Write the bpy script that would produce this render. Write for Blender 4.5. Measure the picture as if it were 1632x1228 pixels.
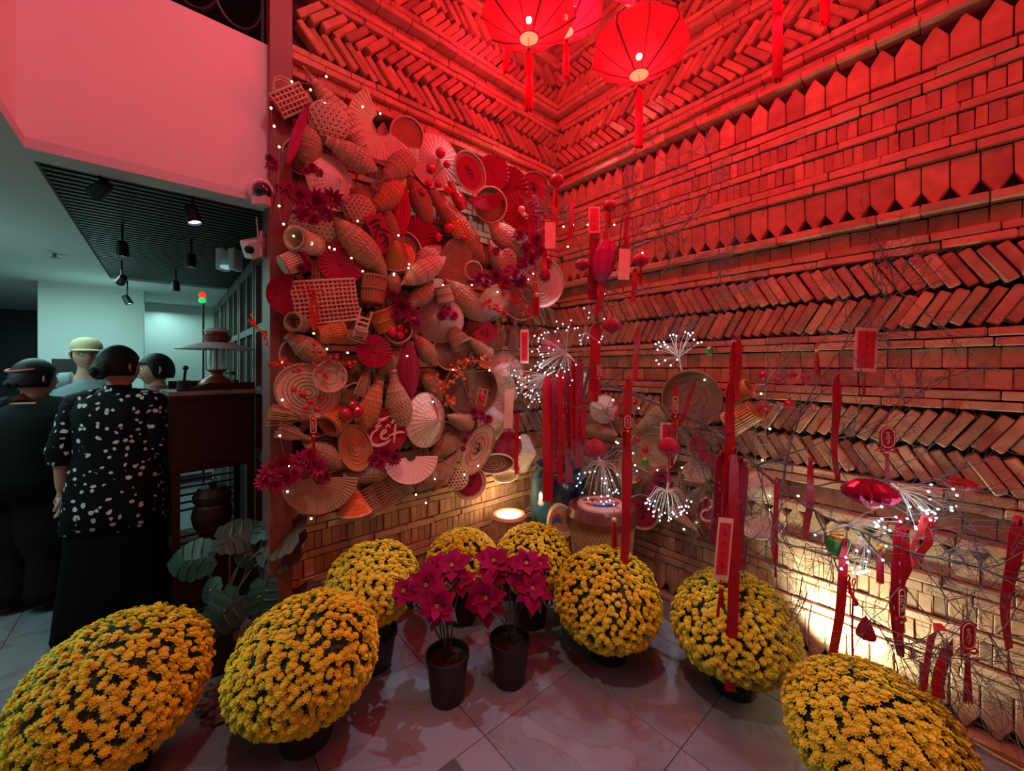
import bpy, bmesh, math, random
from mathutils import Vector, Matrix
from math import sin, cos, pi, radians, sqrt, atan2

for o in list(bpy.data.objects):
    bpy.data.objects.remove(o, do_unlink=True)
SC = bpy.context.scene
COL = SC.collection
rnd = random.Random(7)

# ------------------------------------------------------------------ camera, world, exposure
EYE = Vector((0, 0, 1.5))
F = 631.0          # focal length in pixels of a 1632 px wide frame
HY = 585.0         # picture row of the horizon
cam = bpy.data.cameras.new('camera')
camo = bpy.data.objects.new('camera', cam)
COL.objects.link(camo)
camo.location = EYE
camo.rotation_euler = (pi / 2, 0, 0)
cam.sensor_width = 36
cam.lens = 36 * F / 1632
cam.shift_y = -(614 - HY) / 1632
cam.clip_start = .02
SC.camera = camo
SC.view_settings.view_transform = 'Standard'
SC.view_settings.look = 'None'
SC.view_settings.gamma = 1
SC.view_settings.use_curve_mapping = False
SC.view_settings.exposure = -0.22
w = bpy.data.worlds.new('world')
SC.world = w
w.use_nodes = True
w.node_tree.nodes['Background'].inputs[0].default_value = (.30, .33, .42, 1)
w.node_tree.nodes['Background'].inputs[1].default_value = .08

# ------------------------------------------------------------------ room frame
CN = Vector((.378, 3.309, 0))                       # foot of the brick corner
UL = Vector((-.7554, -.6553, 0)).normalized()       # along the basket wall, away from the corner
UR = Vector((.6553, -.7554, 0)).normalized()        # along the long brick wall, away from the corner
UZ = Vector((0, 0, 1))


def ST(s, t, z=0):
    return CN + UL * s + UR * t + UZ * z


def lamp(kind, name, loc, power, col, radius=.1, target=None, **kw):
    d = bpy.data.lights.new(name, kind)
    o = bpy.data.objects.new(name, d)
    COL.objects.link(o)
    o.location = loc
    d.energy = power
    d.color = col
    if kind == 'AREA':
        d.size = radius
    else:
        d.shadow_soft_size = radius
    if target is not None:
        o.rotation_euler = (Vector(target) - Vector(loc)).to_track_quat('-Z', 'Y').to_euler()
    for k, v in kw.items():
        setattr(d, k, v)
    return o


RED = (1, .018, .06)
# glow of the red lanterns (one lamp under each of the larger ones)
lamp('POINT', 'lantern_or_fill_glow', (.08, 1.9, 2.9), 12, RED, .10)
lamp('POINT', 'lantern_or_fill_glow', (.61, 1.9, 2.72), 12, RED, .10)
lamp('POINT', 'lantern_or_fill_glow', (.33, 2.4, 3.4), 9, RED, .10)
lamp('POINT', 'lantern_or_fill_glow', (1.06, 1.58, 2.9), 12, RED, .10)
lamp('POINT', 'lantern_or_fill_glow', (-.07, 2.62, 3.7), 8, RED, .10)
# red fill lamps added out of the frame, no lanterns hang there
lamp('POINT', 'lantern_or_fill_glow', (-.1, 1.3, 4.1), 26, RED, .2)
lamp('POINT', 'lantern_or_fill_glow', (.9, .9, 4.0), 30, RED, .2)
lamp('POINT', 'lantern_or_fill_glow', (.1, -.5, 3.3), 13, RED, .2)
# ceiling spots and one added fill
lamp('SPOT', 'ceiling_or_fill_spot', (.75, 2.75, 4.4), 200, (.66, .82, 1), .03, (-.2, 1.7, .2), spot_size=radians(58), spot_blend=.5)
lamp('SPOT', 'ceiling_or_fill_spot', (-.5, .2, 4.6), 120, (1, .95, .84), .05, (.05, 1.7, .0), spot_size=radians(52), spot_blend=.8)
lamp('SPOT', 'ceiling_or_fill_spot', (.4, .5, 4.7), 34, (.66, .84, 1), .08, ST(2.5, .0, 2.75), spot_size=radians(46), spot_blend=.9)  # cool fill added to lift the bulkhead, no fixture there
# cool light of the room behind, from added fills without fixtures
TEAL = (.46, .88, .80)
lamp('AREA', 'room_area_fill', ST(3.3, -2.2, 2.26), 27, TEAL, 1.0, ST(3.3, -2.2, 0))
lamp('AREA', 'room_area_fill', ST(4.2, -.6, 2.26), 28, TEAL, 1.2, ST(4.2, -.6, 0))
lamp('AREA', 'room_area_fill', ST(2.5, -4.0, 2.2), 7, TEAL, .5, ST(2.5, -4.0, 0))
lamp('POINT', 'room_bounce_fill', ST(3.7, -1.4, 1.6), 9, TEAL, .3)  # added point fills standing in for light bounced onto the ceiling
lamp('POINT', 'room_bounce_fill', ST(2.9, -2.9, 1.9), 3.5, TEAL, .2)
# floor uplight in the brick corner, behind the flowers, and the woven lamp
lamp('SPOT', 'floor_spotlight', ST(.17, 1.76, .12), 58, (.86, 1, .80), .03, ST(-.05, 2.05, .62), spot_size=radians(130), spot_blend=.9)
lamp('POINT', 'woven_lamp_bulb', (-.02, 2.66, .58), 4.0, (1, .70, .40), .05)

# ------------------------------------------------------------------ pixel helpers (a point of the photograph at a chosen depth or wall)


def P(px, py, Y):
    return Vector(((px - 816) / F * Y, Y, 1.5 + (HY - py) / F * Y))


class Wall:
    def __init__(s, a, n):
        s.a, s.n = a.normalized(), n.normalized()

    def at(s, px, py, d=0.0):
        r = Vector(((px - 816) / F, 1, (HY - py) / F))
        k = (s.n.dot(CN - EYE) + d) / s.n.dot(r)
        return EYE + r * k


WL = Wall(-UL, UR)
WR = Wall(UR, UL)
WF = Wall(Vector((1, 0, 0)), Vector((0, -1, 0)))     # a frontal frame


def frame(o, e1, e2, e3):
    return Matrix(((e1.x, e2.x, e3.x, o.x), (e1.y, e2.y, e3.y, o.y), (e1.z, e2.z, e3.z, o.z), (0, 0, 0, 1)))


# ------------------------------------------------------------------ materials
MATS = {}


def mat(name, col, rough=.6, var=0.0, noise=0.0, nscale=20, metal=0, bump=0, emit=None, estr=0, spec=None, transl=0, hue2=None, coat=0):
    if name in MATS:
        return MATS[name]
    m = bpy.data.materials.new(name)
    m.use_nodes = True
    nt = m.node_tree
    b = nt.nodes['Principled BSDF']
    b.inputs['Base Color'].default_value = (*col, 1)
    b.inputs['Roughness'].default_value = rough
    b.inputs['Metallic'].default_value = metal
    if spec is not None:
        b.inputs['Specular IOR Level'].default_value = spec
    if coat:
        b.inputs['Coat Weight'].default_value = coat
        b.inputs['Coat Roughness'].default_value = .08
    last = None
    if var or noise or hue2 or bump:
        tc = nt.nodes.new('ShaderNodeTexCoord')
        no = nt.nodes.new('ShaderNodeTexNoise')
        no.inputs['Scale'].default_value = nscale
        no.inputs['Detail'].default_value = 5
        oi = nt.nodes.new('ShaderNodeObjectInfo')
        ad = nt.nodes.new('ShaderNodeVectorMath')
        ad.operation = 'ADD'
        cm = nt.nodes.new('ShaderNodeCombineXYZ')
        ml = nt.nodes.new('ShaderNodeMath')
        ml.operation = 'MULTIPLY'
        ml.inputs[1].default_value = 37
        nt.links.new(oi.outputs['Random'], ml.inputs[0])
        nt.links.new(ml.outputs[0], cm.inputs[0])
        nt.links.new(tc.outputs['Object'], ad.inputs[0])
        nt.links.new(cm.outputs[0], ad.inputs[1])
        nt.links.new(ad.outputs[0], no.inputs['Vector'])
        mx = nt.nodes.new('ShaderNodeMix')
        mx.data_type = 'RGBA'
        mx.inputs[6].default_value = (*col, 1)
        mx.inputs[7].default_value = (*(hue2 or tuple(c * .45 for c in col)), 1)
        mr = nt.nodes.new('ShaderNodeMapRange')
        mr.inputs[1].default_value = .38
        mr.inputs[2].default_value = .68
        mr.inputs[4].default_value = noise
        nt.links.new(no.outputs[0], mr.inputs[0])
        nt.links.new(mr.outputs[0], mx.inputs[0])
        hs = nt.nodes.new('ShaderNodeHueSaturation')
        vr = nt.nodes.new('ShaderNodeMapRange')
        vr.inputs[3].default_value = 1 - var
        vr.inputs[4].default_value = 1 + var
        nt.links.new(oi.outputs['Random'], vr.inputs[0])
        nt.links.new(vr.outputs[0], hs.inputs['Value'])
        nt.links.new(mx.outputs[2], hs.inputs['Color'])
        nt.links.new(hs.outputs[0], b.inputs['Base Color'])
        last = hs.outputs[0]
        if bump:
            bp = nt.nodes.new('ShaderNodeBump')
            bp.inputs['Strength'].default_value = bump
            bp.inputs['Distance'].default_value = .004
            nt.links.new(no.outputs[0], bp.inputs['Height'])
            nt.links.new(bp.outputs[0], b.inputs['Normal'])
    if emit:
        b.inputs['Emission Color'].default_value = (*emit, 1)
        b.inputs['Emission Strength'].default_value = estr
        m.cycles.emission_sampling = 'NONE'
    if transl:
        tr = nt.nodes.new('ShaderNodeBsdfTranslucent')
        tr.inputs[0].default_value = (*col, 1)
        ms = nt.nodes.new('ShaderNodeMixShader')
        ms.inputs[0].default_value = transl
        nt.links.new(b.outputs[0], ms.inputs[1])
        nt.links.new(tr.outputs[0], ms.inputs[2])
        nt.links.new(ms.outputs[0], nt.nodes['Material Output'].inputs[0])
    MATS[name] = m
    return m


BRICK = mat('terracotta', (.54, .31, .17), .85, var=.26, noise=.6, nscale=14, bump=.6, hue2=(.29, .15, .08))
MORTAR = mat('dark mortar', (.06, .045, .04), .95, noise=.4, nscale=8)
LEDGE = mat('terracotta ledge', (.58, .35, .20), .85, var=.18, noise=.55, nscale=12, bump=.6, hue2=(.33, .18, .10))
WICK = mat('wicker', (.46, .29, .16), .6, var=.22, noise=.35, nscale=30, bump=.4)
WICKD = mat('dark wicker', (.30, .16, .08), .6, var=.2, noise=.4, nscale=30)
WICKL = mat('pale wicker', (.66, .48, .32), .55, var=.12, noise=.25, nscale=30)
PALM = mat('palm leaf', (.80, .70, .56), .5, var=.08, noise=.25, nscale=24, bump=.5)
BAMBOO = mat('orange bamboo', (.62, .22, .06), .5, var=.15, noise=.35, nscale=22)
STRAW = mat('straw', (.44, .31, .16), .8, var=.2, noise=.4, nscale=40)
CRIM = mat('crimson paper', (.42, .004, .05), .6, var=.15, noise=.2, nscale=12, transl=.25)
CRIMC = mat('crimson cloth', (.32, .003, .03), .55, var=.12, noise=.15, nscale=15)
RIB = mat('red ribbon', (.52, .005, .018), .38, var=.12, noise=.12, nscale=8, transl=.15)
PETAL = mat('crimson petal', (.36, .003, .09), .6, var=.22, noise=.3, nscale=30)
BERRY = mat('glossy red berry', (.50, .006, .03), .15, var=.1, coat=.6)
PINKP = mat('blush paper', (.85, .55, .42), .7, noise=.1)
GOLD = mat('gold thread', (.75, .42, .06), .4, metal=.4)
INK = mat('black ink', (.012, .008, .01), .5)
WIRE = mat('thin wire', (.30, .26, .2), .5)
WHITE = mat('white plastic', (.8, .8, .8), .4)
LEDW = mat('white led', (.9, .95, 1), .4, emit=(.50, .78, 1), estr=6)
LEDY = mat('warm led', (1, .9, .6), .4, emit=(1, .86, .45), estr=7)

# ------------------------------------------------------------------ mesh kit
I4 = Matrix.Identity(4)


class MB:
    def __init__(s):
        s.v, s.f, s.sm = [], [], False

    def add(s, vs, fs, M=None):
        n = len(s.v)
        if M is None:
            s.v.extend(tuple(x) for x in vs)
        else:
            s.v.extend((M @ Vector(x))[:] for x in vs)
        s.f.extend(tuple(i + n for i in f) for f in fs)
        return s

    def box(s, c, d, M=None):
        x, y, z = (q / 2 for q in d)
        vs = [(c[0] + a * x, c[1] + b * y, c[2] + e * z) for a in (-1, 1) for b in (-1, 1) for e in (-1, 1)]
        return s.add(vs, [(0, 1, 3, 2), (4, 6, 7, 5), (0, 4, 5, 1), (2, 3, 7, 6), (0, 2, 6, 4), (1, 5, 7, 3)], M)

    def box2(s, a, b, M=None):
        return s.box([(a[i] + b[i]) / 2 for i in range(3)], [abs(a[i] - b[i]) for i in range(3)], M)

    def tube(s, pts, r, n=6, M=None, cap=True, closed=False):
        pts = [Vector(p) for p in pts]
        m = len(pts)
        if m < 2:
            return s
        vs, fs = [], []
        up = None
        for i, p in enumerate(pts):
            if closed:
                d = pts[(i + 1) % m] - pts[i - 1]
            else:
                d = pts[min(i + 1, m - 1)] - pts[max(i - 1, 0)]
            if d.length < 1e-9:
                d = Vector((0, 0, 1))
            d.normalize()
            if up is None:
                up = Vector((0, 0, 1)) if abs(d.z) < .9 else Vector((1, 0, 0))
            a = d.cross(up)
            if a.length < 1e-6:
                a = d.orthogonal()
            a.normalize()
            b = a.cross(d)
            up = b
            rr = r[i] if isinstance(r, (list, tuple)) else r
            for k in range(n):
                th = 2 * pi * k / n
                vs.append(p + a * (rr * cos(th)) + b * (rr * sin(th)))
        for i in range(m if closed else m - 1):
            j = (i + 1) % m
            for k in range(n):
                q = (k + 1) % n
                fs.append((i * n + k, i * n + q, j * n + q, j * n + k))
        if cap and not closed:
            fs.append(tuple(range(n))[::-1])
            fs.append(tuple((m - 1) * n + k for k in range(n)))
        return s.add(vs, fs, M)

    def lathe(s, prof, n=24, M=None, cap=False, a0=0, a1=2 * pi, ax=1.0):
        full = abs(a1 - a0 - 2 * pi) < 1e-6
        cols = n if full else n + 1
        vs, fs = [], []
        for (r, z) in prof:
            for k in range(cols):
                th = a0 + (a1 - a0) * k / n
                vs.append((r * cos(th) * ax, r * sin(th), z))
        for i in range(len(prof) - 1):
            for k in range(n):
                q = (k + 1) % cols
                fs.append((i * cols + k, i * cols + q, (i + 1) * cols + q, (i + 1) * cols + k))
        if cap:
            fs.append(tuple(range(cols))[::-1])
            fs.append(tuple((len(prof) - 1) * cols + k for k in range(cols)))
        return s.add(vs, fs, M)

    def ball(s, c, r, n=8, m=5, M=None, sc=(1, 1, 1)):
        vs = [(c[0], c[1], c[2] + r * sc[2])]
        fs = []
        for i in range(1, m):
            ph = pi * i / m
            for k in range(n):
                th = 2 * pi * k / n
                vs.append((c[0] + r * sc[0] * sin(ph) * cos(th), c[1] + r * sc[1] * sin(ph) * sin(th), c[2] + r * sc[2] * cos(ph)))
        vs.append((c[0], c[1], c[2] - r * sc[2]))
        for k in range(n):
            q = (k + 1) % n
            fs.append((0, 1 + k, 1 + q))
            for i in range(m - 2):
                fs.append((1 + i * n + k, 1 + (i + 1) * n + k, 1 + (i + 1) * n + q, 1 + i * n + q))
            fs.append((len(vs) - 1, 1 + (m - 2) * n + q, 1 + (m - 2) * n + k))
        return s.add(vs, fs, M)

    def slab(s, outline, th, M=None):
        """closed 2-D outline given thickness along local z"""
        n = len(outline)
        vs = [(p[0], p[1], 0) for p in outline] + [(p[0], p[1], th) for p in outline]
        fs = [tuple(range(n))[::-1], tuple(range(n, 2 * n))]
        fs += [(i, (i + 1) % n, n + (i + 1) % n, n + i) for i in range(n)]
        return s.add(vs, fs, M)

    def ribbon(s, pts, wd, side, th=.0012, M=None):
        """flat band along pts, width along the vector side, small thickness"""
        pts = [Vector(p) for p in pts]
        vs, fs = [], []
        m = len(pts)
        for i, p in enumerate(pts):
            sd = side[i] if isinstance(side, list) else side
            sd = Vector(sd).normalized()
            d = pts[min(i + 1, m - 1)] - pts[max(i - 1, 0)]
            nn = d.cross(sd)
            nn = nn.normalized() if nn.length > 1e-9 else Vector((0, 1, 0))
            ww = wd[i] if isinstance(wd, (list, tuple)) else wd
            for a, b in ((-1, -1), (1, -1), (1, 1), (-1, 1)):
                vs.append(p + sd * (a * ww / 2) + nn * (b * th / 2))
        for i in range(m - 1):
            for k in range(4):
                q = (k + 1) % 4
                fs.append((4 * i + k, 4 * i + q, 4 * i + 4 + q, 4 * i + 4 + k))
        fs += [(3, 2, 1, 0), tuple(4 * (m - 1) + k for k in range(4))]
        return s.add(vs, fs, M)

    def mesh(s, name, m=None, smooth=False):
        me = bpy.data.meshes.new(name)
        me.from_pydata(s.v, [], s.f)
        if m:
            me.materials.append(m)
        if smooth:
            me.shade_smooth()
        me.update()
        return me

    def build(s, name, m, parent=None, M=None, smooth=False, **props):
        me = s.mesh(name, m, smooth)
        return link(name, me, parent, M, **props)


def link(name, me, parent=None, M=None, **props):
    o = bpy.data.objects.new(name, me)
    COL.objects.link(o)
    if parent is not None:
        o.parent = parent
    if M is not None:
        o.matrix_basis = M
    for k, v in props.items():
        o[k] = v
    return o


LABELS = {}


def thing(name, label, cat, M=None, group=None, kind=None):
    o = bpy.data.objects.new(name, None)
    o.empty_display_size = .05
    COL.objects.link(o)
    if M is not None:
        o.matrix_basis = M if isinstance(M, Matrix) else Matrix.Translation(M)
    tag(o, label, cat, group, kind)
    return o


def tag(o, label=None, cat=None, group=None, kind=None):
    if label:
        if label in LABELS:
            print('DUP LABEL', label)
        LABELS[label] = 1
        o['label'] = label
    if cat:
        o['category'] = cat
    if group:
        o['group'] = group
    if kind:
        o['kind'] = kind
    return o


def struct(name, mb, m, label=None, smooth=False):
    o = mb.build(name, m, smooth=smooth)
    o['kind'] = 'structure'
    if label:
        o['label'] = label
    return o


def bevelbox(dims, bev=.004, jit=.0015, seed=0, cut=None):
    """a cheap bevelled, slightly uneven brick; returns (verts, faces)"""
    bm = bmesh.new()
    bmesh.ops.create_cube(bm, size=1)
    for v in bm.verts:
        v.co = Vector((v.co.x * dims[0], v.co.y * dims[1], v.co.z * dims[2]))
    bmesh.ops.bevel(bm, geom=list(bm.edges), offset=bev, segments=1, affect='EDGES')
    r = random.Random(seed)
    for v in bm.verts:
        v.co += Vector((r.uniform(-jit, jit), r.uniform(-jit, jit), r.uniform(-jit, jit)))
    bm.verts.index_update()
    vs = [tuple(v.co) for v in bm.verts]
    fs = [tuple(v.index for v in f.verts) for f in bm.faces]
    bm.free()
    return vs, fs

# ------------------------------------------------------------------ the two brick walls
def picket(wd, h, up, seed):
    """pointed picket made of two bricks cut to a point; local x along the wall, y up, z outward"""
    a = wd / 2 - .0015
    sh = h * .34
    s_ = 1 if up else -1
    out = [(-a, -h / 2), (a, -h / 2), (a, h / 2 - sh), (a * .12, h / 2), (-a * .12, h / 2), (-a, h / 2 - sh)]
    r = random.Random(seed)
    out = [(x + r.uniform(-.001, .001), y * s_ + r.uniform(-.0015, .0015)) for x, y in out]
    if not up:
        out = out[::-1]
    n = len(out)
    d = .055
    c = .9
    vs = [(x, y, -d) for x, y in out] + [(x, y, -.004) for x, y in out] + [(x * c, y * .96, 0) for x, y in out]
    fs = [tuple(range(2 * n, 3 * n))]
    for L in (0, n):
        fs += [(L + i, L + (i + 1) % n, L + n + (i + 1) % n, L + n + i) for i in range(n)]
    # score line down the middle
    vs += [(-.0012, -h / 2 * .9 * s_, .0003), (.0012, -h / 2 * .9 * s_, .0003), (.0012, h / 2 * .8 * s_, .0003), (-.0012, h / 2 * .8 * s_, .0003)]
    return vs, fs


VARS = {}


def variants(key, maker, n=4):
    if key not in VARS:
        L = []
        for i in range(n):
            vs, fs = maker(i)
            me = bpy.data.meshes.new(key)
            me.from_pydata(vs, [], fs)
            me.materials.append(LEDGE if key.startswith('course') else BRICK)
            me.update()
            L.append((vs, fs, me))
        VARS[key] = L
    return VARS[key]


def brick_wall(W, name, length, bands, part_from, part_to, zok, label):
    root = MB()
    # backing
    M = frame(CN, W.a if W is WR else UL, UZ, W.n)
    root.box2((-.05 if W is WR else -.05, 0, -.30), (length, 5.2, -.055), M)
    wall = struct(name, root, MORTAR, label)
    counts = {}
    stuff = MB()
    stuffL = MB()
    items = []                     # (nearness, kind name, variants, matrix)
    e1 = W.a if W is WR else UL

    def put(kind, key, maker, u, z, d, rot=0.0, j=.002, sc=1.0):
        V = variants(key, maker)
        k = rnd.randrange(4)
        dd = d + rnd.uniform(-j, j) * 2
        base = frame(CN + e1 * u + UZ * z + W.n * dd, W.a, UZ, W.n)
        R = Matrix.Rotation(rot + rnd.uniform(-.012, .012), 4, 'Z') @ Matrix.Rotation(rnd.uniform(-.02, .02), 4, 'X')
        S = Matrix.Diagonal((sc, 1, 1, 1))
        items.append((u, z, kind, V[k], base @ R @ S))

    for b in bands:
        ty, z0, z1 = b[:3]
        h = z1 - z0
        if ty == 'course':
            n = max(1, round(h / .043))
            hh = h / n
            for r in range(n):
                u = -rnd.random() * .1 - .04
                while u < length - .02:
                    L = min(rnd.choice((.19, .2, .21, .14)), length - u)
                    if u + L / 2 > -.03:
                        put('course_brick', 'course%.3f' % hh, lambda i: bevelbox((.197, hh - .005, .09), .004, .002, i), u + L / 2, z0 + hh * (r + .5), -.045 + .004 + b[3] + rnd.choice((0, 0, .005)), sc=(L - .003) / .197)
                    u += L
        elif ty in ('soldier', 'flat'):
            wd = .042 if ty == 'soldier' else .085
            n = 2 if (ty == 'flat' and h > .14) else 1
            hh = h / n
            for r in range(n):
                u = -.045
                while u < length - .01:
                    q = min(wd * rnd.uniform(.82, 1.2), length - u)
                    put(ty + '_brick', ty + '%.3f' % hh, lambda i: bevelbox((wd, hh - .006, .06), .003, .0018, i), u + q / 2, z0 + hh * (r + .5), -.03 + b[3], j=.003, sc=(q - .0025) / wd)
                    u += q
        elif ty == 'herr':
            rows = 2
            hh = h / 2
            for r in range(2):
                dr = b[3] if r == 0 else -b[3]         # +1: leans like / in the picture
                u = rnd.random() * .03 - .02
                an = math.asin((hh - .024) / .160)
                while u < length - .045:
                    put('slanted_brick', 'slant', lambda i: bevelbox((.160, .040, .07), .005, .0022, i), u, z0 + hh * (r + .5) + rnd.uniform(-.004, .004), -.035 + rnd.choice((.022, .014, .004, -.004)), rot=dr * an, j=.003)
                    u += .0432 / sin(an)
        elif ty in ('up', 'down'):
            u = -.04
            while u < length - .05:
                put('picket_brick', ty + '%.3f' % h, lambda i: picket(.083, h, ty == 'up', i), u + .0415, (z0 + z1) / 2, b[3])
                u += .083
    lim = {}
    items.sort(key=lambda q: -q[0])
    for u, z, kind, V, MM in items:
        inview = part_from < u < part_to and zok(u, z)
        if inview and lim.get(kind, 0) < 300:
            lim[kind] = lim.get(kind, 0) + 1
            link(kind, V[2], wall, MM)
        else:
            (stuffL if kind == 'course_brick' else stuff).add(V[0], V[1], MM)
    stuff.build('small_bricks', BRICK, wall, kind='stuff')
    stuffL.build('small_course_bricks', LEDGE, wall, kind='stuff')
    return wall


upper = [('up', 2.783, 2.945, -.005), ('course', 2.961, 3.0, .03), ('flat', 3.0, 3.06, -.025), ('course', 3.062, 3.145, .0),
         ('herr', 3.15, 3.43, -1), ('course', 3.435, 3.515, .0), ('flat', 3.515, 3.57, -.025), ('course', 3.575, 3.66, .03),
         ('herr', 3.67, 3.96, 1), ('course', 3.97, 4.06, .01), ('flat', 4.06, 4.2, -.02), ('course', 4.2, 4.29, .02), ('herr', 4.30, 4.60, -1), ('course', 4.61, 4.70, .01),
         ('flat', 4.70, 4.86, -.02), ('course', 4.86, 4.95, .02)]
middle = [('herr', .997, 1.32, -1), ('course', 1.326, 1.408, .01), ('flat', 1.408, 1.582, -.012), ('course', 1.582, 1.66, .01),
          ('herr', 1.662, 1.99, 1), ('course', 1.993, 2.069, .005), ('flat', 2.069, 2.148, -.03), ('course', 2.148, 2.191, .035),
          ('down', 2.194, 2.366, -.005), ('course', 2.368, 2.457, .01), ('soldier', 2.457, 2.546, .0), ('course', 2.546, 2.586, .002),
          ('soldier', 2.586, 2.674, .0), ('course', 2.674, 2.766, .005)]
low_r = [('course', .0, .031, .035), ('down', .033, .225, -.005), ('course', .227, .315, .005), ('soldier', .317, .405, .0), ('course', .405, .445, .003),
         ('soldier', .445, .533, .0), ('course', .533, .623, .006), ('up', .625, .765, -.005), ('course', .766, .809, .032), ('flat', .809, .905, -.028), ('course', .908, .995, .012)]
low_l = [('course', .0, .12, .02), ('flat', .12, .2, -.01), ('course', .2, .245, .01), ('soldier', .245, .33, .0), ('course', .33, .41, .005), ('soldier', .41, .505, .0), ('course', .505, .545, .003),
         ('soldier', .545, .64, .0), ('course', .64, .72, .008), ('flat', .72, .99, -.01)]
brick_wall(WR, 'wall_right', 2.95, low_r + middle + upper, .5, 2.42, lambda u, z: z < 4.5, 'brick wall laid in bands of herringbone, pickets and courses')
brick_wall(WL, 'wall_left', 1.985, low_l + middle + upper, .62, 2.0, lambda u, z: .15 < z < .8 or 2.9 < z < 4.0, 'brick wall in slanted bands behind the baskets')

# ------------------------------------------------------------------ room shell
PLASTER = mat('white plaster', (.80, .78, .78), .8, noise=.08, nscale=3)
PLAST2 = mat('pale plaster', (.62, .68, .66), .8, noise=.06, nscale=3)
DARKW = mat('dark stained wood', (.075, .035, .025), .45, noise=.5, nscale=9, hue2=(.03, .015, .012))
BROWNW = mat('brown painted board', (.24, .07, .06), .5, noise=.25, nscale=5)
BLACKM = mat('black metal', (.012, .012, .014), .4)
SLATM = mat('charcoal slat', (.035, .038, .04), .5)
MST = frame(CN, UL, UR, UZ)      # local (s, t, z); left-handed, used for boxes only


def sbox(mb, a, b):
    """box between two (s,t,z) corners"""
    pts = [ST(x, y, z) for x in (a[0], b[0]) for y in (a[1], b[1]) for z in (a[2], b[2])]
    return mb.add(pts, [(0, 1, 3, 2), (4, 6, 7, 5), (0, 4, 5, 1), (2, 3, 7, 6), (0, 2, 6, 4), (1, 5, 7, 3)])


def floor_material():
    m = bpy.data.materials.new('veined stone tile')
    m.use_nodes = True
    nt = m.node_tree
    b = nt.nodes['Principled BSDF']
    tc = nt.nodes.new('ShaderNodeTexCoord')
    oi = nt.nodes.new('ShaderNodeObjectInfo')
    ml = nt.nodes.new('ShaderNodeVectorMath')
    ml.operation = 'SCALE'
    cx = nt.nodes.new('ShaderNodeCombineXYZ')
    nt.links.new(oi.outputs['Random'], cx.inputs[0])
    nt.links.new(oi.outputs['Random'], cx.inputs[1])
    ml.inputs['Scale'].default_value = 9
    nt.links.new(cx.outputs[0], ml.inputs[0])
    ad = nt.nodes.new('ShaderNodeVectorMath')
    nt.links.new(tc.outputs['Object'], ad.inputs[0])
    nt.links.new(ml.outputs[0], ad.inputs[1])
    n1 = nt.nodes.new('ShaderNodeTexNoise')
    n1.inputs['Scale'].default_value = 2.2
    n1.inputs['Detail'].default_value = 6
    n1.inputs['Distortion'].default_value = 1.6
    nt.links.new(ad.outputs[0], n1.inputs['Vector'])
    cr = nt.nodes.new('ShaderNodeValToRGB')
    e = cr.color_ramp.elements
    e[0].position, e[0].color = .30, (.18, .19, .225, 1)
    e[1].position, e[1].color = .56, (.26, .265, .30, 1)
    q = e.new(.485)
    q.color = (.24, .24, .275, 1)
    q2 = e.new(.505)
    q2.color = (.22, .175, .175, 1)
    q3 = e.new(.525)
    q3.color = (.25, .25, .285, 1)
    nt.links.new(n1.outputs[0], cr.inputs[0])
    nt.links.new(cr.outputs[0], b.inputs['Base Color'])
    b.inputs['Roughness'].default_value = .3
    return m


TILE = floor_material()
fl = MB()
sbox(fl, (-.35, -6.5, -.2), (7, 4.2, -.006))
floor = struct('floor', fl, mat('tile joint', (.10, .085, .085), .9), 'grey stone tiles with fine joints and brown veins')
g = .55
tm = MB()
tv, tf = bevelbox((g - .003, g - .003, .02), .0015, 0)
tm.add(tv, tf)
tme = tm.mesh('tile', TILE)
for i in range(-2, 12):
    for j in range(-10, 6):
        s0, t0 = .93 + g * (i - .5), .96 + g * (j - .5)
        if s0 < .0 and t0 < 0 or s0 < -.2 or (t0 < -.2 and s0 < 2.0):
            continue
        if t0 < -4.9 or t0 > 3.6 or s0 > 6.2:
            continue
        link('tile', tme, floor, frame(ST(s0, t0, -.01), -UL, UR, UZ))
ip = MB()
ip.add(*bevelbox((.085, .085, .02), .0015, 0))
ip.build('inset_plate', mat('dark brass plate', (.10, .085, .07), .5, noise=.3), floor, frame(ST(1.667, 1.0, -.0075), -UL, UR, UZ), label='small dark square plate set into the tiles')

# slab over the lower room, bulkheads and ceilings
cl = MB()
sbox(cl, (2.85, -7, 2.30), (7, 4.2, 2.34))
sbox(cl, (1.7, -.12, 2.30), (2.85, -.0, 2.34))
sbox(cl, (1.7, -7, 2.30), (2.85, -2.8, 2.34))
sbox(cl, (2.85, -2.8, 2.34), (2.87, -.12, 2.44))
sbox(cl, (1.7, -2.82, 2.34), (2.87, -2.8, 2.44))
sbox(cl, (1.7, -2.82, 2.44), (2.87, -.10, 2.46))
ceiling = struct('ceiling', cl, PLAST2, 'pale plaster ceiling of the lower room')
ct = MB()
sbox(ct, (-.4, -.4, 5.2), (4, 4.3, 5.3))
struct('ceiling_stairwell', ct, PLASTER, 'white ceiling above the lanterns')
bk = MB()
sbox(bk, (2.085, -.12, 2.34), (2.87, -.0, 3.08))
struct('wall_bulkhead', bk, PLASTER, 'white plaster bulkhead above the opening, washed pink by the lanterns')
bk = MB()
sbox(bk, (2.87, -.12, 2.34), (2.99, 4.2, 5.2))
struct('wall_bulkhead_side', bk, PLASTER, 'white plaster bulkhead running towards the viewer')
bk = MB()
sbox(bk, (-.3, 4.2, 0), (7, 4.4, 5.2))
struct('wall_back', bk, PLASTER)
bk = MB()
sbox(bk, (-.3, 3.4, 0), (-.05, 4.2, 5.2))
sbox(bk, (-.3, 2.95, 0), (-.05, 3.4, 5.2))
struct('wall_right_end', bk, PLASTER)
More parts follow.
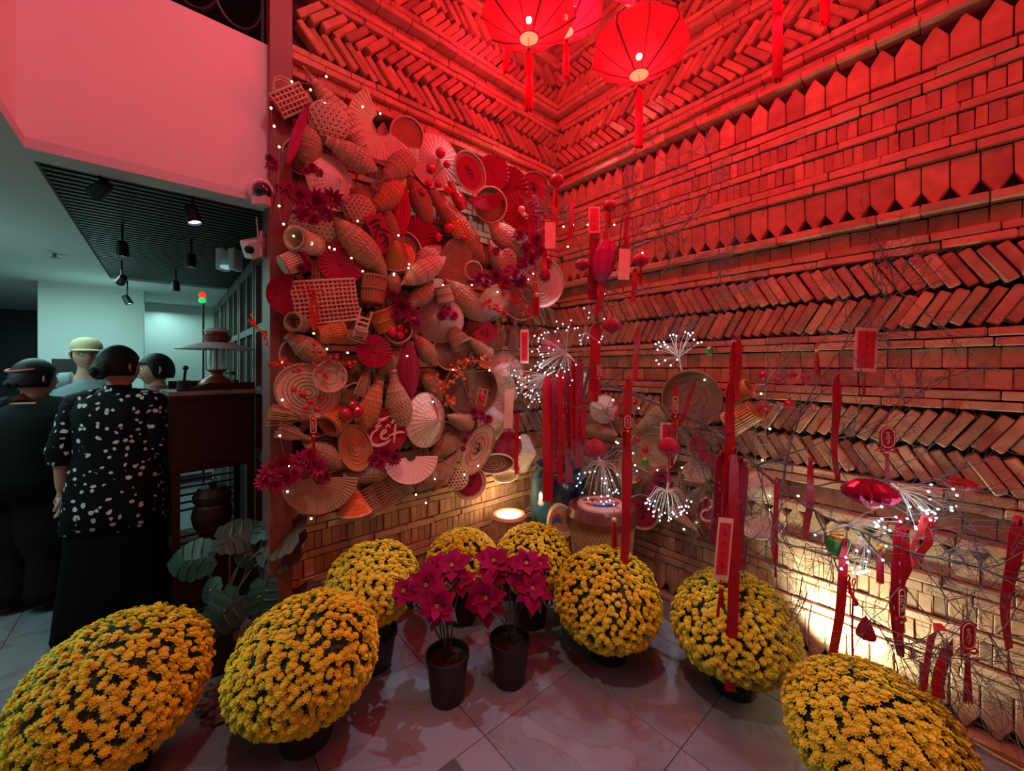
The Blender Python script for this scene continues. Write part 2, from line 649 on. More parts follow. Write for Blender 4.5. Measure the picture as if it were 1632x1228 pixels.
# upper gallery room behind the railing, its unlit darkness put into the colour
bk = MB()
sbox(bk, (1.7, -2.0, 3.0), (3.4, -.12, 3.06))
sbox(bk, (1.7, -2.05, 3.06), (3.4, -2.0, 5.2))
struct('wall_gallery', bk, mat('gallery painted shade', (.04, .035, .04), .8))
# far walls of the lower room
bk = MB()
sbox(bk, (2.65, -3.6, 0), (3.37, -3.4, 2.30))
struct('wall_far', bk, PLAST2, 'pale green-lit wall behind the people')
bk = MB()
sbox(bk, (1.9, -4.6, 0), (3.0, -4.4, 2.30))
struct('wall_alcove', bk, PLAST2, 'teal-lit wall of the alcove beside the lattice doors')
bk = MB()
sbox(bk, (3.3, -6.6, 0), (7, -6.4, 2.30))
struct('wall_dark_recess', bk, mat('deep blue panel', (.012, .03, .045), .4, noise=.5, nscale=2), 'dark blue panelled wall in the recess')
bk = MB()
sbox(bk, (7, -6.6, 0), (7.1, 4.2, 2.30))
struct('wall_far_side', bk, PLAST2)
bk = MB()
sbox(bk, (1.7, -4.6, 0), (1.96, -.06, 2.34))
struct('wall_lattice_side', bk, mat('dark wall behind doors', (.03, .03, .032), .7))

# the brown board that ends the brick wall
jb = MB()
sbox(jb, (1.988, -.16, 0), (2.085, .045, 5.2))
struct('pillar_board', jb, BROWNW, 'brown wooden board at the end of the brick wall')

# slatted ceiling field: charcoal slats parallel to the bulkhead
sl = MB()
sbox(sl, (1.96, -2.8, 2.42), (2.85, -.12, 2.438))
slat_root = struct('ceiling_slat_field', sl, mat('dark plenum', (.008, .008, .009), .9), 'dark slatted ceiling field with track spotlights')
sm = MB()
sbox(sm, (1.96, -.0125, -.028), (2.845, .0125, .028))
sv = [tuple(Vector(v) - CN) for v in sm.v]
sm.v = sv
sme = sm.mesh('slat', SLATM)
k = 0
t = -.16
while t > -2.78:
    link('slat', sme, slat_root, Matrix.Translation(CN + UR * t + UZ * 2.34))
    t -= .056

# balcony railing over the bulkhead: wrought iron scrolls
rail = thing('balcony_railing', 'black wrought iron railing with looping scrolls above the pink bulkhead', 'railing', ST(2.4, -.06, 3.08))


def rl(s, z, t=-.05):
    return ST(s, t, z) - ST(2.4, -.06, 3.08)


b = MB()
b.tube([rl(2.09, 3.10), rl(2.86, 3.10)], .014, 6)
b.build('bottom_rail', BLACKM, rail)
b = MB()
b.tube([rl(2.09, 3.95), rl(2.86, 3.95)], .02, 6)
b.build('top_rail', BLACKM, rail)
for s0 in (2.1, 2.47, 2.85):
    b = MB()
    b.tube([rl(s0, 3.08), rl(s0, 3.95)], .011, 6)
    b.build('baluster', BLACKM, rail)
for s0 in (2.2, 2.37, 2.58, 2.74):
    b = MB()
    pts = [rl(s0 + .10 * cos(a), 3.30 + .17 * sin(a) + (.0), -.05) for a in [2 * pi * i / 28 for i in range(28)]]
    b.tube(pts, .009, 5, closed=True)
    pts = [rl(s0 + .06 * cos(a) * (1 - i / 60), 3.68 + .16 * sin(a), -.05) for i, a in enumerate([3.6 * pi * i / 30 for i in range(31)])]
    b.tube(pts, .008, 5)
    b.build('scroll', BLACKM, rail)

# baseboards
b = MB()
sbox(b, (2.65, -3.4, 0), (3.37, -3.385, .10))
struct('baseboard_far', b, DARKW)
b = MB()
sbox(b, (2.02, -4.4, 0), (3.0, -4.385, .10))
struct('baseboard_alcove', b, DARKW)

# black doorway panel seen behind the man
b = MB()
sbox(b, (3.12, -3.39, .0), (3.28, -3.37, 1.58))
tag(b.build('black_display_board', mat('black board', (.006, .007, .01), .4)), 'narrow black board standing against the pale wall behind the man', 'board')

# curled letters or ornament glowing in the dark recess
orn = thing('wall_ornament', 'pair of curled pale metal loops hung in the dark blue recess', 'ornament', P(18, 562, 6.2))
for dx, sc in ((-.05, 1), (.16, .9)):
    b = MB()
    b.tube([(dx + .11 * sc * cos(a), 0, .15 * sc * sin(a)) for a in [radians(-150 + 14 * i) for i in range(20)]], .02, 6)
    b.build('loop', mat('copper enamel', (.8, .55, .42), .4), orn)

# -- lattice doors along the passage (s = 2.0 plane), folding panels with rails and panes
GLS = mat('dim glass', (.10, .14, .14), .15)
LATT = mat('grey brown door frame', (.16, .13, .12), .5, noise=.3, nscale=8)
LATTL = mat('silvery strip', (.42, .44, .43), .4)
for q in range(5):
    t1 = -.22 - q * .82
    t2 = t1 - .80
    root = thing('door_%d' % (q + 1), 'tall narrow folding door panel %s' % ('next to the brown board', 'behind the lamp', 'past the lamp', 'deep in the passage', 'at the passage end')[q], 'door', ST(2.0, (t1 + t2) / 2, 0), kind='structure')
    root['kind'] = 'structure'
    C0 = ST(2.0, (t1 + t2) / 2, 0)

    def bb(a, b_, m, nm):
        mb = MB()
        sbox(mb, a, b_)
        mb.v = [tuple(Vector(v) - C0) for v in mb.v]
        return mb.build(nm, m, root)
    bb((1.962, t1, .02), (2.0, t1 - .06, 2.28), LATT, 'stile')
    bb((1.962, t2, .02), (2.0, t2 + .06, 2.28), LATT, 'stile')
    for z0, z1 in ((.02, .14), (.88, .95), (1.32, 1.37), (1.74, 1.79), (2.2, 2.28)):
        bb((1.962, t1 - .06, z0), (1.998, t2 + .06, z1), LATT, 'rail')
    bb((1.962, (t1 + t2) / 2 - .02, .14), (1.996, (t1 + t2) / 2 + .02, 2.2), LATT, 'mullion')
    bb((1.962, t1 - .06, .14), (1.975, t2 + .06, .88), DARKW, 'panel')
    bb((1.962, t1 - .06, .95), (1.972, t2 + .06, 2.2), GLS, 'pane')
    bb((2.0, t1, .02), (2.006, t1 - .018, 2.28), LATTL, 'edge_strip')
# ------------------------------------------------------------------ builders for the woven things on the basket wall
STAVE = mat('bamboo stave', (.40, .22, .11), .6, var=.15, noise=.4, nscale=35)


def mid_scale(p):
    return p.y / F


def axis_frame(A, B, n):
    """frame at the middle of A-B: y along A->B, z outwards"""
    y = (B - A).normalized()
    z = (n - y * n.dot(y)).normalized()
    x = y.cross(z)
    return frame((A + B) / 2, x, y, z), (B - A).length


def two(W, p1, p2, d1=.09, d2=None):
    return W.at(*p1, d1), W.at(*p2, d1 if d2 is None else d2)


SHAPES = {
    'spindle': [(0, .03), (.06, .12), (.18, .55), (.35, .9), (.5, 1), (.68, .88), (.85, .55), (.95, .22), (1, .07)],
    'drop': [(0, .02), (.08, .10), (.22, .32), (.4, .66), (.55, .92), (.68, 1), (.8, .92), (.9, .72), (1, .5)],
    'torpedo': [(0, .38), (.04, .44), (.08, .38), (.2, .62), (.4, .92), (.6, 1), (.78, .82), (.92, .4), (1, .06)],
    'bottle': [(0, .34), (.03, .42), (.08, .36), (.22, .42), (.4, .74), (.6, .98), (.8, 1), (.95, .9), (1, .8)],
    'horn': [(0, .95), (.05, 1), (.12, .86), (.4, .7), (.7, .45), (.92, .2), (1, .08)],
    'cup': [(0, .78), (.03, .84), (.1, .82), (.5, .9), (.94, .98), (1, 1)],
}


def interp(prof, t):
    for (a, ra), (b_, rb) in zip(prof, prof[1:]):
        if t <= b_:
            k = (t - a) / (b_ - a)
            k = k * k * (3 - 2 * k) * .5 + k * .5
            return ra + (rb - ra) * k
    return prof[-1][1]


def trap(p1, p2, wpx, label, name='fish_trap', cat='fish trap', shape='spindle', W=WL, d=.09, body=WICK, stave=None, nst=20, nr=12, group='woven fish traps on the basket wall', d2=None):
    A, B = two(W, p1, p2, d, d2)
    d = max(d, wpx / 2 * mid_scale((A + B) / 2) + .015)
    A, B = two(W, p1, p2, d, d2)
    M, L = axis_frame(A, B, W.n)
    R = wpx / 2 * mid_scale((A + B) / 2)
    root = thing(name, label, cat, M, group)
    Mr = Matrix.Rotation(-pi / 2, 4, 'X')       # lathe z -> local y
    pr = SHAPES[shape]
    N = 22
    prof = [(interp(pr, i / N) * R, (i / N - .5) * L) for i in range(N + 1)]
    b = MB()
    cols = 40
    vs, fs = [], []
    for i, (r, z) in enumerate(prof):
        for k in range(cols):
            rr = r * (1 + (.022 if (k + i) % 2 else -.022))
            th = 2 * pi * k / cols
            vs.append((rr * cos(th), z, rr * sin(th)))
    for i in range(N):
        for k in range(cols):
            q = (k + 1) % cols
            fs.append((i * cols + k, (i + 1) * cols + k, (i + 1) * cols + q, i * cols + q))
    b.add(vs, fs)
    b.build('body', body, root)
    b = MB()
    for k in range(nst):
        th = 2 * pi * (k + .5) / nst
        vs = []
        for (r, z) in prof[1:-1:2]:
            vs += [(r * 1.015 * cos(th - .035), z, r * 1.015 * sin(th - .035)), ((r * 1.03 + .001) * cos(th), z, (r * 1.03 + .001) * sin(th)), (r * 1.015 * cos(th + .035), z, r * 1.015 * sin(th + .035))]
        m = len(vs) // 3
        fs = []
        for i in range(m - 1):
            fs += [(3 * i, 3 * i + 3, 3 * i + 4, 3 * i + 1), (3 * i + 1, 3 * i + 4, 3 * i + 5, 3 * i + 2)]
        b.add(vs, fs)
    b.build('staves', stave or STAVE, root, kind='stuff')
    rb = None
    for j in range(nr):
        t = (j + .6) / nr
        r = interp(pr, t) * R
        b = MB()
        b.tube([(r * 1.03 * cos(a), (t - .5) * L, r * 1.03 * sin(a)) for a in [2 * pi * i / 20 for i in range(20)]], .0016, 4, closed=True)
        b.build('hoop', stave or STAVE, root)
    return root


def facing(W, px, py, d, tilt=.55, spin=0, up=None):
    """a frame on the wall whose normal leans from the wall normal towards the viewer"""
    O = W.at(px, py, d)
    n = (W.n * (1 - tilt) + (EYE - O).normalized() * tilt).normalized()
    x = (UZ.cross(n)).normalized()
    y = n.cross(x)
    return frame(O, x, y, n) @ Matrix.Rotation(spin, 4, 'Z')


def disc_r(W, px, py, d, rpx):
    return rpx * mid_scale(W.at(px, py, d))


def hat(c, rpx, label, tip=(0, 0), W=WL, d=.06, h=.55, tilt=.6, m=None, name='conical_hat', cat='hat', group='conical palm hats', strap=None, rings=9, hat_only=False):
    """conical hat; tip = lean of the cone tip in picture pixels"""
    d = max(d, 1.03 * tilt * disc_r(W, *c, d, rpx))
    O = W.at(*c, d)
    R = disc_r(W, *c, d, rpx)
    M = facing(W, c[0], c[1], d, tilt)
    T = M @ Matrix.Rotation(radians(tip[0]), 4, 'Y') @ Matrix.Rotation(-radians(tip[1]), 4, 'X')
    root = thing(name, label, cat, T, group)
    b = MB()
    cols = 56
    prof = [(1, 0), (.8, .18), (.6, .38), (.4, .58), (.2, .79), (.04, .97), (0.004, 1)]
    vs, fs = [], []
    for i, (r, z) in enumerate(prof):
        for k in range(cols):
            th = 2 * pi * k / cols
            rr = r * R * (1 + (.012 if k % 2 else -.006))
            vs.append((rr * cos(th), rr * sin(th), z * R * h + (.002 if k % 2 else 0)))
    for i in range(len(prof) - 1):
        for k in range(cols):
            q = (k + 1) % cols
            fs.append((i * cols + k, i * cols + q, (i + 1) * cols + q, (i + 1) * cols + k))
    b.add(vs, fs)
    b.build('cone', m or PALM, root)
    b = MB()
    b.tube([(R * cos(a), R * sin(a), 0) for a in [2 * pi * i / 40 for i in range(40)]], .0045, 5, closed=True)
    b.build('rim', WICKL, root)
    b = MB()
    for j in range(1, rings):
        r = R * j / rings
        z = R * h * (1 - j / rings) + .001
        b.tube([(r * 1.01 * cos(a), r * 1.01 * sin(a), z) for a in [2 * pi * i / 36 for i in range(36)]], .0011, 3, closed=True)
    b.build('hoops', WICKL if m is None else STAVE, root, kind='stuff')
    if strap:
        b = MB()
        b.ribbon([(0, 0, R * h), (R * .1, R * .35, R * h * .75), (R * .05, R * .8, R * h * .45)], .012, (1, 0, 0))
        b.build('strap', RIB, root)
    return root


def tray(c, rpx, label, W=WL, d=.07, tilt=.6, ry=1.0, spin=0, m=WICK, rimm=WICKL, rings=5, depth=.16, name='round_tray', cat='tray', group='round winnowing trays', face=None, rot=(0, 0), letter=None):
    d = max(d, .8 * tilt * disc_r(W, *c, d, rpx))
    R = disc_r(W, *c, d, rpx)
    M = facing(W, c[0], c[1], d, tilt, spin) @ Matrix.Rotation(radians(rot[0]), 4, 'Y') @ Matrix.Rotation(-radians(rot[1]), 4, 'X')
    root = thing(name, label, cat, M, group)
    S = Matrix.Diagonal((1, ry, 1, 1))
    b = MB()
    dp = R * depth
    b.lathe([(R, dp), (R * .97, dp * .5), (R * .9, .004), (R * .5, 0), (.0005, 0)], 40, S)
    b.lathe([(R * 1.0, dp), (R * .99, dp * .4), (R * .92, -.006), (0.0005, -.008)], 40, S)
    b.build('dish', m, root)
    b = MB()
    b.tube([S @ Vector((R * cos(a), R * sin(a), dp)) for a in [2 * pi * i / 40 for i in range(40)]], .0055, 6, closed=True)
    b.build('rim', rimm, root)
    if rings:
        b = MB()
        for j in range(1, rings + 1):
            r = R * .9 * j / (rings + 1)
            b.tube([S @ Vector((r * cos(a), r * sin(a), .002)) for a in [2 * pi * i / 32 for i in range(32)]], .0028, 4, closed=True)
        b.build('woven_rings', rimm, root, kind='stuff')
    if face:
        b = MB()
        n = 36
        q = face[0]
        b.slab([(R * q * (cos(2 * pi * i / n)), R * q * ry * sin(2 * pi * i / n)) for i in range(n)], .002, Matrix.Translation((0, 0, dp * .35)))
        b.build('paper_face', face[1], root)
    if letter:
        calligraphy(letter, R * .55, root, dp * .35 + .003)
    return root


GLYPHS = {
    # brush strokes in a unit square, each a chain of (x, y, width)
    'fu': [[(-.5, .7, .10), (-.1, .8, .16), (.3, .75, .08)], [(-.4, .45, .08), (.1, .5, .16), (-.3, .1, .1), (-.55, -.25, .05)], [(.05, .3, .1), (.35, .05, .14), (.5, -.1, .05)], [(-.2, -.1, .08), (.15, -.15, .16), (.1, -.5, .14), (-.3, -.6, .08)], [(.3, -.3, .05), (.1, -.75, .1), (-.2, -.85, .04)]],
    'sweep': [[(-.7, .5, .05), (-.2, .7, .15), (.1, .3, .1), (-.2, .05, .08)], [(-.5, .0, .06), (0, -.05, .15), (.6, .1, .05)], [(0, .4, .1), (.15, -.2, .14), (-.1, -.7, .12), (-.5, -.6, .04)], [(.3, .5, .06), (.55, .3, .12)]],
    'loops': [[(-.6, .1, .06), (-.4, .6, .12), (0, .5, .1), (-.2, .1, .08), (.1, -.1, .1), (.4, .2, .12), (.6, .5, .05)], [(-.5, -.4, .05), (0, -.3, .14), (.5, -.5, .06)]],
    'two': [[(-.6, .5, .1), (-.35, .85, .14), (.1, .85, .16), (.3, .5, .2), (.0, .1, .18), (-.35, -.1, .16), (-.5, -.45, .16), (-.2, -.75, .2), (.3, -.65, .14), (.5, -.4, .06)]],
}


def smooth_chain(ch, n=5):
    out = []
    for i in range(len(ch) - 1):
        p0, p1, p2, p3 = ch[max(i - 1, 0)], ch[i], ch[i + 1], ch[min(i + 2, len(ch) - 1)]
        for j in range(n):
            t = j / n
            out.append(tuple(.5 * (2 * b_ + (c - a) * t + (2 * a - 5 * b_ + 4 * c - e) * t * t + (3 * b_ - a - 3 * c + e) * t ** 3) for a, b_, c, e in zip(p0, p1, p2, p3)))
    out.append(tuple(ch[-1]))
    return out


def strokes(chains, sc, z, th=.0016):
    b = MB()
    for ch in chains:
        pts = smooth_chain(ch)
        L, Rr = [], []
        for i, (x, y, wd) in enumerate(pts):
            a = pts[max(i - 1, 0)]
            c = pts[min(i + 1, len(pts) - 1)]
            dx, dy = c[0] - a[0], c[1] - a[1]
            n = sqrt(dx * dx + dy * dy) or 1
            L.append(((x - dy / n * wd / 2) * sc, (y + dx / n * wd / 2) * sc))
            Rr.append(((x + dy / n * wd / 2) * sc, (y - dx / n * wd / 2) * sc))
        m = len(pts)
        vs = [(q[0], q[1], z) for q in L] + [(q[0], q[1], z) for q in Rr] + [(q[0], q[1], z + th) for q in L] + [(q[0], q[1], z + th) for q in Rr]
        fs = []
        for i in range(m - 1):
            fs += [(2 * m + i, 3 * m + i, 3 * m + i + 1, 2 * m + i + 1), (i, 2 * m + i, 2 * m + i + 1, i + 1), (m + i, m + i + 1, 3 * m + i + 1, 3 * m + i)]
        fs += [(0, m, 3 * m, 2 * m), (m - 1, 3 * m - 1, 4 * m - 1, 2 * m - 1)]
        b.add(vs, fs)
    return b


def calligraphy(key, sc, parent, z, m=None, M=None):
    b = strokes(GLYPHS[key], sc, z)
    return b.build('lettering', m or INK, parent, M)


def pleat_fan(c, rpx, a0, a1, label, W=WL, d=.07, inner=.28, tilt=.6, m=WICKL, name='pleated_fan', cat='fan', group=None, n=30, edge=True, depth=.10, tiltrot=0, rot=(0, 0)):
    R = disc_r(W, *c, d, rpx)
    M = facing(W, c[0], c[1], d, tilt) @ Matrix.Rotation(radians(rot[0]), 4, 'Y') @ Matrix.Rotation(-radians(rot[1]), 4, 'X')
    root = thing(name, label, cat, M, group)
    b = MB()
    A0, A1 = radians(a0), radians(a1)
    vs, fs = [], []
    m2 = 2 * n + 1
    rr = [inner, .5, .75, 1]
    for r in rr:
        for k in range(m2):
            th = A0 + (A1 - A0) * k / (m2 - 1)
            z = (depth * .35 if k % 2 else 0) * R * (r - inner * .6) + (r - inner) * R * .10
            vs.append((R * r * cos(th), R * r * sin(th), z))
    base = len(vs)
    for v in list(vs):
        vs.append((v[0], v[1], v[2] - .003))
    for i in range(len(rr) - 1):
        for k in range(m2 - 1):
            q = (i * m2 + k, (i + 1) * m2 + k, (i + 1) * m2 + k + 1, i * m2 + k + 1)
            fs.append(q)
            fs.append(tuple(x + base for x in q[::-1]))
    for k in range(m2 - 1):
        j = (len(rr) - 1) * m2 + k
        fs.append((j, j + base, j + 1 + base, j + 1))
    b.add(vs, fs)
    b.build('leaf', m, root)
    if edge:
        full = abs(a1 - a0) >= 359
        for r, nm in ((1.0, 'outer_edge'), (inner, 'inner_edge')):
            b = MB()
            b.tube([(R * r * cos(A0 + (A1 - A0) * i / 30), R * r * sin(A0 + (A1 - A0) * i / 30), (r - inner) * R * .10) for i in range(31)], .003, 5)
            b.build(nm, m, root)
    return root


def paper_fan(c, rpx, label, a0=0, a1=360, W=WL, d=.10, tilt=.6, rot=(0, 0), m=CRIM, group='round red pleated paper fans'):
    root = pleat_fan(c, rpx, a0, a1, label, W, d, .04, tilt, m, 'paper_fan', 'paper fan', group, 26, False, .22, rot=rot)
    b = MB()
    b.ball((0, 0, .004), .007, 8, 5)
    b.build('centre_button', CRIMC, root)
    return root


def hexlattice(c, rpx, label, W=WL, d=.09, tilt=.6, dome=.5, cells=4.2, name='hexagon_weave_basket', cat='basket', m=WICKL, sy=1.0, rot=(0, 0), spin=0, group='open hexagon weave baskets'):
    R = disc_r(W, *c, d, rpx)
    M = facing(W, c[0], c[1], d, tilt, spin) @ Matrix.Rotation(radians(rot[0]), 4, 'Y') @ Matrix.Rotation(-radians(rot[1]), 4, 'X')
    root = thing(name, label, cat, M, group)
    b = MB()
    s_ = 1 / cells
    done = set()

    def pt(x, y):
        r2 = x * x + y * y
        return Vector((x * R, y * R * sy, R * dome * sqrt(max(0, 1 - r2))))
    for fam in range(3):
        th = fam * pi / 3
        dx, dy = cos(th), sin(th)
        off = -1
        while off < 1:
            h = sqrt(max(0, 1 - off * off))
            if h > .15:
                pts = []
                side = []
                for i in range(9):
                    t = -h + 2 * h * i / 8
                    pts.append(pt(-dy * off + dx * t, dx * off + dy * t))
                b.ribbon(pts, R * s_ * .42, (-dy, dx, 0), .003)
            off += s_ * 1.02
    b.build('weave', m, root)
    b = MB()
    b.tube([(R * cos(a), R * sy * sin(a), 0) for a in [2 * pi * i / 32 for i in range(32)]], .005, 6, closed=True)
    b.build('rim', m, root)
    b = MB()
    b.lathe([(R * .93, 0), (R * .8, -.02), (.001, -.03)], 24, Matrix.Diagonal((1, sy, 1, 1)))
    b.build('lining', WICKD, root)
    return root


def cup(p1, p2, wpx, label, W=WL, d=.09, d2=None, m=WICK, staves=26, name='bamboo_cup', cat='basket', group='small bamboo cup baskets', taper=.85, fill=None, hoops=(.06, .5, .94)):
    """open cylinder from closed end p1 to open end p2"""
    A, B = two(W, p1, p2, d, d2)
    M, L = axis_frame(A, B, W.n)
    R = wpx / 2 * mid_scale((A + B) / 2)
    root = thing(name, label, cat, M, group)
    b = MB()
    r0, r1 = R * taper, R
    Mr = frame(Vector((0, 0, 0)), Vector((1, 0, 0)), Vector((0, 0, -1)), Vector((0, 1, 0)))
    b.lathe([(.001, -L / 2), (r0 * .97, -L / 2), (r1 * .95, L / 2), (r1 * .88, L / 2), (r0 * .88, -L / 2 + .01), (.001, -L / 2 + .01)], 28, Mr)
    b.build('body', m, root)
    b = MB()
    for k in range(staves):
        a = 2 * pi * k / staves
        b.tube([(r0 * cos(a), -L / 2, r0 * sin(a)), (r1 * cos(a), L / 2, r1 * sin(a))], R * .075, 4)
    b.build('staves', m, root, kind='stuff')
    for t in hoops:
        r = r0 + (r1 - r0) * t
        b = MB()
        b.tube([(r * 1.06 * cos(a), (t - .5) * L, r * 1.06 * sin(a)) for a in [2 * pi * i / 24 for i in range(24)]], .004, 5, closed=True)
        b.build('hoop', STAVE if m is not BAMBOO else m, root)
    return root


def grid_bag(c, wpx, hpx, ang, label, W=WL, d=.10, nx=9, ny=9, m=WICKL, name='woven_bag', cat='bag', handles=False, group='woven bags', thick=.05, bar=.30, back=WICKD, tilt=.5):
    O = W.at(*c, d)
    sc = mid_scale(O)
    w, h = wpx * sc, hpx * sc
    M = facing(W, c[0], c[1], d, tilt, radians(ang))
    root = thing(name, label, cat, M, group)
    b = MB()
    for i in range(nx + 1):
        x = -w / 2 + w * i / nx
        b.ribbon([(x * (.94 + .06 * abs(2 * t - 1)), -h / 2 + h * t, .012 * sin(pi * t) + .002 * (i % 2)) for t in [j / 8 for j in range(9)]], w / nx * bar, (1, 0, 0), .003)
    for j in range(ny + 1):
        y = -h / 2 + h * j / ny
        b.ribbon([(-w / 2 + w * t, y, .012 * sin(pi * j / ny) + .003 + .0025 * ((int(t * 12) + j) % 2)) for t in [i / 12 for i in range(13)]], h / ny * bar, (0, 1, 0), .003)
    b.build('weave', m, root)
    b = MB()
    b.slab([(-w / 2, -h / 2), (w / 2, -h / 2), (w / 2 * .97, h / 2), (-w / 2 * .97, h / 2)], thick, Matrix.Translation((0, 0, -thick - .001)))
    b.build('back_panel', back, root)
    for y, nm in ((-h / 2, 'base_band'), (h / 2, 'rim')):
        b = MB()
        b.tube([(-w / 2, y, -thick * .5), (-w / 2, y, .004), (w / 2, y, .004), (w / 2, y, -thick * .5)], .006, 6)
        b.build(nm, m, root)
    if handles:
        for dz in (0, -thick):
            b = MB()
            b.tube([(-w * .28, h / 2 - .01, dz), (-w * .26, h * .72, dz), (-w * .1, h * .95, dz), (w * .1, h * .95, dz), (w * .26, h * .72, dz), (w * .28, h / 2 - .01, dz)], .005, 6)
            b.build('handle', m, root)
    return root


def broom(p1, p2, wpx, label, W=WL, d=.09, m=STRAW, name='straw_broom', cat='broom', group='straw brooms and bundles', n=70, neck=.22):
    """bundle tied near p1, spreading to p2"""
    A, B = two(W, p1, p2, d)
    M, L = axis_frame(A, B, W.n)
    R = wpx / 2 * mid_scale((A + B) / 2)
    root = thing(name, label, cat, M, group)
    r = random.Random(int(p1[0] * 7 + p1[1]))
    b = MB()
    for i in range(n):
        a = r.uniform(0, 2 * pi)
        q = sqrt(r.random())
        x0, z0 = cos(a) * q * R * .25, sin(a) * q * R * .25
        x1, z1 = cos(a) * q * R + r.uniform(-.3, .3) * R * .3, sin(a) * q * R * .6
        b.tube([(x0, -L / 2, z0), (x0 * 1.1, -L / 2 + L * neck, z0), ((x0 + x1) / 2 * 1.15, 0, (z0 + z1) / 2), (x1, L / 2 * r.uniform(.85, 1.05), z1)], .0022, 3)
    b.build('bristles', m, root, kind='stuff')
    b = MB()
    rr = R * .3
    for q in (0, .012, .024):
        b.tube([(rr * cos(a), -L / 2 + L * neck + q - .012, rr * sin(a)) for a in [2 * pi * i / 12 for i in range(12)]], .004, 5, closed=True)
    b.build('binding', STAVE, root)
    return root


def leafpad(p1, p2, wpx, label, W=WL, d=.12, m=CRIM, name='paper_leaf', cat='paper leaf', group='long red paper leaves', ribs=7, pw=.55):
    A, B = two(W, p1, p2, d)
    M, L = axis_frame(A, B, W.n)
    R = wpx / 2 * mid_scale((A + B) / 2)
    root = thing(name, label, cat, M, group)
    N = 16
    out = []
    vs, fs = [], []
    cols = 9
    for i in range(N + 1):
        t = i / N
        hw = R * max(.04, sin(pi * min(1, t * .96 + .02)) ** pw)
        for k in range(cols):
            x = -1 + 2 * k / (cols - 1)
            vs.append((x * hw, (t - .5) * L, .02 * (1 - x * x) + (.003 if k % 2 else 0)))
    for i in range(N):
        for k in range(cols - 1):
            fs.append((i * cols + k, i * cols + k + 1, (i + 1) * cols + k + 1, (i + 1) * cols + k))
    n = len(vs)
    vs += [(x, y, z - .003) for x, y, z in vs]
    fs += [tuple(q + n for q in f[::-1]) for f in fs]
    b = MB()
    b.add(vs, fs)
    b.build('blade', m, root)
    b = MB()
    b.tube([(0, -L / 2 * 1.02, .018), (0, 0, .024), (0, L / 2, .018)], .0025, 5)
    b.build('midrib', CRIMC, root)
    return root


# flowers
def mum_mesh(R, n1=14, layers=4, seed=0):
    b = MB()
    r = random.Random(seed)
    for l in range(layers):
        el = .12 + l * .38
        rr = R * (1 - .13 * l)
        nn = max(6, n1 - 2 * l)
        for k in range(nn):
            th = 2 * pi * (k + .5 * (l % 2)) / nn + r.uniform(-.08, .08)
            e = el + r.uniform(-.12, .12)
            d = Vector((cos(th) * cos(e), sin(th) * cos(e), sin(e)))
            sd = Vector((-sin(th), cos(th), 0))
            up = d.cross(sd) * -1
            w = R * .16
            p0 = d * R * .08
            p1 = d * rr * .6 + up * R * .03
            p2 = d * rr
            b.add([p0, p1 - sd * w - up * R * .02, p1 + sd * w - up * R * .02, p2, p1 + up * R * .05], [(0, 1, 4), (0, 4, 2), (1, 3, 4), (4, 3, 2), (0, 2, 1), (1, 2, 3)])
    return b


BLOOM = mum_mesh(1, 14, 4).mesh('bloom', PETAL)
BLOOM2 = mum_mesh(1, 11, 3, 4).mesh('bloom', PETAL)


def bloom_cluster(items, label, W=WL, d=.15, name='crimson_chrysanthemum', cat='flower', group='crimson cloth chrysanthemums', leaves=True):
    """items: list of (px, py, radius px); one spray"""
    O = W.at(items[0][0], items[0][1], d)
    root = thing(name, label, cat, Matrix.Translation(O), group)
    r = random.Random(int(items[0][0] * 3))
    for (x, y, q) in items:
        M = facing(W, x, y, d + r.uniform(-.01, .04), .7)
        R = disc_r(W, x, y, d, q)
        M = Matrix.Translation(-O) @ M @ Matrix.Rotation(r.uniform(-.5, .5), 4, 'X') @ Matrix.Rotation(r.uniform(-.5, .5), 4, 'Y') @ Matrix.Scale(R, 4)
        link('bloom', BLOOM if r.random() < .6 else BLOOM2, root, M)
        b = MB()
        c = W.at(x, y, d) - O
        b.tube([c, c - W.n * (d * .8)], .003, 4)
        b.build('stem', WICKD, root)
    return root


def berries(pts, label, W=WL, d=.15, rpx=5, m=BERRY, name='berry_spray', cat='berries', group='sprays of red berries', crown=True):
    O = W.at(*pts[0][:2], d)
    root = thing(name, label, cat, Matrix.Translation(O), group)
    pp = []
    r = random.Random(int(pts[0][0]))
    for p in pts:
        q = p[2] if len(p) > 2 else rpx
        X = W.at(p[0], p[1], d + r.uniform(-.02, .02)) - O
        R = disc_r(W, p[0], p[1], d, q)
        b = MB()
        b.ball((0, 0, 0), R, 12, 8, Matrix.Translation(X))
        if crown and R > .01:
            for k in range(5):
                a = 2 * pi * k / 5
                b.tube([X + Vector((0, 0, R * .9)), X + Vector((cos(a) * R * .4, sin(a) * R * .4, R * 1.3))], [R * .1, .0005], 3)
        b.build('berry', m, root, smooth=False)
        pp.append(X)
    b = MB()
    cc = sum(pp, Vector()) / len(pp) - W.n * .03
    for X in pp:
        b.tube([cc, (cc + X) / 2 + Vector((0, 0, .01)), X], .0025, 4)
    b.build('twig', WICKD, root)
    return root


BLOSM = mat('red blossom', (.60, .01, .012), .5, var=.2)
ORANGE = mat('orange blossom', (.72, .13, .01), .5, var=.2)


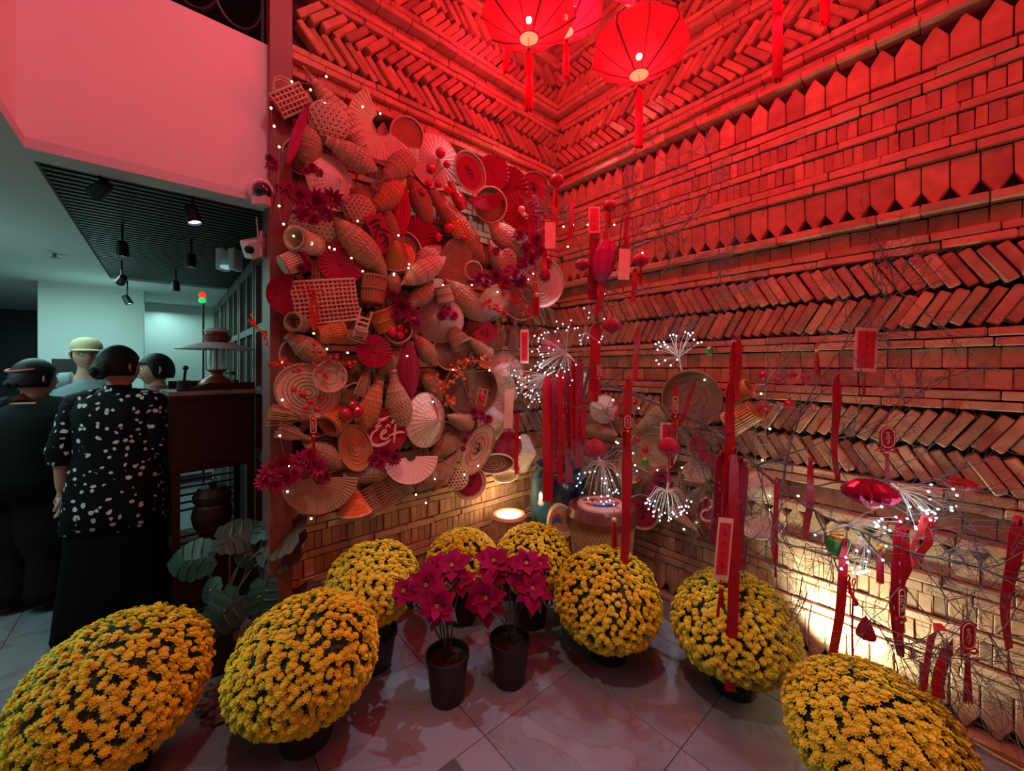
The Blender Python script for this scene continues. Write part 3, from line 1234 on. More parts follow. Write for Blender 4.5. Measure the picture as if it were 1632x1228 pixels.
def sprig(path, n, label, W=WL, d=.16, m=BLOSM, spread=9, rpx=3.4, name='blossom_sprig', cat='blossom branch', group='sprigs of small blossoms', seed=1):
    """small five-petalled blossoms along a thin twig"""
    O = W.at(*path[0], d)
    root = thing(name, label, cat, Matrix.Translation(O), group)
    r = random.Random(seed)
    pts = [W.at(x, y, d) - O for x, y in path]
    b = MB()
    b.tube(pts, .003, 5)
    for i in range(len(path) * 2):
        j = r.randrange(len(path))
        x, y = path[j]
        b.tube([pts[j], W.at(x + r.uniform(-spread, spread) * 1.4, y + r.uniform(-spread, spread) * 1.4, d) - O], .0016, 4)
    b.build('twig', WICKD, root)
    for i in range(n):
        t = r.random() * (len(path) - 1)
        j = int(t)
        f = t - j
        x = path[j][0] * (1 - f) + path[j + 1][0] * f + r.gauss(0, spread * .6)
        y = path[j][1] * (1 - f) + path[j + 1][1] * f + r.gauss(0, spread * .6)
        M = Matrix.Translation(-O) @ facing(W, x, y, d + r.uniform(-.02, .03), .6, r.uniform(0, 6)) @ Matrix.Rotation(r.uniform(-.8, .8), 4, 'X')
        R = disc_r(W, x, y, d, rpx * r.uniform(.8, 1.3))
        b = MB()
        for k in range(5):
            a = 2 * pi * k / 5
            u = Vector((cos(a), sin(a), .25))
            v = Vector((-sin(a), cos(a), 0))
            b.add([Vector((0, 0, 0)), u * .6 - v * .38, u * 1.05 + Vector((0, 0, .1)), u * .6 + v * .38], [(0, 1, 2), (0, 2, 3)], M @ Matrix.Scale(R, 4))
        b.build('blossom', m, root)
    return root


def tassel(px, py1, py2, wpx, label, Y=None, W=None, d=.1, m=None, name='hanging_tassel', cat='tassel', group='red silk tassels', knot=True):
    A = P(px, py1, Y) if Y else W.at(px, py1, d)
    B = P(px, py2, Y) if Y else W.at(px, py2, d)
    L = (A.z - B.z)
    R = wpx / 2 * A.y / F
    root = thing(name, label, cat, Matrix.Translation(A), group)
    b = MB()
    r = random.Random(int(px))
    b.tube([(0, 0, L * .35), (0, 0, 0)], .0016, 4)
    b.build('cord', m or CRIMC, root)
    b = MB()
    b.ball((0, 0, 0), max(R * 1.1, .006), 8, 6)
    b.build('knot', GOLD if knot else CRIMC, root)
    b = MB()
    for i in range(16):
        a = 2 * pi * i / 16
        b.tube([(cos(a) * R * .4, sin(a) * R * .4, -R * .5), (cos(a) * R * .9, sin(a) * R * .9, -L * .4), (cos(a) * R, sin(a) * R, -L * r.uniform(.92, 1))], R * .22, 3)
    b.build('threads', m or RIB, root, kind='stuff')
    return root
# ------------------------------------------------------------------ the basket wall, from the top down
grid_bag((465, 160), 50, 34, 38, 'pale open-weave square basket with two hoop handles, topmost beside the board', nx=7, ny=5, handles=True, d=.12, m=WICKL, group='woven bags', bar=.3, back=mat('red lining', (.45, .05, .03), .7), name='handled_basket', cat='basket')
trap((482, 104), (577, 236), 44, 'very long tapering fish trap reaching highest on the basket wall', shape='drop', d=.11, body=WICKL, nr=16)
leafpad((490, 170), (458, 262), 17, 'long narrow crimson plume hanging under the handled basket', d=.15, m=PETAL)
trap((494, 190), (489, 264), 42, 'plump upright fish trap beside the crimson plume', d=.11)
hexlattice((524, 194), 29, 'domed hexagon weave basket lying on the longest fish trap', d=.17)
trap((519, 222), (602, 272), 36, 'pale torpedo-shaped fish trap below the domed hexagon basket', d=.16, body=WICKL, shape='torpedo')
pleat_fan((608, 200), 50, 118, 332, 'wide ribbed palm fan spread like a crescent at the top of the baskets', d=.14, inner=.30, group='ribbed palm fans')
tray((648, 216), 26, 'plain brown round tray half behind the crescent fan', m=mat('brown tray', (.42, .17, .08), .6, noise=.3), rings=0, d=.05)
hat((528, 292), 42, 'conical palm hat under the two crossed fish traps at the top', tip=(28, 12), d=.07)
trap((607, 289), (667, 238), 36, 'slanting glossy fish trap overlapping the plain brown tray', d=.12, stave=STAVE)
hat((694, 258), 42, 'large pale conical hat behind the red berries at the top edge', d=.04, h=.25, tilt=.22)
hexlattice((573, 336), 24, 'small open hexagon basket next to the dried grass tuft', d=.11, m=WICK)
trap((648, 286), (592, 336), 38, 'rusty fish trap pointing down to the small hexagon basket', d=.10, body=BAMBOO)
broom((590, 295), (618, 315), 26, 'tuft of dried brown grass tucked between fish traps near the top', d=.12, m=WICKD, n=60)
leafpad((645, 300), (638, 378), 28, 'upright crimson paper leaf between two fish traps', d=.12)
trap((655, 280), (686, 362), 33, 'narrow brown fish trap standing beside the crimson paper leaf', d=.10, body=mat('rust wicker', (.44, .17, .08), .6, var=.1, noise=.3))
trap((686, 302), (772, 420), 38, 'long rust-coloured fish trap ending behind the ribbed fan with a hole', d=.11, body=mat('rust wicker', (.44, .17, .08)), shape='torpedo')
hexlattice((733, 364), 15, 'little orange sieve holding red beans on the long rust trap', d=.17, m=BAMBOO, dome=.3, cells=3.2)
trap((716, 288), (739, 334), 20, 'shiny dark red gourd wedged under the oval paper tray', name='gourd', cat='gourd', d=.15, body=BERRY, stave=CRIMC, nst=5, nr=2, shape='bottle', group='gourds')
tray((748, 275), 24, 'tilted oval tray faced with red paper and a black brush letter', ry=1.3, spin=radians(32), d=.12, face=(.78, CRIM), rings=0, letter='fu', tilt=.5)
paper_fan((785, 276), 27, 'crimson pleated fan just behind the tilted oval tray', d=.06)
tray((778, 328), 26, 'round bowl basket with a half fan of crimson paper over its mouth', m=WICK, d=.10, depth=.55, name='bowl_basket', cat='basket', group=None)
paper_fan((772, 312), 29, 'half-round crimson fan over the bowl basket', 200, 380, d=.17, rot=(0, 30))
paper_fan((810, 300), 32, 'large crimson pleated fan between bowl basket and dark plaque', d=.06)
tray((850, 301), 24, 'round dark plaque with black calligraphy near the brick corner', m=CRIMC, rimm=WICKD, rings=0, d=.06, letter='sweep', depth=.08, name='calligraphy_plaque', cat='plaque', group=None)
paper_fan((829, 338), 31, 'crimson fan carrying a small pale gourd charm', d=.10)
bl = thing('gourd_charm', 'small pale pink gourd charm hung on a crimson fan', 'charm', facing(WL, 831, 336, .15, .6))
b = MB()
b.ball((0, .010, 0), .026, 12, 8)
b.ball((.02, -.022, 0), .017, 10, 7)
b.build('gourd_body', mat('pink clay', (.85, .35, .25), .5), bl)
b = MB()
b.tube([(-.02, -.01, .02), (.02, -.035, .02), (.045, -.02, .02), (.05, -.045, .01), (.03, -.05, .01)], .004, 5)
b.build('curl', mat('pink clay', (.85, .35, .25)), bl)
leafpad((852, 312), (852, 400), 30, 'broad hanging crimson cloth strip beside the gourd charm', d=.12, m=CRIMC, pw=.25, name='cloth_strip', cat='cloth', group=None)
trap((778, 352), (834, 408), 40, 'large slanting fish trap near the corner below the half fan', d=.12, body=WICKL)
trap((776, 376), (802, 432), 28, 'smaller fish trap tucked under the slanting one near the corner', d=.13, body=WICKL, shape='drop')
hexlattice((809, 416), 14, 'tiny oval hexagon sieve near the corner', d=.19, sy=1.3, cells=3.8, dome=.2)
paper_fan((665, 377), 32, 'crimson paper fan at the middle top, left of the long rust trap', d=.07)
trap((527, 342), (617, 440), 46, 'big brown fish trap lying diagonally above the crimson fan', d=.13, shape='spindle', body=WICK, nr=15)
hexlattice((500, 366), 34, 'wide pale hexagon weave tray under the dark chrysanthemums', d=.09, dome=.15, cells=5, tilt=.5, rot=(0, -25))
cup((505, 392), (468, 378), 36, 'round bamboo basket turned with its open mouth to the viewer', d=.10, d2=.20, m=WICKL, hoops=(.1, .94))
cup((450, 424), (476, 414), 34, 'small white woven cup spilling tiny pink flowers', d=.14, m=WICKL, hoops=(.05, .9))
bloom_cluster([(485, 410, 11), (492, 422, 10), (481, 428, 9)], 'tiny pink flowers spilling from the white cup', d=.16)
paper_fan((543, 421), 34, 'crimson paper fan under the big diagonal fish trap', d=.11, rot=(0, 12))
pl = thing('calligraphy_card', 'tilted crimson card with black brush writing right of the diagonal trap', 'card', facing(WL, 607, 372, .15, .4, radians(28)))
b = MB()
b.slab([(-.05, -.1), (.05, -.1), (.05, .1), (-.05, .1)], .006)
b.build('card', CRIM, pl)
calligraphy('fu', .085, pl, .008)
hat((632, 408), 28, 'narrow orange cone edged with a string of red beads', tip=(-20, 30), m=BAMBOO, h=1.3, d=.10, name='bamboo_cone', cat='cone', group=None)
broom((508, 400), (512, 455), 30, 'tan grass bundle standing behind the woven bag', d=.08)
paper_fan((462, 470), 33, 'crimson half fan sticking out beyond the brown board', 80, 285, d=.13)
grid_bag((520, 480), 96, 66, 10, 'large flat woven bag with rows of long slits', nx=14, ny=10, d=.14, m=WICKL, back=mat('red lining', (.45, .05, .03)), tilt=.45)
bw = thing('ribbon_bow', 'bright red bow with hanging tails pinned on the woven bag', 'bow', facing(WL, 499, 466, .20, .6))
b = MB()
for s_ in (-1, 1):
    b.ribbon([(0, 0, 0), (s_ * .03, .02, .015), (s_ * .045, 0, .02), (s_ * .03, -.018, .015), (0, 0, .004)], .022, (0, .2, 1))
b.build('loop', BLOSM, bw)
b = MB()
b.ribbon([(0, 0, .01), (-.01, -.08, .012), (.005, -.18, .01)], .016, (1, 0, 0))
b.ribbon([(0, 0, .01), (.02, -.07, .012), (.01, -.15, .01)], .014, (1, 0, 0))
b.build('tail', BLOSM, bw)
cup((594, 484), (597, 440), 38, 'upright dark orange bamboo cup right of the woven bag', m=mat('rust wicker', (.44, .17, .08)), d=.13)
trap((629, 430), (624, 474), 26, 'short pale fish trap between bamboo cup and the pink pair', d=.12)
trap((657, 428), (703, 392), 30, 'pink-lit fish trap half hidden behind its twin', d=.10, body=WICKL, nst=18)
trap((638, 454), (710, 410), 36, 'pale pink-lit fish trap lying in front of its twin', d=.17, body=WICKL, nst=20, nr=6)
pleat_fan((752, 431), 56, 92, 250, 'ribbed palm fan with a round hole at its hub', d=.13, inner=.22, group='ribbed palm fans', m=WICK)
tray((754, 431), 14, 'small round wooden plate in the hub of the ribbed fan', d=.19, rings=0, m=WICKD, name='wooden_plate', cat='plate', group=None)
trap((644, 492), (706, 444), 32, 'brown fish trap below the pink pair', d=.11)
hat((702, 510), 36, 'conical hat in the centre with a fringe of red flowers', tip=(-15, -10), d=.06, h=.5)
trap((710, 444), (770, 512), 42, 'broad brown fish trap in the centre right of the hat', d=.14, shape='spindle')
cup((704, 456), (711, 482), 26, 'little upside-down cup with crimson tufts below it', d=.17, m=WICKL)
bloom_cluster([(712, 496, 13), (704, 503, 10), (722, 503, 10)], 'crimson tufts hanging below the little cup', d=.18)
hat((786, 484), 34, 'half hat hung with red beads near the corner', tip=(30, -30), d=.10, h=.6)
cup((721, 528), (738, 552), 34, 'dark twisted basket with a folded rim near the orange flowers', d=.12, m=WICK, d2=.18, taper=.6)
trap((775, 566), (742, 535), 30, 'horn-shaped trap with its open mouth above the orange flowers', d=.14, shape='horn', d2=.18)
trap((660, 532), (696, 584), 30, 'light brown fish trap beside the tall red oval fan', d=.12)
pl = thing('calligraphy_card', 'crimson diamond card tucked above two straw brooms', 'card', facing(WL, 774, 532, .15, .5, radians(40)))
b = MB()
b.slab([(-.07, -.06), (.07, -.06), (.07, .06), (-.07, .06)], .006)
b.build('card', CRIM, pl)
calligraphy('loops', .05, pl, .008)
broom((793, 510), (796, 554), 26, 'straw broom hanging left of a red-bordered tag', d=.10)
broom((821, 510), (818, 560), 22, 'thin straw broom closest to the red-bordered tag', d=.10)
hat((800, 602), 40, 'conical hat behind the white fairy lights', tip=(-10, 5), d=.06, h=.55, tilt=.35)
tray((860, 450), 40, 'large pale pleated tray at the brick corner', d=.10, m=PALM, rimm=WICKL, tilt=.35)
# the dark basket with the straw nest
tray((746, 619), 42, 'deep dark round basket holding dry stalks and a red fish ornament', m=WICKD, rimm=WICKD, rings=0, d=.08, depth=.55, name='deep_basket', cat='basket', group=None)
broom((748, 640), (742, 590), 34, 'dry stalks fanned out inside the deep dark basket', d=.16, m=STRAW)
fr = thing('window_charm', 'little lattice frame charm with a red fish in the dark basket', 'charm', facing(WL, 768, 632, .22, .6, radians(-12)))
b = MB()
for x in (-.03, 0, .03):
    b.box((x, 0, 0), (.004, .10, .006))
for y in (-.05, -.016, .016, .05):
    b.box((0, y, 0), (.064, .004, .006))
b.build('lattice', WICKL, fr)
b = MB()
b.ball((-.005, .0, .012), .018, 10, 8, sc=(1, 1.9, .6))
b.add([(-.005, -.03, .012), (-.025, -.055, .012), (.015, -.055, .012)], [(0, 1, 2)])
b.build('fish', BLOSM, fr)
sprig([(690, 600), (705, 618), (714, 640)], 24, 'orange blossoms left of the deep dark basket', m=ORANGE, d=.20, seed=3)
sprig([(735, 577), (760, 574), (790, 578)], 34, 'orange blossoms arching above the deep dark basket', m=ORANGE, d=.20, seed=4, spread=10)
sprig([(712, 612), (735, 598), (722, 590)], 16, 'orange-red berries over the rim of the dark basket', m=ORANGE, d=.22, seed=5, spread=7)
cup((484, 516), (466, 512), 28, 'brown basket mouth beneath the woven bag', m=WICK, d=.10, d2=.16)
cup((506, 534), (548, 527), 32, 'orange bamboo cup holding a sheaf of pale sticks', m=BAMBOO, d=.12)
broom((540, 528), (585, 538), 26, 'sheaf of pale sticks in the lying orange cup', d=.15, m=WICKL, n=26, neck=.05)
ch = thing('toy_chair', 'tiny pale bamboo chair among the baskets', 'chair', facing(WL, 577, 520, .22, .5, radians(-14)))
for x in (-.028, .028):
    b = MB()
    b.tube([(x, .09, 0), (x, -.06, 0)], .0045, 5)
    b.build('leg', WICKL, ch)
for y in (.045, .02, -.005):
    b = MB()
    b.box((0, y, 0), (.056, .010, .006))
    b.build('back_slat', WICKL, ch)
b = MB()
b.box((0, -.022, .02), (.06, .008, .045))
b.build('seat', WICKL, ch)
cup((618, 528), (604, 494), 34, 'tilted orange bamboo cup under the fish traps', m=BAMBOO, d=.13)
tray((632, 524), 22, 'small basket full of red balls', m=WICK, d=.12, depth=.5, rings=2, name='bowl_basket', cat='basket', group=None)
berries([(625, 530, 7), (636, 522, 7), (637, 534, 7), (647, 528, 5)], 'red balls lying in the small basket', d=.17, name='red_ball', cat='balls', group=None, crown=False)
paper_fan((596, 560), 27, 'crimson fan above the pear-shaped trap', d=.15, rot=(0, 10))
leafpad((650, 542), (655, 634), 36, 'tall crimson oval paper fan in the lower middle', d=.15, pw=.7)
trap((457, 532), (522, 578), 38, 'brown fish trap behind the red blossom branch', d=.10, shape='torpedo')
trap((597, 600), (643, 556), 30, 'fish trap below the small crimson fan', d=.10)
tray((491, 624), 48, 'large round tray woven in wide concentric rings', ry=.86, spin=radians(-38), d=.11, rings=6, m=WICKL, rimm=WICK, tilt=.65, depth=.10)
tray((526, 600), 24, 'small pale plate overlapping the ringed tray', m=WICKL, rings=1, d=.19, name='woven_plate', cat='plate', group=None)
broom((490, 668), (427, 660), 34, 'bushy straw broom poking out past the brown board', d=.12)
broom((494, 700), (442, 682), 30, 'reddish straw broom under the bushy one', d=.11, m=WICK)
cup((550, 658), (523, 680), 36, 'open orange bamboo cup under the ringed tray', m=BAMBOO, d=.11, d2=.16)
broom((589, 578), (574, 634), 26, 'upright grass bundle between tray and bottle trap', d=.12)
broom((535, 612), (572, 645), 26, 'slanting brown grass bundle right of the ringed tray', d=.10, m=WICK)
trap((605, 606), (572, 694), 36, 'leaning orange-brown fish trap left of the bottle trap', d=.12, shape='torpedo', body=BAMBOO)
trap((624, 588), (641, 676), 42, 'bottle-shaped fish trap with a flared neck above the lettered plaque', d=.12, shape='bottle')
# Tet plaque
tp = tray((613, 686), 34, 'dark red round plaque with pale Tết lettering', m=CRIMC, rimm=CRIMC, rings=0, d=.14, depth=.06, name='lettered_plaque', cat='plaque', group=None)
sc_ = 1 / 40.0


def tet(pts, wds):
    return [((x - 937) / 165, -(y - 552) / 165, wd) for (x, y), wd in zip(pts, wds)]


TET = [tet([(812, 492), (845, 488), (880, 470), (920, 470), (965, 448)], (.13, .16, .15, .14, .04)),
       tet([(905, 478), (888, 500), (872, 520), (892, 520), (912, 508)], (.05, .09, .10, .08, .05)),
       tet([(890, 535), (850, 562), (835, 605), (850, 640), (890, 652), (940, 640), (975, 615)], (.06, .10, .12, .13, .14, .11, .05)),
       tet([(905, 585), (935, 565), (945, 550), (925, 548), (908, 575), (915, 605), (945, 608), (968, 595)], (.05, .08, .08, .07, .09, .10, .08, .04)),
       tet([(940, 530), (958, 510), (972, 528)], (.05, .08, .05)),
       tet([(985, 500), (1005, 465)], (.10, .04)),
       tet([(1012, 508), (1005, 560), (998, 645)], (.07, .10, .06)),
       tet([(962, 588), (1005, 574), (1045, 568), (1078, 574)], (.04, .09, .09, .04))]
GLYPHS['tet'] = TET
calligraphy('tet', .125, tp, .016, m=PINKP)
hat((679, 669), 43, 'white conical hat with a red ribbon, right of the lettered plaque', tip=(32, 0), d=.13, h=.62, strap=True, tilt=.55)
tray((566, 713), 24, 'oval orange tray below the red apples', ry=1.55, spin=radians(14), m=BAMBOO, rimm=WICK, rings=4, d=.14, depth=.12, tilt=.35)
trap((482, 706), (556, 744), 36, 'striped fish trap behind the oval orange tray', d=.10)
trap((545, 760), (625, 748), 30, 'lying fish trap under the oval orange tray', d=.11, shape='torpedo')
pleat_fan((512, 760), 55, 180, 352, 'wide brown ribbed fan opening downward at the lowest corner', d=.13, inner=.24, m=WICK, group='ribbed palm fans')
cp = hat((565, 815), 26, 'glowing orange pleated cone at the foot of the baskets', tip=(0, 78), m=mat('orange pleat', (.85, .16, .03), .6, noise=.1), h=1.7, d=.10, name='pleated_cone', cat='cone', group=None)
grid_bag((613, 786), 76, 44, 22, 'ribbed woven bag lying at the foot of the baskets', nx=4, ny=9, d=.11, m=WICK, back=WICKD, bar=.6, tilt=.4)
pf = pleat_fan((655, 727), 42, 188, 356, 'pale pink folding fan with a scalloped border', d=.19, inner=.2, m=mat('pale sandal wood', (.88, .56, .46), .5), group=None, name='folding_fan', depth=.04, n=18)
trap((684, 732), (734, 688), 34, 'fish trap right of the folding fan', d=.10)
trap((653, 784), (713, 736), 36, 'dim fish trap along the lower edge', d=.10)
trap((688, 786), (729, 718), 26, 'slender fish trap along the lower edge beside the dim one', d=.13)
hexlattice((729, 762), 17, 'small square-holed sieve at the lower edge', d=.15, dome=.2, cells=3.6)
trap((745, 675), (712, 662), 32, 'short horn basket touching the white hat', d=.15, shape='horn', d2=.19)
tray((748, 768), 26, 'tray with a crimson diamond card at the lower edge', m=WICKL, rings=0, d=.12, face=(.8, CRIM), letter='loops')
tray((761, 715), 22, 'long oval woven tray with faint dark writing', ry=1.95, spin=radians(-32), m=WICKL, rimm=WICK, rings=3, d=.15, depth=.08, letter='sweep', tilt=.4)
hat((786, 670), 33, 'pale conical hat partly behind the blank tag', tip=(20, -5), d=.08, h=.5, tilt=.4)
paper_fan((810, 710), 22, 'crimson fan below the blank tag near the corner', d=.10)
tray((787, 738), 30, 'shallow oval mesh pan with a pale rim', ry=.5, m=WICKD, rimm=PALM, rings=3, d=.12, depth=.3, name='mesh_pan', cat='pan', group=None)
tray((803, 757), 20, 'pale crumpled basket under the mesh pan', ry=.5, m=PALM, rimm=WICKL, rings=2, d=.08, depth=.5, name='pale_basket', cat='basket', group=None)
hat((836, 722), 30, 'white conical hat lowest in the corner beside the jar', tip=(45, 0), d=.06, h=.7)

# flowers, berries and sprigs on the basket wall
bloom_cluster([(436, 264, 13), (430, 252, 8)], 'crimson bloom spilling over the edge beside the camera dome')
bloom_cluster([(497, 268, 11), (508, 275, 9), (487, 272, 8)], 'crimson blooms above the conical hat at the top', d=.18)
bloom_cluster([(505, 320, 22), (478, 312, 19), (530, 316, 20), (460, 304, 16), (446, 300, 10), (520, 342, 16), (482, 340, 17), (500, 350, 13)], 'dark crimson chrysanthemum bunch over the wide hexagon tray', d=.17)
bloom_cluster([(431, 752, 20), (450, 738, 17), (420, 768, 15), (458, 762, 17), (440, 774, 14)], 'bright pink-red bloom bunch at the lowest edge of the brown board', d=.20)
bloom_cluster([(478, 735, 20), (505, 745, 21), (517, 760, 14), (470, 755, 15), (492, 726, 16)], 'deep crimson blooms above the brown ribbed fan', d=.19)
bloom_cluster([(612, 722, 16), (628, 730, 14), (595, 732, 13), (606, 738, 12)], 'crimson blooms under the lettered plaque', d=.19)
bloom_cluster([(640, 487, 18), (655, 502, 18), (632, 500, 13), (625, 470, 11), (660, 515, 13)], 'dark crimson chrysanthemums in the middle above the red balls', d=.19)
bloom_cluster([(762, 442, 14), (775, 452, 11), (790, 440, 13), (804, 450, 15), (820, 436, 13), (830, 448, 14), (812, 430, 11), (790, 400, 10)], 'mass of dark crimson blooms left of the corner tray', d=.20)
bloom_cluster([(838, 395, 14), (855, 382, 13), (846, 412, 15), (862, 400, 13), (833, 420, 13), (872, 420, 12), (828, 375, 12), (868, 440, 12)], 'crimson blooms hanging over the brick corner', d=.20)
bloom_cluster([(766, 662, 12), (778, 668, 10), (755, 656, 9)], 'small red flowers on the rim of the dark basket', d=.22)
bloom_cluster([(745, 690, 7), (741, 702, 7), (738, 715, 6)], 'string of tiny scarlet flowers above the oval woven tray', d=.20)
berries([(702, 244, 8), (687, 269, 8), (712, 262, 6), (683, 292, 6), (698, 293, 6), (674, 306, 6), (714, 305, 7)], 'loose spray of dark red berries on the large pale hat')
berries([(715, 364, 8), (698, 378, 7), (739, 379, 6)], 'three dark red berries on the long rust trap')
ap = berries([(551, 659, 11), (570, 655, 10), (562, 645, 7)], 'pair of red apples with green leaves above the oval orange tray', name='apple_pair', cat='apples', group=None, d=.2)
b = MB()
for k in range(4):
    b.ball((0, 0, .04 + k * .008), .009, 6, 4, sc=(1, .6, 1))
b.build('leaf', mat('dull green', (.05, .16, .04), .6), ap)
berries([(468, 620, 5), (482, 628, 6), (495, 640, 5), (510, 634, 5), (488, 648, 5), (505, 652, 5)], 'red petals scattered on the ringed tray', d=.17, m=BLOSM, name='petal_scatter', cat='petals', group=None, crown=False)
sprig([(395, 509), (408, 520), (425, 540), (428, 552)], 13, 'thin twig of red plum blossom reaching over the doorway', d=.22, seed=11, spread=5)
sprig([(428, 580), (445, 575), (462, 580), (480, 590)], 20, 'red plum blossom twig over the top of the ringed tray', d=.22, seed=12, spread=6)
sprig([(495, 545), (505, 560), (520, 572), (545, 578), (565, 582)], 30, 'red plum blossom branch across the fish traps', d=.22, seed=13, spread=8)
sprig([(500, 575), (512, 590), (520, 603)], 9, 'short blossom twig with a grey stem on the ringed tray', d=.22, seed=17, spread=4)
sprig([(800, 445), (815, 470), (830, 490), (850, 505)], 40, 'scarlet flower sprig between brooms and corner tray', d=.2, seed=14, spread=13)
sprig([(860, 330), (872, 360), (866, 390), (850, 430)], 36, 'crimson petal garland down the brick corner', d=.2, seed=15, spread=12, m=PETAL)
sprig([(760, 480), (790, 490), (808, 500)], 22, 'scarlet beads along the half hat near the corner', d=.2, seed=16, spread=7)
sprig([(640, 385), (650, 410), (646, 440)], 14, 'string of scarlet beads along the orange cone', d=.18, seed=18, spread=2, rpx=2.5)


def plaque_charm(px, py, wpx, hpx, label, Y=None, W=WL, d=.22, tlen=60, m=RIB, line=PINKP, kind_='fu', rotz=0, tw=7):
    """small rounded charm plate with a raised outline, knot wings and a tassel"""
    O = P(px, py, Y) if Y else W.at(px, py, d)
    sc = O.y / F
    w, h = wpx * sc, hpx * sc
    root = thing('knotted_charm', label, 'charm', frame(O, Vector((1, 0, 0)), Vector((0, 0, 1)), Vector((0, -1, 0))) @ Matrix.Rotation(rotz, 4, 'Y'), 'hanging charms with rounded plates')
    b = MB()
    out = []
    r = w / 2
    for a in range(0, 181, 20):
        out.append((r * cos(radians(a)), h / 2 - r + r * sin(radians(a))))
    for a in range(180, 361, 20):
        out.append((r * cos(radians(a)), -h / 2 + r + r * sin(radians(a))))
    b.slab(out, .003)
    b.build('plate', m, root)
    b = MB()
    b.tube([(x * .82, y * .88, .004) for x, y in out], .0018, 4, closed=True)
    b.build('outline', line, root)
    calligraphy('fu', h * .3, root, .004, m=line, M=Matrix.Scale(.62, 4, (1, 0, 0)))
    for s_ in (-1, 1):
        b = MB()
        b.tube([(0, -h / 2, 0), (s_ * w * .5, -h / 2 + .005, 0), (s_ * w * .7, -h / 2 - .006, 0), (s_ * w * .4, -h / 2 - .012, 0), (0, -h / 2 - .004, 0)], .0035, 5)
        b.build('knot_loop', m, root)
    L = tlen * sc
    b = MB()
    b.tube([(0, h / 2, 0), (0, h / 2 + .10, -.002)], .0013, 4)
    b.build('cord', m, root)
    b = MB()
    b.ball((0, -h / 2 - .012, 0), .007, 8, 6)
    b.build('bead', GOLD, root)
    b = MB()
    for i in range(10):
        a = 2 * pi * i / 10
        b.tube([(cos(a) * .003, -h / 2 - .016, sin(a) * .003), (cos(a) * tw * sc * .5, -h / 2 - L, sin(a) * .006)], .002, 3)
    b.build('tassel', m, root)
    return root


plaque_charm(500, 678, 11, 26, 'red rounded charm with outlined characters below the ringed tray', tlen=42)
plaque_charm(853, 456, 11, 15, 'red diamond charm on the large corner tray', tlen=26, d=.2)

# warm string lights pinned over the baskets
bulbs_L = [(432, 172), (437, 201), (445, 234), (445, 328), (452, 357), (468, 376), (497, 388), (525, 394), (533, 397), (560, 411), (578, 432), (628, 438), (520, 122), (465, 130), (495, 143), (518, 165), (578, 170), (606, 181),
           (628, 436), (651, 427), (706, 454), (752, 454), (780, 448), (793, 465), (521, 556), (554, 562), (500, 531), (649, 567), (635, 375), (652, 421), (450, 577), (450, 637), (446, 694), (460, 742), (458, 783), (496, 826),
           (663, 788), (693, 763), (722, 589), (780, 590), (740, 756), (762, 742), (843, 600), (828, 697), (679, 801), (852, 535), (848, 560), (842, 445), (850, 436), (570, 352), (690, 640)]


def light_string(pts, label, W, d, m, name='string_light', r=.0052, wire=True):
    O = W.at(*pts[0], d)
    root = thing(name, label, 'string lights', Matrix.Translation(O), None)
    q = [W.at(x, y, d) - O for x, y in pts]
    if wire:
        b = MB()
        for a, c in zip(q, q[1:]):
            if (a - c).length < .42:
                b.tube([a, (a + c) / 2 - Vector((0, 0, .012)) - W.n * .02, c], .0011, 3)
        b.build('wire', WIRE, root, kind='stuff')
    bm = MB()
    bm.ball((0, 0, 0), r, 8, 6)
    me = bm.mesh('bulb', m)
    for x in q:
        link('bulb', me, root, Matrix.Translation(x))
    return root


light_string(bulbs_L[:18], 'warm fairy lights down the upper edge of the baskets', WL, .20, LEDY)
light_string(bulbs_L[18:34], 'warm fairy lights winding through the middle of the baskets', WL, .21, LEDY)
light_string(bulbs_L[34:], 'warm fairy lights along the lower edge of the baskets', WL, .22, LEDY)
# ------------------------------------------------------------------ lanterns
SILK = mat('red lantern silk', (.88, .012, .05), .5, transl=.72)
_nt = SILK.node_tree
_tr = _nt.nodes.new('ShaderNodeBsdfTransparent')
_ms = _nt.nodes.new('ShaderNodeMixShader')
_ms.inputs[0].default_value = .13
_out = _nt.nodes['Material Output']
_nt.links.new(_out.inputs[0].links[0].from_socket, _ms.inputs[1])
_nt.links.new(_tr.outputs[0], _ms.inputs[2])
_nt.links.new(_ms.outputs[0], _out.inputs[0])
SILKT = mat('lantern tassel red', (.62, .006, .03), .4)
BULB = mat('lantern bulb', (1, .8, .5), .4, emit=(1, .62, .25), estr=120)
RIBM = mat('dark lantern rib', (.16, .01, .012), .5)
PALER = mat('lantern lower ring', (.9, .35, .28), .5, transl=.6)


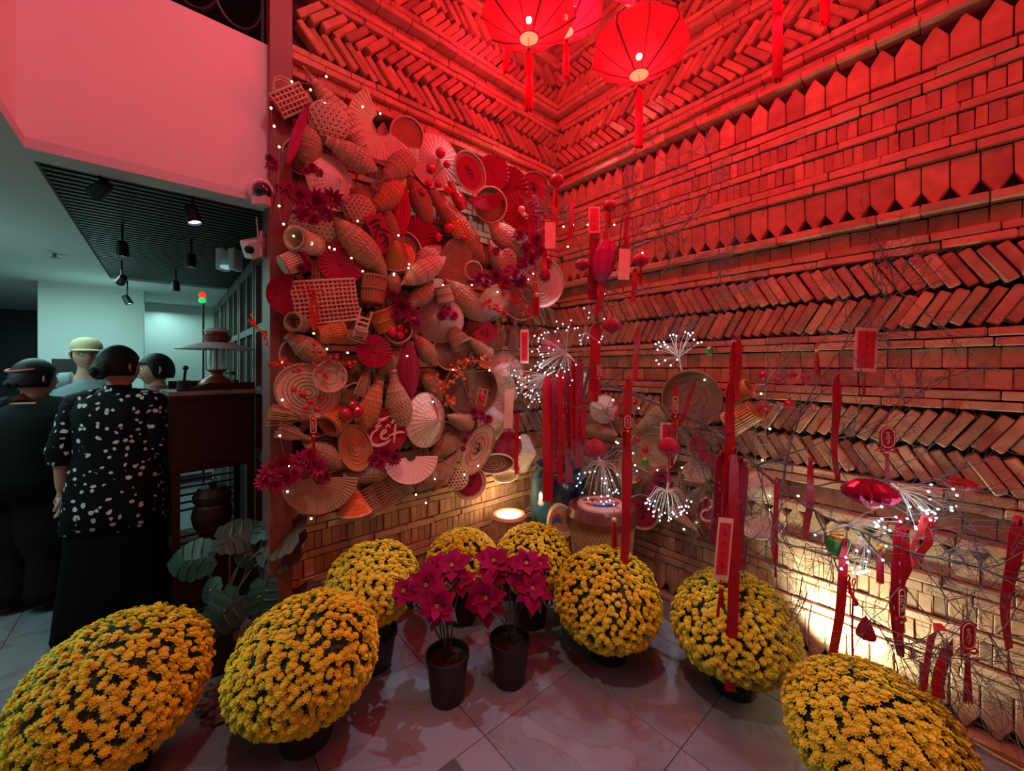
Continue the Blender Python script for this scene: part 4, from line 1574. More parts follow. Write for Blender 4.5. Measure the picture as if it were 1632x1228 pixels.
def lantern(x, Y, zc, label, tas=.34, R=.225, cordtop=5.2, yaw=0.0):
    root = thing('red_lantern', label, 'lantern', Matrix.Translation((x, Y, zc)) @ Matrix.Rotation(yaw, 4, 'Z'), 'red silk lanterns')
    n = 10
    r0 = R * .21
    prof = [(r0, 0), (R * .62, .047), (R, .105), (R * .96, .15), (R * .6, .235), (R * .2, .275)]
    for i in range(n):                                   # silk gores, slightly hollow between the ribs
        a0, a1 = 2 * pi * i / n, 2 * pi * (i + 1) / n
        b = MB()
        vs, fs = [], []
        for (r, z) in prof:
            for j in range(5):
                t = j / 4
                a = a0 + (a1 - a0) * t
                q = r * (1 - .045 * sin(pi * t) * (r / R))
                vs.append((q * cos(a), q * sin(a), z))
        for u in range(len(prof) - 1):
            for j in range(4):
                fs.append((u * 5 + j, u * 5 + j + 1, (u + 1) * 5 + j + 1, (u + 1) * 5 + j))
        b.add(vs, fs)
        b.build('silk_gore', SILK, root, smooth=True)
        b = MB()
        b.tube([(r * 1.005 * cos(a0), r * 1.005 * sin(a0), z) for r, z in prof], .0026 if i % 2 else .0055, 4)
        b.build('rib', RIBM, root)
    b = MB()
    b.tube([(r0 * cos(a), r0 * sin(a), 0) for a in [2 * pi * i / 20 for i in range(20)]], .003, 5, closed=True)
    b.build('lower_ring', RIBM, root)
    b = MB()
    b.lathe([(.001, .002), (r0, .002)], 20)
    b.build('ring_cover', PALER, root)
    b = MB()
    b.ball((0, 0, .09), .014, 10, 8)
    b.build('bulb', BULB, root)
    lo = lamp('POINT', 'lantern_bulb_light', (0, 0, .085), 6.0, (1, .55, .35), .012)
    lo.parent = root
    b = MB()
    b.tube([(0, 0, .27), (0, 0, cordtop - zc)], .003, 5)
    b.build('cord', BLACKM, root)
    b = MB()
    b.tube([(0, 0, 0), (0, 0, -.05)], .0012, 4)
    b.ball((0, 0, -.055), .010, 8, 6)
    b.build('bead', BLACKM, root)
    b = MB()
    r = random.Random(int(x * 100))
    for i in range(18):
        a = 2 * pi * i / 18
        b.tube([(.004 * cos(a), .004 * sin(a), -.06), (.016 * cos(a), .012 * sin(a), -.10), (.018 * cos(a), .013 * sin(a), -.06 - tas * r.uniform(.96, 1))], .0034, 3)
    b.build('tassel', SILKT, root, kind='stuff')
    return root


lantern(.61, 1.9, 2.90, 'complete red lantern hanging lowest in front of the brick corner', .29, yaw=.20)
lantern(.081, 1.9, 3.075, 'large red lantern cut by the top of the picture above the corner', .29)
lantern(.327, 2.4, 3.53, 'red lantern partly hidden behind the large one', .22, yaw=.1)
lantern(-.04, 2.68, 4.0, 'sliver of a red lantern behind the large one at the basket side', .46, yaw=.3)
lantern(.75, 2.3, 3.70, 'red lantern whose underside just shows above the complete one', .12, yaw=.2)
lantern(1.37, 2.4, 3.82, 'red lantern over the long brick wall with a shorter tassel', .62, yaw=.1)
lantern(1.06, 1.58, 3.06, 'red lantern over the long brick wall, its tassel the longest there', .36, yaw=.3)
lantern(1.36, 1.72, 3.64, 'lantern above the frame of which only a red tassel end shows', .60, yaw=.0)

# ------------------------------------------------------------------ chrysanthemum mounds
MUMY = mat('yellow chrysanthemum', (.80, .72, .035), .6, var=.14, noise=.25, nscale=40, hue2=(.76, .50, .015))
MUMG = mat('chrysanthemum leaves', (.035, .075, .02), .7, var=.2, noise=.5, nscale=18)
POTB = mat('black plastic pot', (.018, .014, .016), .45)
SOIL = mat('dark soil', (.03, .02, .015), .95, noise=.6, nscale=30, bump=1)


def blossom_mesh(seed):
    b = MB()
    r = random.Random(seed)
    n = 9
    for l, (rr, el, w) in enumerate(((1, .05, .30), (.78, .55, .26))):
        for k in range(n - 2 * l):
            th = 2 * pi * (k + .5 * l) / (n - 2 * l) + r.uniform(-.1, .1)
            e = el + r.uniform(-.12, .12)
            d = Vector((cos(th) * cos(e), sin(th) * cos(e), sin(e)))
            sd = Vector((-sin(th), cos(th), 0)) * w
            z = Vector((0, 0, .12 * l))
            b.add([z, z + d * .6 * rr - sd, z + d * rr, z + d * .6 * rr + sd], [(0, 1, 2, 3)])
    b.ball((0, 0, .30), .34, 7, 4, sc=(1, 1, .7))
    return b


BLS = [blossom_mesh(i) for i in range(4)]
BLM = [b.mesh('blossom', MUMY) for b in BLS]


def mum(x, Y, r, ztop, label, parts=300, seed=0, n=1250, br=.0158):
    rr = random.Random(seed)
    root = thing('potted_chrysanthemum', label, 'potted flower', Matrix.Translation((x, Y, 0)), 'round yellow chrysanthemum plants on the floor')
    hv = r * .88
    zc = ztop - hv
    b = MB()
    pr = min(.12, r * .46)
    b.lathe([(.001, .002), (pr * .78, .002), (pr * .8, .01), (pr, .15), (pr * 1.06, .15), (pr * 1.06, .17), (pr * .95, .17), (pr * .93, .15), (.001, .15)], 24)
    b.build('pot', POTB, root)
    b = MB()
    for k in range(9):
        a = 2 * pi * k / 9
        b.tube([(0, 0, .14), (cos(a) * r * .3, sin(a) * r * .3, zc - hv * .2)], .005, 4)
    b.build('stems', MUMG, root, kind='stuff')
    # leafy core
    b = MB()
    lump = [(rr.uniform(0, 6.28), rr.uniform(-.5, 1), rr.uniform(.02, .06)) for _ in range(14)]

    def surf(th, ph):
        d = Vector((cos(th) * sin(ph), sin(th) * sin(ph), cos(ph)))
        q = 1.0
        for (a, c, h) in lump:
            e = Vector((cos(a) * sqrt(max(0, 1 - c * c)), sin(a) * sqrt(max(0, 1 - c * c)), c))
            q += h * max(0, d.dot(e) - .6) * 2 - .012
        lo = .62 if d.z < -.35 else 1
        return Vector((d.x * r * q, d.y * r * q, d.z * hv * q * (1 if d.z > 0 else .90))), d
    b2 = MB()
    vs, fs = [], []
    N, Mm = 26, 16
    for i in range(Mm + 1):
        for k in range(N):
            p, d = surf(2 * pi * k / N, .02 + (pi - .55) * i / Mm)
            vs.append(p * .93 + Vector((0, 0, zc)))
    for i in range(Mm):
        for k in range(N):
            q = (k + 1) % N
            fs.append((i * N + k, (i + 1) * N + k, (i + 1) * N + q, i * N + q))
    b2.add(vs, fs)
    b2.build('leafy_core', MUMG, root, kind='stuff')
    lf = MB()
    for i in range(700):
        u = rr.uniform(-.78, 1)
        p, d = surf(rr.uniform(0, 2 * pi), math.acos(u))
        p = p * .965 + Vector((0, 0, zc))
        t = d.orthogonal().normalized()
        t = Matrix.Rotation(rr.uniform(0, 6.28), 3, d) @ t
        s_ = d.cross(t)
        L = .022 * rr.uniform(.7, 1.3)
        lf.add([p, p + t * L * .5 + s_ * L * .3 + d * .004, p + t * L + d * .010, p + t * L * .5 - s_ * L * .3 + d * .004], [(0, 1, 2, 3)])
    lf.build('foliage', MUMG, root, kind='stuff')
    # blossoms by golden spiral with jitter
    spots = []
    for i in range(n):
        u = 1 - (1.76) * (i + .5) / n
        th = i * 2.39996 + rr.uniform(-.1, .1)
        p, d = surf(th, math.acos(max(-1, min(1, u + rr.uniform(-.02, .02)))))
        if rr.random() < .06:
            continue
        if u < -.5 and rr.random() < .3:
            continue
        p = p * (1 + rr.uniform(-.01, .045)) + Vector((0, 0, zc))
        dn = (d + Vector((rr.uniform(-.35, .35), rr.uniform(-.35, .35), .55 + rr.uniform(-.2, .3)))).normalized()
        q = dn.to_track_quat('Z', 'Y').to_matrix().to_4x4()
        M = Matrix.Translation(p) @ q @ Matrix.Rotation(rr.uniform(0, 6), 4, 'Z') @ Matrix.Scale(br * rr.uniform(.8, 1.2), 4)
        wp = Vector((x, Y, 0)) + p
        front = (EYE - wp).normalized().dot(d)
        spots.append((-front, (wp - EYE).length, M))
    spots.sort(key=lambda q: q[0])
    st = MB()
    for i, (f, dist, M) in enumerate(spots):
        k = rr.randrange(4)
        if i < parts and f < .1:
            link('blossom', BLM[k], root, M)
        else:
            st.add(BLS[k].v, BLS[k].f, M)
    st.build('far_blossoms', MUMY, root, kind='stuff')
    return root


mum(-1.45, 1.457, .31, .58, 'yellow chrysanthemum mound nearest the people, cut by the picture edge', 300, 1, 1560)
mum(-.83, 1.60, .298, .575, 'yellow chrysanthemum mound second from the people', 300, 2, 1560)
mum(-.70, 2.0, .24, .61, 'yellow chrysanthemum mound against the wall under the basket fans', 280, 3)
mum(-.30, 2.36, .225, .55, 'yellow chrysanthemum mound behind both poinsettias, below the woven lamp', 220, 4, 1100)
mum(.108, 2.33, .235, .57, 'yellow chrysanthemum mound in front of the blue jar', 220, 5, 1100)
mum(.505, 2.07, .295, .555, 'yellow chrysanthemum mound in front of the face-topped basket', 300, 6, 1450)
mum(1.04, 1.86, .296, .545, 'yellow chrysanthemum mound with a long red ribbon hanging to its black pot', 300, 7, 1450)
mum(1.155, 1.27, .255, .535, 'yellow chrysanthemum mound on the cable side below the arched ribbon', 300, 8, 1450)
mum(1.43, .90, .17, .60, 'yellow chrysanthemum mound of which only a corner shows at the bottom edge', 40, 9, 700)

# ------------------------------------------------------------------ poinsettias
BRACT = mat('poinsettia bract', (.27, .001, .055), .8, spec=.15, var=.18, noise=.3, nscale=14, hue2=(.19, .001, .045))
PLEAF = mat('poinsettia leaf', (.05, .06, .065), .5, var=.2, noise=.4, nscale=12)


def leafshape(L, Wd, droop=.25, lobes=True, fold=.15):
    pr = [(0, .06), (.1, .35), (.28, .8), (.38, 1), (.5, .82), (.62, .88), (.75, .55), (.9, .22), (1, .01)] if lobes else [(0, .05), (.15, .6), (.35, 1), (.6, .85), (.85, .4), (1, .01)]
    vs, fs = [], []
    for t, w in pr:
        z = -droop * L * t * t + .12 * L * t
        vs += [(-Wd * w, t * L, z + fold * Wd * w), (0, t * L, z), (Wd * w, t * L, z + fold * Wd * w)]
    for i in range(len(pr) - 1):
        fs += [(3 * i, 3 * i + 3, 3 * i + 4, 3 * i + 1), (3 * i + 1, 3 * i + 4, 3 * i + 5, 3 * i + 2)]
    return vs, fs


def leafmesh(name, m, **k):
    b = MB()
    b.add(*leafshape(1, .34, **k))
    return b.mesh(name, m)


BRM = [leafmesh('bract', BRACT, droop=d) for d in (.15, .35, .5)]
PLM = [leafmesh('leaf', PLEAF, droop=d) for d in (.3, .6)]


def poinsettia(x, Y, heads, label, seed):
    rr = random.Random(seed)
    base = Vector((x, Y, 0))
    root = thing('potted_poinsettia', label, 'potted flower', Matrix.Translation(base), 'potted poinsettias')
    b = MB()
    b.lathe([(.001, .003), (.070, .003), (.074, .01), (.094, .185), (.099, .185), (.099, .205), (.092, .205), (.090, .17), (.001, .17)], 28)
    b.build('pot', POTB, root)
    b = MB()
    b.lathe([(.089, .172), (.05, .178), (.001, .182)], 20)
    b.build('soil', SOIL, root)
    for (px, py, Yh, rp, tl) in heads:
        h = P(px, py, Yh) - base
        R = rp * Yh / F
        b = MB()
        b.tube([(rr.uniform(-.02, .02), rr.uniform(-.02, .02), .17), Vector((h.x * .4, h.y * .4, .17 + (h.z - .17) * .55)), h], .004, 5)
        b.build('stem', PLEAF, root)
        up = Vector((rr.uniform(-.3, .3) + h.x * 1.2, -.75 + rr.uniform(-.25, .2), .55 + tl)).normalized()
        Q = up.to_track_quat('Z', 'Y').to_matrix().to_4x4()
        for ring, (n_, sz, el) in enumerate(((6, 1.0, 8), (5, .72, 28), (3, .4, 48))):
            for k in range(n_):
                a = 2 * pi * (k + .5 * ring) / n_ + rr.uniform(-.22, .22)
                M = Matrix.Translation(h) @ Q @ Matrix.Rotation(a, 4, 'Z') @ Matrix.Rotation(radians(el + rr.uniform(-12, 10)), 4, 'X') @ Matrix.Scale(R * sz * rr.uniform(.85, 1.15), 4) @ Matrix.Diagonal((rr.uniform(.9, 1.2), 1, 1, 1))
                link('bract', BRM[rr.randrange(3)], root, M)
        b = MB()
        for k in range(5):
            a = 2 * pi * k / 5
            b.ball(h + Q.to_3x3() @ Vector((.006 * cos(a), .006 * sin(a), .012)), .0042, 6, 4)
        b.build('flower_eye', mat('yellow green eye', (.45, .40, .06), .5), root)
        for k in range(7):
            a = 2 * pi * k / 7 + rr.uniform(-.4, .4)
            M = Matrix.Translation(h - up * rr.uniform(.02, .07)) @ Matrix.Rotation(a, 4, 'Z') @ Matrix.Rotation(radians(rr.uniform(-35, 0)), 4, 'X') @ Matrix.Scale(R * rr.uniform(.8, 1.1), 4)
            link('leaf', PLM[rr.randrange(2)], root, M)
    return root


poinsettia(-.293, 1.80, [(679, 932, 1.78, 33, 0), (697, 966, 1.68, 36, -.2), (645, 942, 1.80, 26, 0), (720, 902, 1.86, 32, .3), (700, 900, 1.9, 24, .3), (735, 925, 1.85, 24, .1)], 'poinsettia in the nearer black pot with flowers leaning to the brown board', 1)
poinsettia(-.01, 1.90, [(776, 952, 1.80, 38, -.1), (849, 938, 1.86, 34, 0), (838, 898, 1.93, 32, .3), (786, 894, 1.95, 30, .3), (812, 910, 1.95, 26, .4), (860, 900, 1.98, 22, .2)], 'poinsettia in the farther black pot, right of its twin', 2)

# ------------------------------------------------------------------ monstera and undergrowth
MONST = mat('monstera leaf', (.013, .038, .027), .45, var=.15, noise=.4, nscale=7)
MONSD = mat('dry brown leaf', (.10, .05, .03), .6, var=.2, noise=.4, nscale=7)


def monstera_leaf(L, Wd, slits=4):
    """split heart-shaped leaf as one outline with deep cuts"""
    half = []
    nn = slits * 2 + 1
    prof = lambda t: sin(pi * min(1, (t * .92 + .08))) ** .6 * (1.12 - .5 * t)
    half.append((.02, .03))
    half.append((.30 * Wd, -.10 * L))
    half.append((.75 * Wd, .0))
    for i in range(slits):
        t0 = .12 + .80 * i / slits
        t1 = .12 + .80 * (i + .72) / slits
        t2 = .12 + .80 * (i + 1) / slits
        half.append((Wd * prof(t0), t0 * L))
        half.append((Wd * prof((t0 + t1) / 2) * 1.04, (t0 + t1) / 2 * L + .02 * L))
        half.append((Wd * prof(t1) * .95, t1 * L + .03 * L))
        if i < slits - 1:
            half.append((Wd * .30, (t1 + .01) * L))
            half.append((Wd * .30, (t1 + .03) * L))
    half.append((0.0, L * 1.02))
    vs, fs = [], []
    for s_ in (1, -1):
        base = len(vs)
        for (x, y) in half:
            vs.append((s_ * x, y, .12 * abs(x) - .25 * y * y / L - .3 * x * x / Wd))
        # triangulate as fan strips to the midrib
        mid = len(vs)
        for (x, y) in half:
            yy = max(0, min(L, y - abs(x) * .25))
            vs.append((0, yy, -.25 * yy * yy / L))
        m = len(half)
        for i in range(m - 1):
            q = (base + i, base + i + 1, mid + i + 1, mid + i)
            fs.append(q if s_ > 0 else q[::-1])
    return vs, fs


mo = thing('potted_monstera', 'dark monstera with split leaves in front of the wooden stand', 'potted plant', P(352, 1010, 2.2).xyz * 1 if False else Vector((-1.50, 2.02, 0)))
b = MB()
b.lathe([(.001, .003), (.12, .003), (.15, .20), (.16, .20), (.16, .23), (.145, .23), (.14, .2), (.001, .2)], 24)
b.build('pot', mat('dark clay pot', (.05, .03, .03), .6), mo)
rr = random.Random(5)
for (px, py, Yh, L, a, el, br_) in ((312, 890, 1.98, .26, 190, 0, 0), (376, 852, 2.02, .24, 30, 20, 0), (392, 884, 2.0, .14, -60, 0, 0), (450, 850, 1.95, .30, 175, 30, 1), (452, 872, 1.97, .28, 190, 20, 1), (415, 950, 1.82, .22, -75, 0, 0), (358, 972, 1.80, .24, -125, 0, 0), (335, 940, 1.9, .15, 150, 0, 0), (420, 840, 2.0, .2, 110, 20, 0), (322, 995, 1.85, .14, 200, -10, 1), (385, 998, 1.8, .12, 240, 0, 1), (480, 950, 2.0, .2, 20, -5, 1)):
    h = P(px, py, Yh) - Vector((-1.50, 2.02, 0))
    b = MB()
    b.tube([(rr.uniform(-.05, .05), rr.uniform(-.05, .05), .2), Vector((h.x * .5, h.y * .5 + .02, .2 + (h.z - .2) * .7)), h], .0055, 5)
    b.build('stalk', mat('leaf stalk', (.20, .16, .06), .5), mo)
    b = MB()
    n_ = (Vector((0, -.75, .45)) + Vector((rr.uniform(-.3, .3), 0, el / 90))).normalized()
    xr = Vector((cos(radians(a)), 0, sin(radians(a))))
    y_ = (xr - n_ * n_.dot(xr)).normalized()
    M = frame(h - y_ * L * .3, y_.cross(n_), y_, n_)
    b.add(*monstera_leaf(L * .86, L * .42), M)
    b.build('leaf', MONSD if br_ else MONST, mo, smooth=False)
pb = MB()
for i in range(160):
    a, q = rr.uniform(0, 6.28), .25 * sqrt(rr.random())
    pb.ball((-1.22 + q * cos(a) * .8, 1.80 + q * sin(a) * .6, .016 + .04 * (1 - q / .25)), rr.uniform(.012, .022), 6, 4, sc=(1, 1, .6))
tag(pb.build('pebbles', mat('brown pebbles', (.16, .08, .06), .5, noise=.5)), 'heap of brown pebbles and bark between the flower mounds', 'pebbles', kind='stuff')

# ------------------------------------------------------------------ jar, woven lamp, face basket, carved mask
JAR = bpy.data.materials.new('dark blue glaze')
JAR.use_nodes = True
nt = JAR.node_tree
bs = nt.nodes['Principled BSDF']
no = nt.nodes.new('ShaderNodeTexNoise')
no.inputs['Scale'].default_value = 9
no.inputs['Detail'].default_value = 7
tc = nt.nodes.new('ShaderNodeTexCoord')
mp = nt.nodes.new('ShaderNodeMapping')
mp.inputs['Scale'].default_value = (1, 1, .35)
nt.links.new(tc.outputs['Object'], mp.inputs[0])
nt.links.new(mp.outputs[0], no.inputs['Vector'])
cr = nt.nodes.new('ShaderNodeValToRGB')
cr.color_ramp.elements[0].position = .38
cr.color_ramp.elements[0].color = (.004, .008, .025, 1)
cr.color_ramp.elements[1].position = .72
cr.color_ramp.elements[1].color = (.045, .17, .21, 1)
nt.links.new(no.outputs[0], cr.inputs[0])
nt.links.new(cr.outputs[0], bs.inputs['Base Color'])
bs.inputs['Roughness'].default_value = .18
bs.inputs['Coat Weight'].default_value = .5
JX, JY = .335, 2.84
jar = thing('glazed_jar', 'tall dark blue glazed jar in the brick corner holding the bare tree', 'jar', Vector((JX, JY, 0)))
b = MB()
b.lathe([(.001, .002), (.14, .002), (.165, .10), (.195, .35), (.205, .60), (.195, .72), (.165, .775), (.150, .785), (.155, .80), (.165, .81), (.150, .81), (.140, .78), (.13, .70), (.001, .70)], 40)
b.build('body', JAR, jar, smooth=True)
b = MB()
b.tube([(.160 * cos(a), .160 * sin(a), .805) for a in [2 * pi * i / 36 for i in range(36)]], .010, 6, closed=True)
b.build('lip', JAR, jar)
b = MB()
b.lathe([(.138, .74), (.07, .75), (.001, .755)], 20)
b.build('soil', SOIL, jar)

wl = thing('woven_lamp', 'low round woven lamp glowing white through its open top', 'lamp', Vector((-.02, 2.66, 0)))
LX = wl
b = MB()
for i in range(44):
    a = 2 * pi * i / 44
    pts = []
    for t in range(13):
        z = .22 + .28 * t / 12
        r = .145 * sin(pi * (.18 + .66 * t / 12)) ** .7
        aa = a + .5 * t / 12
        pts.append((r * cos(aa), r * sin(aa), z))
    b.tube(pts, .0022, 4)
    pts2 = [(sqrt(x * x + y * y) * cos(2 * a - atan2(y, x)), sqrt(x * x + y * y) * sin(2 * a - atan2(y, x)), z) for x, y, z in pts]
    b.tube(pts2, .0022, 4)
b.build('lattice_shade', mat('reddish rattan', (.42, .18, .10), .5), wl, kind='stuff')
b = MB()
b.lathe([(.105, .49), (.122, .505), (.105, .52), (.088, .52), (.078, .512)], 32)
b.build('upper_collar', mat('reddish rattan', (.42, .18, .10)), wl)
b = MB()
b.lathe([(.001, .512), (.079, .512)], 28)
b.build('glowing_disc', mat('glowing lamp disc', (1, .9, .75), .5, emit=(1, .86, .66), estr=4.5), wl)
b = MB()
b.lathe([(.001, .004), (.10, .004), (.11, .05), (.06, .22), (.04, .22)], 24)
b.build('foot', mat('reddish rattan', (.42, .18, .10)), wl)

dx, dy = .55, 2.43
dk = thing('drum_basket', 'tall woven basket with a painted face on its lid', 'basket', Vector((dx, dy, 0)))
b = MB()
b.lathe([(.001, .003), (.145, .003), (.15, .02), (.19, .55), (.193, .60)], 40)
b.build('body', mat('tan rattan', (.46, .28, .14), .6, noise=.3), dk)
b = MB()
for i in range(52):
    for sgn in (-1, 1):
        a = 2 * pi * i / 52
        b.tube([((.153 + .042 * t) * cos(a + sgn * t * 1.3), (.153 + .042 * t) * sin(a + sgn * t * 1.3), .02 + .56 * t) for t in [j / 8 for j in range(9)]], .0026, 3)
b.build('diagonal_weave', mat('light rattan', (.62, .42, .24), .5), dk, kind='stuff')
b = MB()
b.lathe([(.193, .56), (.212, .57), (.214, .61), (.198, .655), (.178, .665), (.170, .650), (.001, .648)], 40)
b.build('lid_ring', mat('dark red lacquer', (.16, .035, .025), .35), dk)
fc = MB()
fc.lathe([(.150, .650), (.148, .664), (.11, .672), (.001, .675)], 36)
face = fc.build('face_disc', mat('pink painted wood', (.78, .46, .36), .5, noise=.15), dk, label='round face painted pink with red cheeks and blue mouth')
T = Matrix.Translation((0, 0, .671))
RF = Matrix.Rotation(.1, 4, 'Z')
for ex in (-.055, .055):
    b = MB()
    b.slab([(ex + .030 * cos(a), .010 + .017 * sin(a)) for a in [2 * pi * i / 16 for i in range(16)]], .006, T @ RF)
    b.build('eye', mat('eye white', (.85, .8, .72), .4), face)
    b = MB()
    b.slab([(ex + .010 * cos(a), .010 + .010 * sin(a)) for a in [2 * pi * i / 12 for i in range(12)]], .0085, T @ RF)
    b.build('pupil', INK, face)
    b = strokes([[(ex - .05, .035, .010), (ex, .058, .018), (ex + .045, .035, .008)]], 1, 0, .006)
    b.v = [tuple(T @ RF @ Vector(v)) for v in b.v]
    b.build('eyebrow', mat('red paint', (.60, .03, .03), .5), face)
b = strokes([[(-.07, -.055, .02), (-.03, -.070, .034), (.03, -.070, .034), (.07, -.055, .02)]], 1, 0, .006)
b.v = [tuple(T @ RF @ Vector(v)) for v in b.v]
b.build('mouth', mat('blue paint', (.02, .10, .42), .5), face)
b = strokes([[(-.10, -.01, .02), (-.08, -.035, .03), (-.05, -.03, .01)], [(.10, -.01, .02), (.08, -.035, .03), (.05, -.03, .01)]], 1, 0, .005)
b.v = [tuple(T @ RF @ Vector(v)) for v in b.v]
b.build('cheek', mat('red paint', (.60, .03, .03)), face)

mk = thing('carved_mask', 'laughing carved wooden mask with blue eyes leaning on the woven basket', 'mask', Matrix.Translation(P(895, 832, 2.50)) @ Matrix.Rotation(radians(8), 4, 'Z'))
b = MB()
out = []
for i in range(28):
    a = 2 * pi * i / 28
    r = .115 * (1 + .10 * cos(2 * a) + (.10 * cos(3 * a + .3)))
    out.append((r * cos(a) * .85, r * sin(a) * 1.12))
MR = Matrix.Rotation(pi / 2, 4, 'X')
b.slab(out, .05, MR)
b.build('face_block', mat('tan carved wood', (.55, .33, .18), .6, noise=.3), mk)
for ex in (-.042, .045):
    b = strokes([[(ex - .03, .018, .008), (ex, .045, .022), (ex + .03, .018, .010)]], 1, .0505, .006)
    b.v = [tuple(MR @ Vector(v)) for v in b.v]
    b.build('eye', mat('blue paint', (.02, .10, .42)), mk)
    b = strokes([[(ex - .035, .045, .006), (ex, .072, .014), (ex + .035, .045, .006)]], 1, .0505, .005)
    b.v = [tuple(MR @ Vector(v)) for v in b.v]
    b.build('eyebrow', mat('red paint', (.60, .03, .03)), mk)
b = strokes([[(-.062, -.005, .012), (-.035, -.045, .03), (.02, -.058, .034), (.06, -.02, .012)]], 1, .0505, .005)
b.v = [tuple(MR @ Vector(v)) for v in b.v]
b.build('teeth', mat('eye white', (.85, .8, .72)), mk)
b = strokes([[(-.07, .0, .010), (-.055, -.05, .012), (.0, -.082, .014), (.05, -.06, .012), (.07, -.01, .010)]], 1, .0507, .006)
b.v = [tuple(MR @ Vector(v)) for v in b.v]
b.build('lips', mat('red paint', (.60, .03, .03)), mk)
b = MB()
b.tube([(-.055, 0, -.11), (-.055, .02, -P(895, 832, 2.50).z + .002)], .012, 6)
b.tube([(.055, 0, -.11), (.055, .02, -P(895, 832, 2.50).z + .002)], .012, 6)
b.build('support', mat('tan carved wood', (.55, .33, .18)), mk)

cb = thing('yellow_cable', 'yellow power cable lying on the floor along the brick wall', 'cable', Vector((0, 0, 0)))
b = MB()


def FP(px, py, z=.006):
    Y = F * (1.5 - z) / (py - HY)
    return Vector(((px - 816) / F * Y, Y, z))


pts = [WR.at(x, y, .06) for x, y in ((1462, 1090), (1480, 1114), (1500, 1136), (1522, 1160), (1550, 1182), (1590, 1205), (1645, 1235))]
pts = [Vector((p.x, p.y, max(p.z, .006))) for p in pts]
b.tube(pts, .0045, 6)
b.build('sheath', mat('yellow cable', (.75, .60, .12), .4), cb)
sp = thing('floor_spotlight', 'small black floor spotlight behind the flower mounds washing the brick pickets', 'spotlight', ST(.30, 1.60, 0))
b = MB()
b.lathe([(.001, .002), (.05, .002), (.05, .012), (.001, .012)], 16)
b.build('foot', BLACKM, sp)
b = MB()
b.tube([(0, 0, .01), (0, 0, .05)], .008, 6)
b.lathe([(.001, .045), (.035, .05), (.045, .09), (.045, .095), (.04, .095), (.035, .06), (.001, .058)], 16)
b.build('head', BLACKM, sp)
# ------------------------------------------------------------------ the bare tree rising from the jar
BARK = mat('grey bark', (.075, .055, .05), .75, var=.2, noise=.7, nscale=30, hue2=(.22, .20, .18))
TO = Vector((JX, JY, .76))
tree = thing('bare_tree', 'bare branching tree hung with ribbons, standing in the blue jar', 'tree', Matrix.Translation(TO))
LIMBS = [
    ([(888, 748, 2.84), (872, 700, 2.78), (852, 668, 2.74), (832, 640, 2.70), (820, 600, 2.66)], .026, .010),
    ([(893, 745, 2.84), (905, 690, 2.72), (925, 640, 2.60), (938, 590, 2.50), (950, 520, 2.40), (958, 455, 2.33), (985, 412, 2.26), (1040, 382, 2.2), (1085, 365, 2.12), (1112, 330, 2.06), (1135, 293, 2.0)], .026, .004),
    ([(925, 640, 2.60), (960, 614, 2.5), (1005, 625, 2.35), (1060, 650, 2.2), (1110, 672, 2.05), (1160, 702, 1.9), (1205, 742, 1.78), (1245, 778, 1.68), (1300, 815, 1.55), (1370, 846, 1.43), (1450, 878, 1.34), (1540, 900, 1.26), (1640, 930, 1.18)], .024, .005),
    ([(1075, 655, 2.15), (1100, 700, 2.05), (1125, 760, 1.95), (1150, 815, 1.85), (1178, 885, 1.75), (1195, 960, 1.68)], .010, .002),
    ([(1245, 778, 1.68), (1262, 700, 1.68), (1280, 650, 1.66), (1312, 598, 1.62), (1350, 545, 1.58), (1400, 495, 1.54), (1440, 430, 1.5)], .010, .0015),
    ([(1205, 742, 1.78), (1290, 712, 1.66), (1360, 690, 1.55), (1425, 655, 1.48), (1500, 600, 1.42)], .008, .0015),
    ([(1245, 778, 1.68), (1330, 770, 1.55), (1420, 765, 1.44), (1500, 790, 1.36), (1560, 850, 1.3)], .008, .0015),
    ([(1300, 815, 1.55), (1325, 880, 1.48), (1350, 940, 1.42), (1400, 1000, 1.36), (1440, 1050, 1.32)], .007, .0015),
    ([(1370, 846, 1.43), (1440, 930, 1.36), (1490, 1000, 1.3), (1535, 1070, 1.26)], .006, .0015),
    ([(938, 590, 2.50), (905, 575, 2.52), (875, 590, 2.55), (840, 600, 2.6), (828, 560, 2.62)], .009, .002),
    ([(958, 455, 2.33), (930, 405, 2.4), (908, 360, 2.45), (893, 330, 2.5)], .008, .0015),
    ([(985, 412, 2.26), (992, 350, 2.2), (1020, 300, 2.15), (1055, 235, 2.1)], .008, .0015),
    ([(958, 455, 2.33), (1000, 470, 2.2), (1040, 450, 2.1), (1090, 400, 2.0)], .007, .0015),
    ([(960, 614, 2.5), (1010, 580, 2.35), (1060, 540, 2.25), (1110, 520, 2.12), (1150, 470, 2.0)], .008, .0015),
    ([(1005, 625, 2.35), (1000, 690, 2.25), (970, 730, 2.2), (930, 745, 2.2)], .007, .0015),
    ([(1110, 672, 2.05), (1180, 640, 1.95), (1240, 600, 1.85), (1290, 560, 1.78)], .007, .0015),
    ([(1160, 702, 1.9), (1130, 690, 1.95), (1060, 685, 2.05), (1000, 700, 2.15)], .007, .0015),
    ([(1450, 878, 1.34), (1500, 940, 1.28), (1560, 1000, 1.24), (1610, 1010, 1.2)], .005, .0012),
    ([(1205, 742, 1.78), (1240, 840, 1.65), (1270, 900, 1.58), (1300, 980, 1.5)], .006, .0012),
]
rt = random.Random(21)
twig = MB()
WNR = UL


def inroom(p):
    v = p - CN
    return v.dot(UL) > .07 and v.dot(UR) > .07


ntw = 0


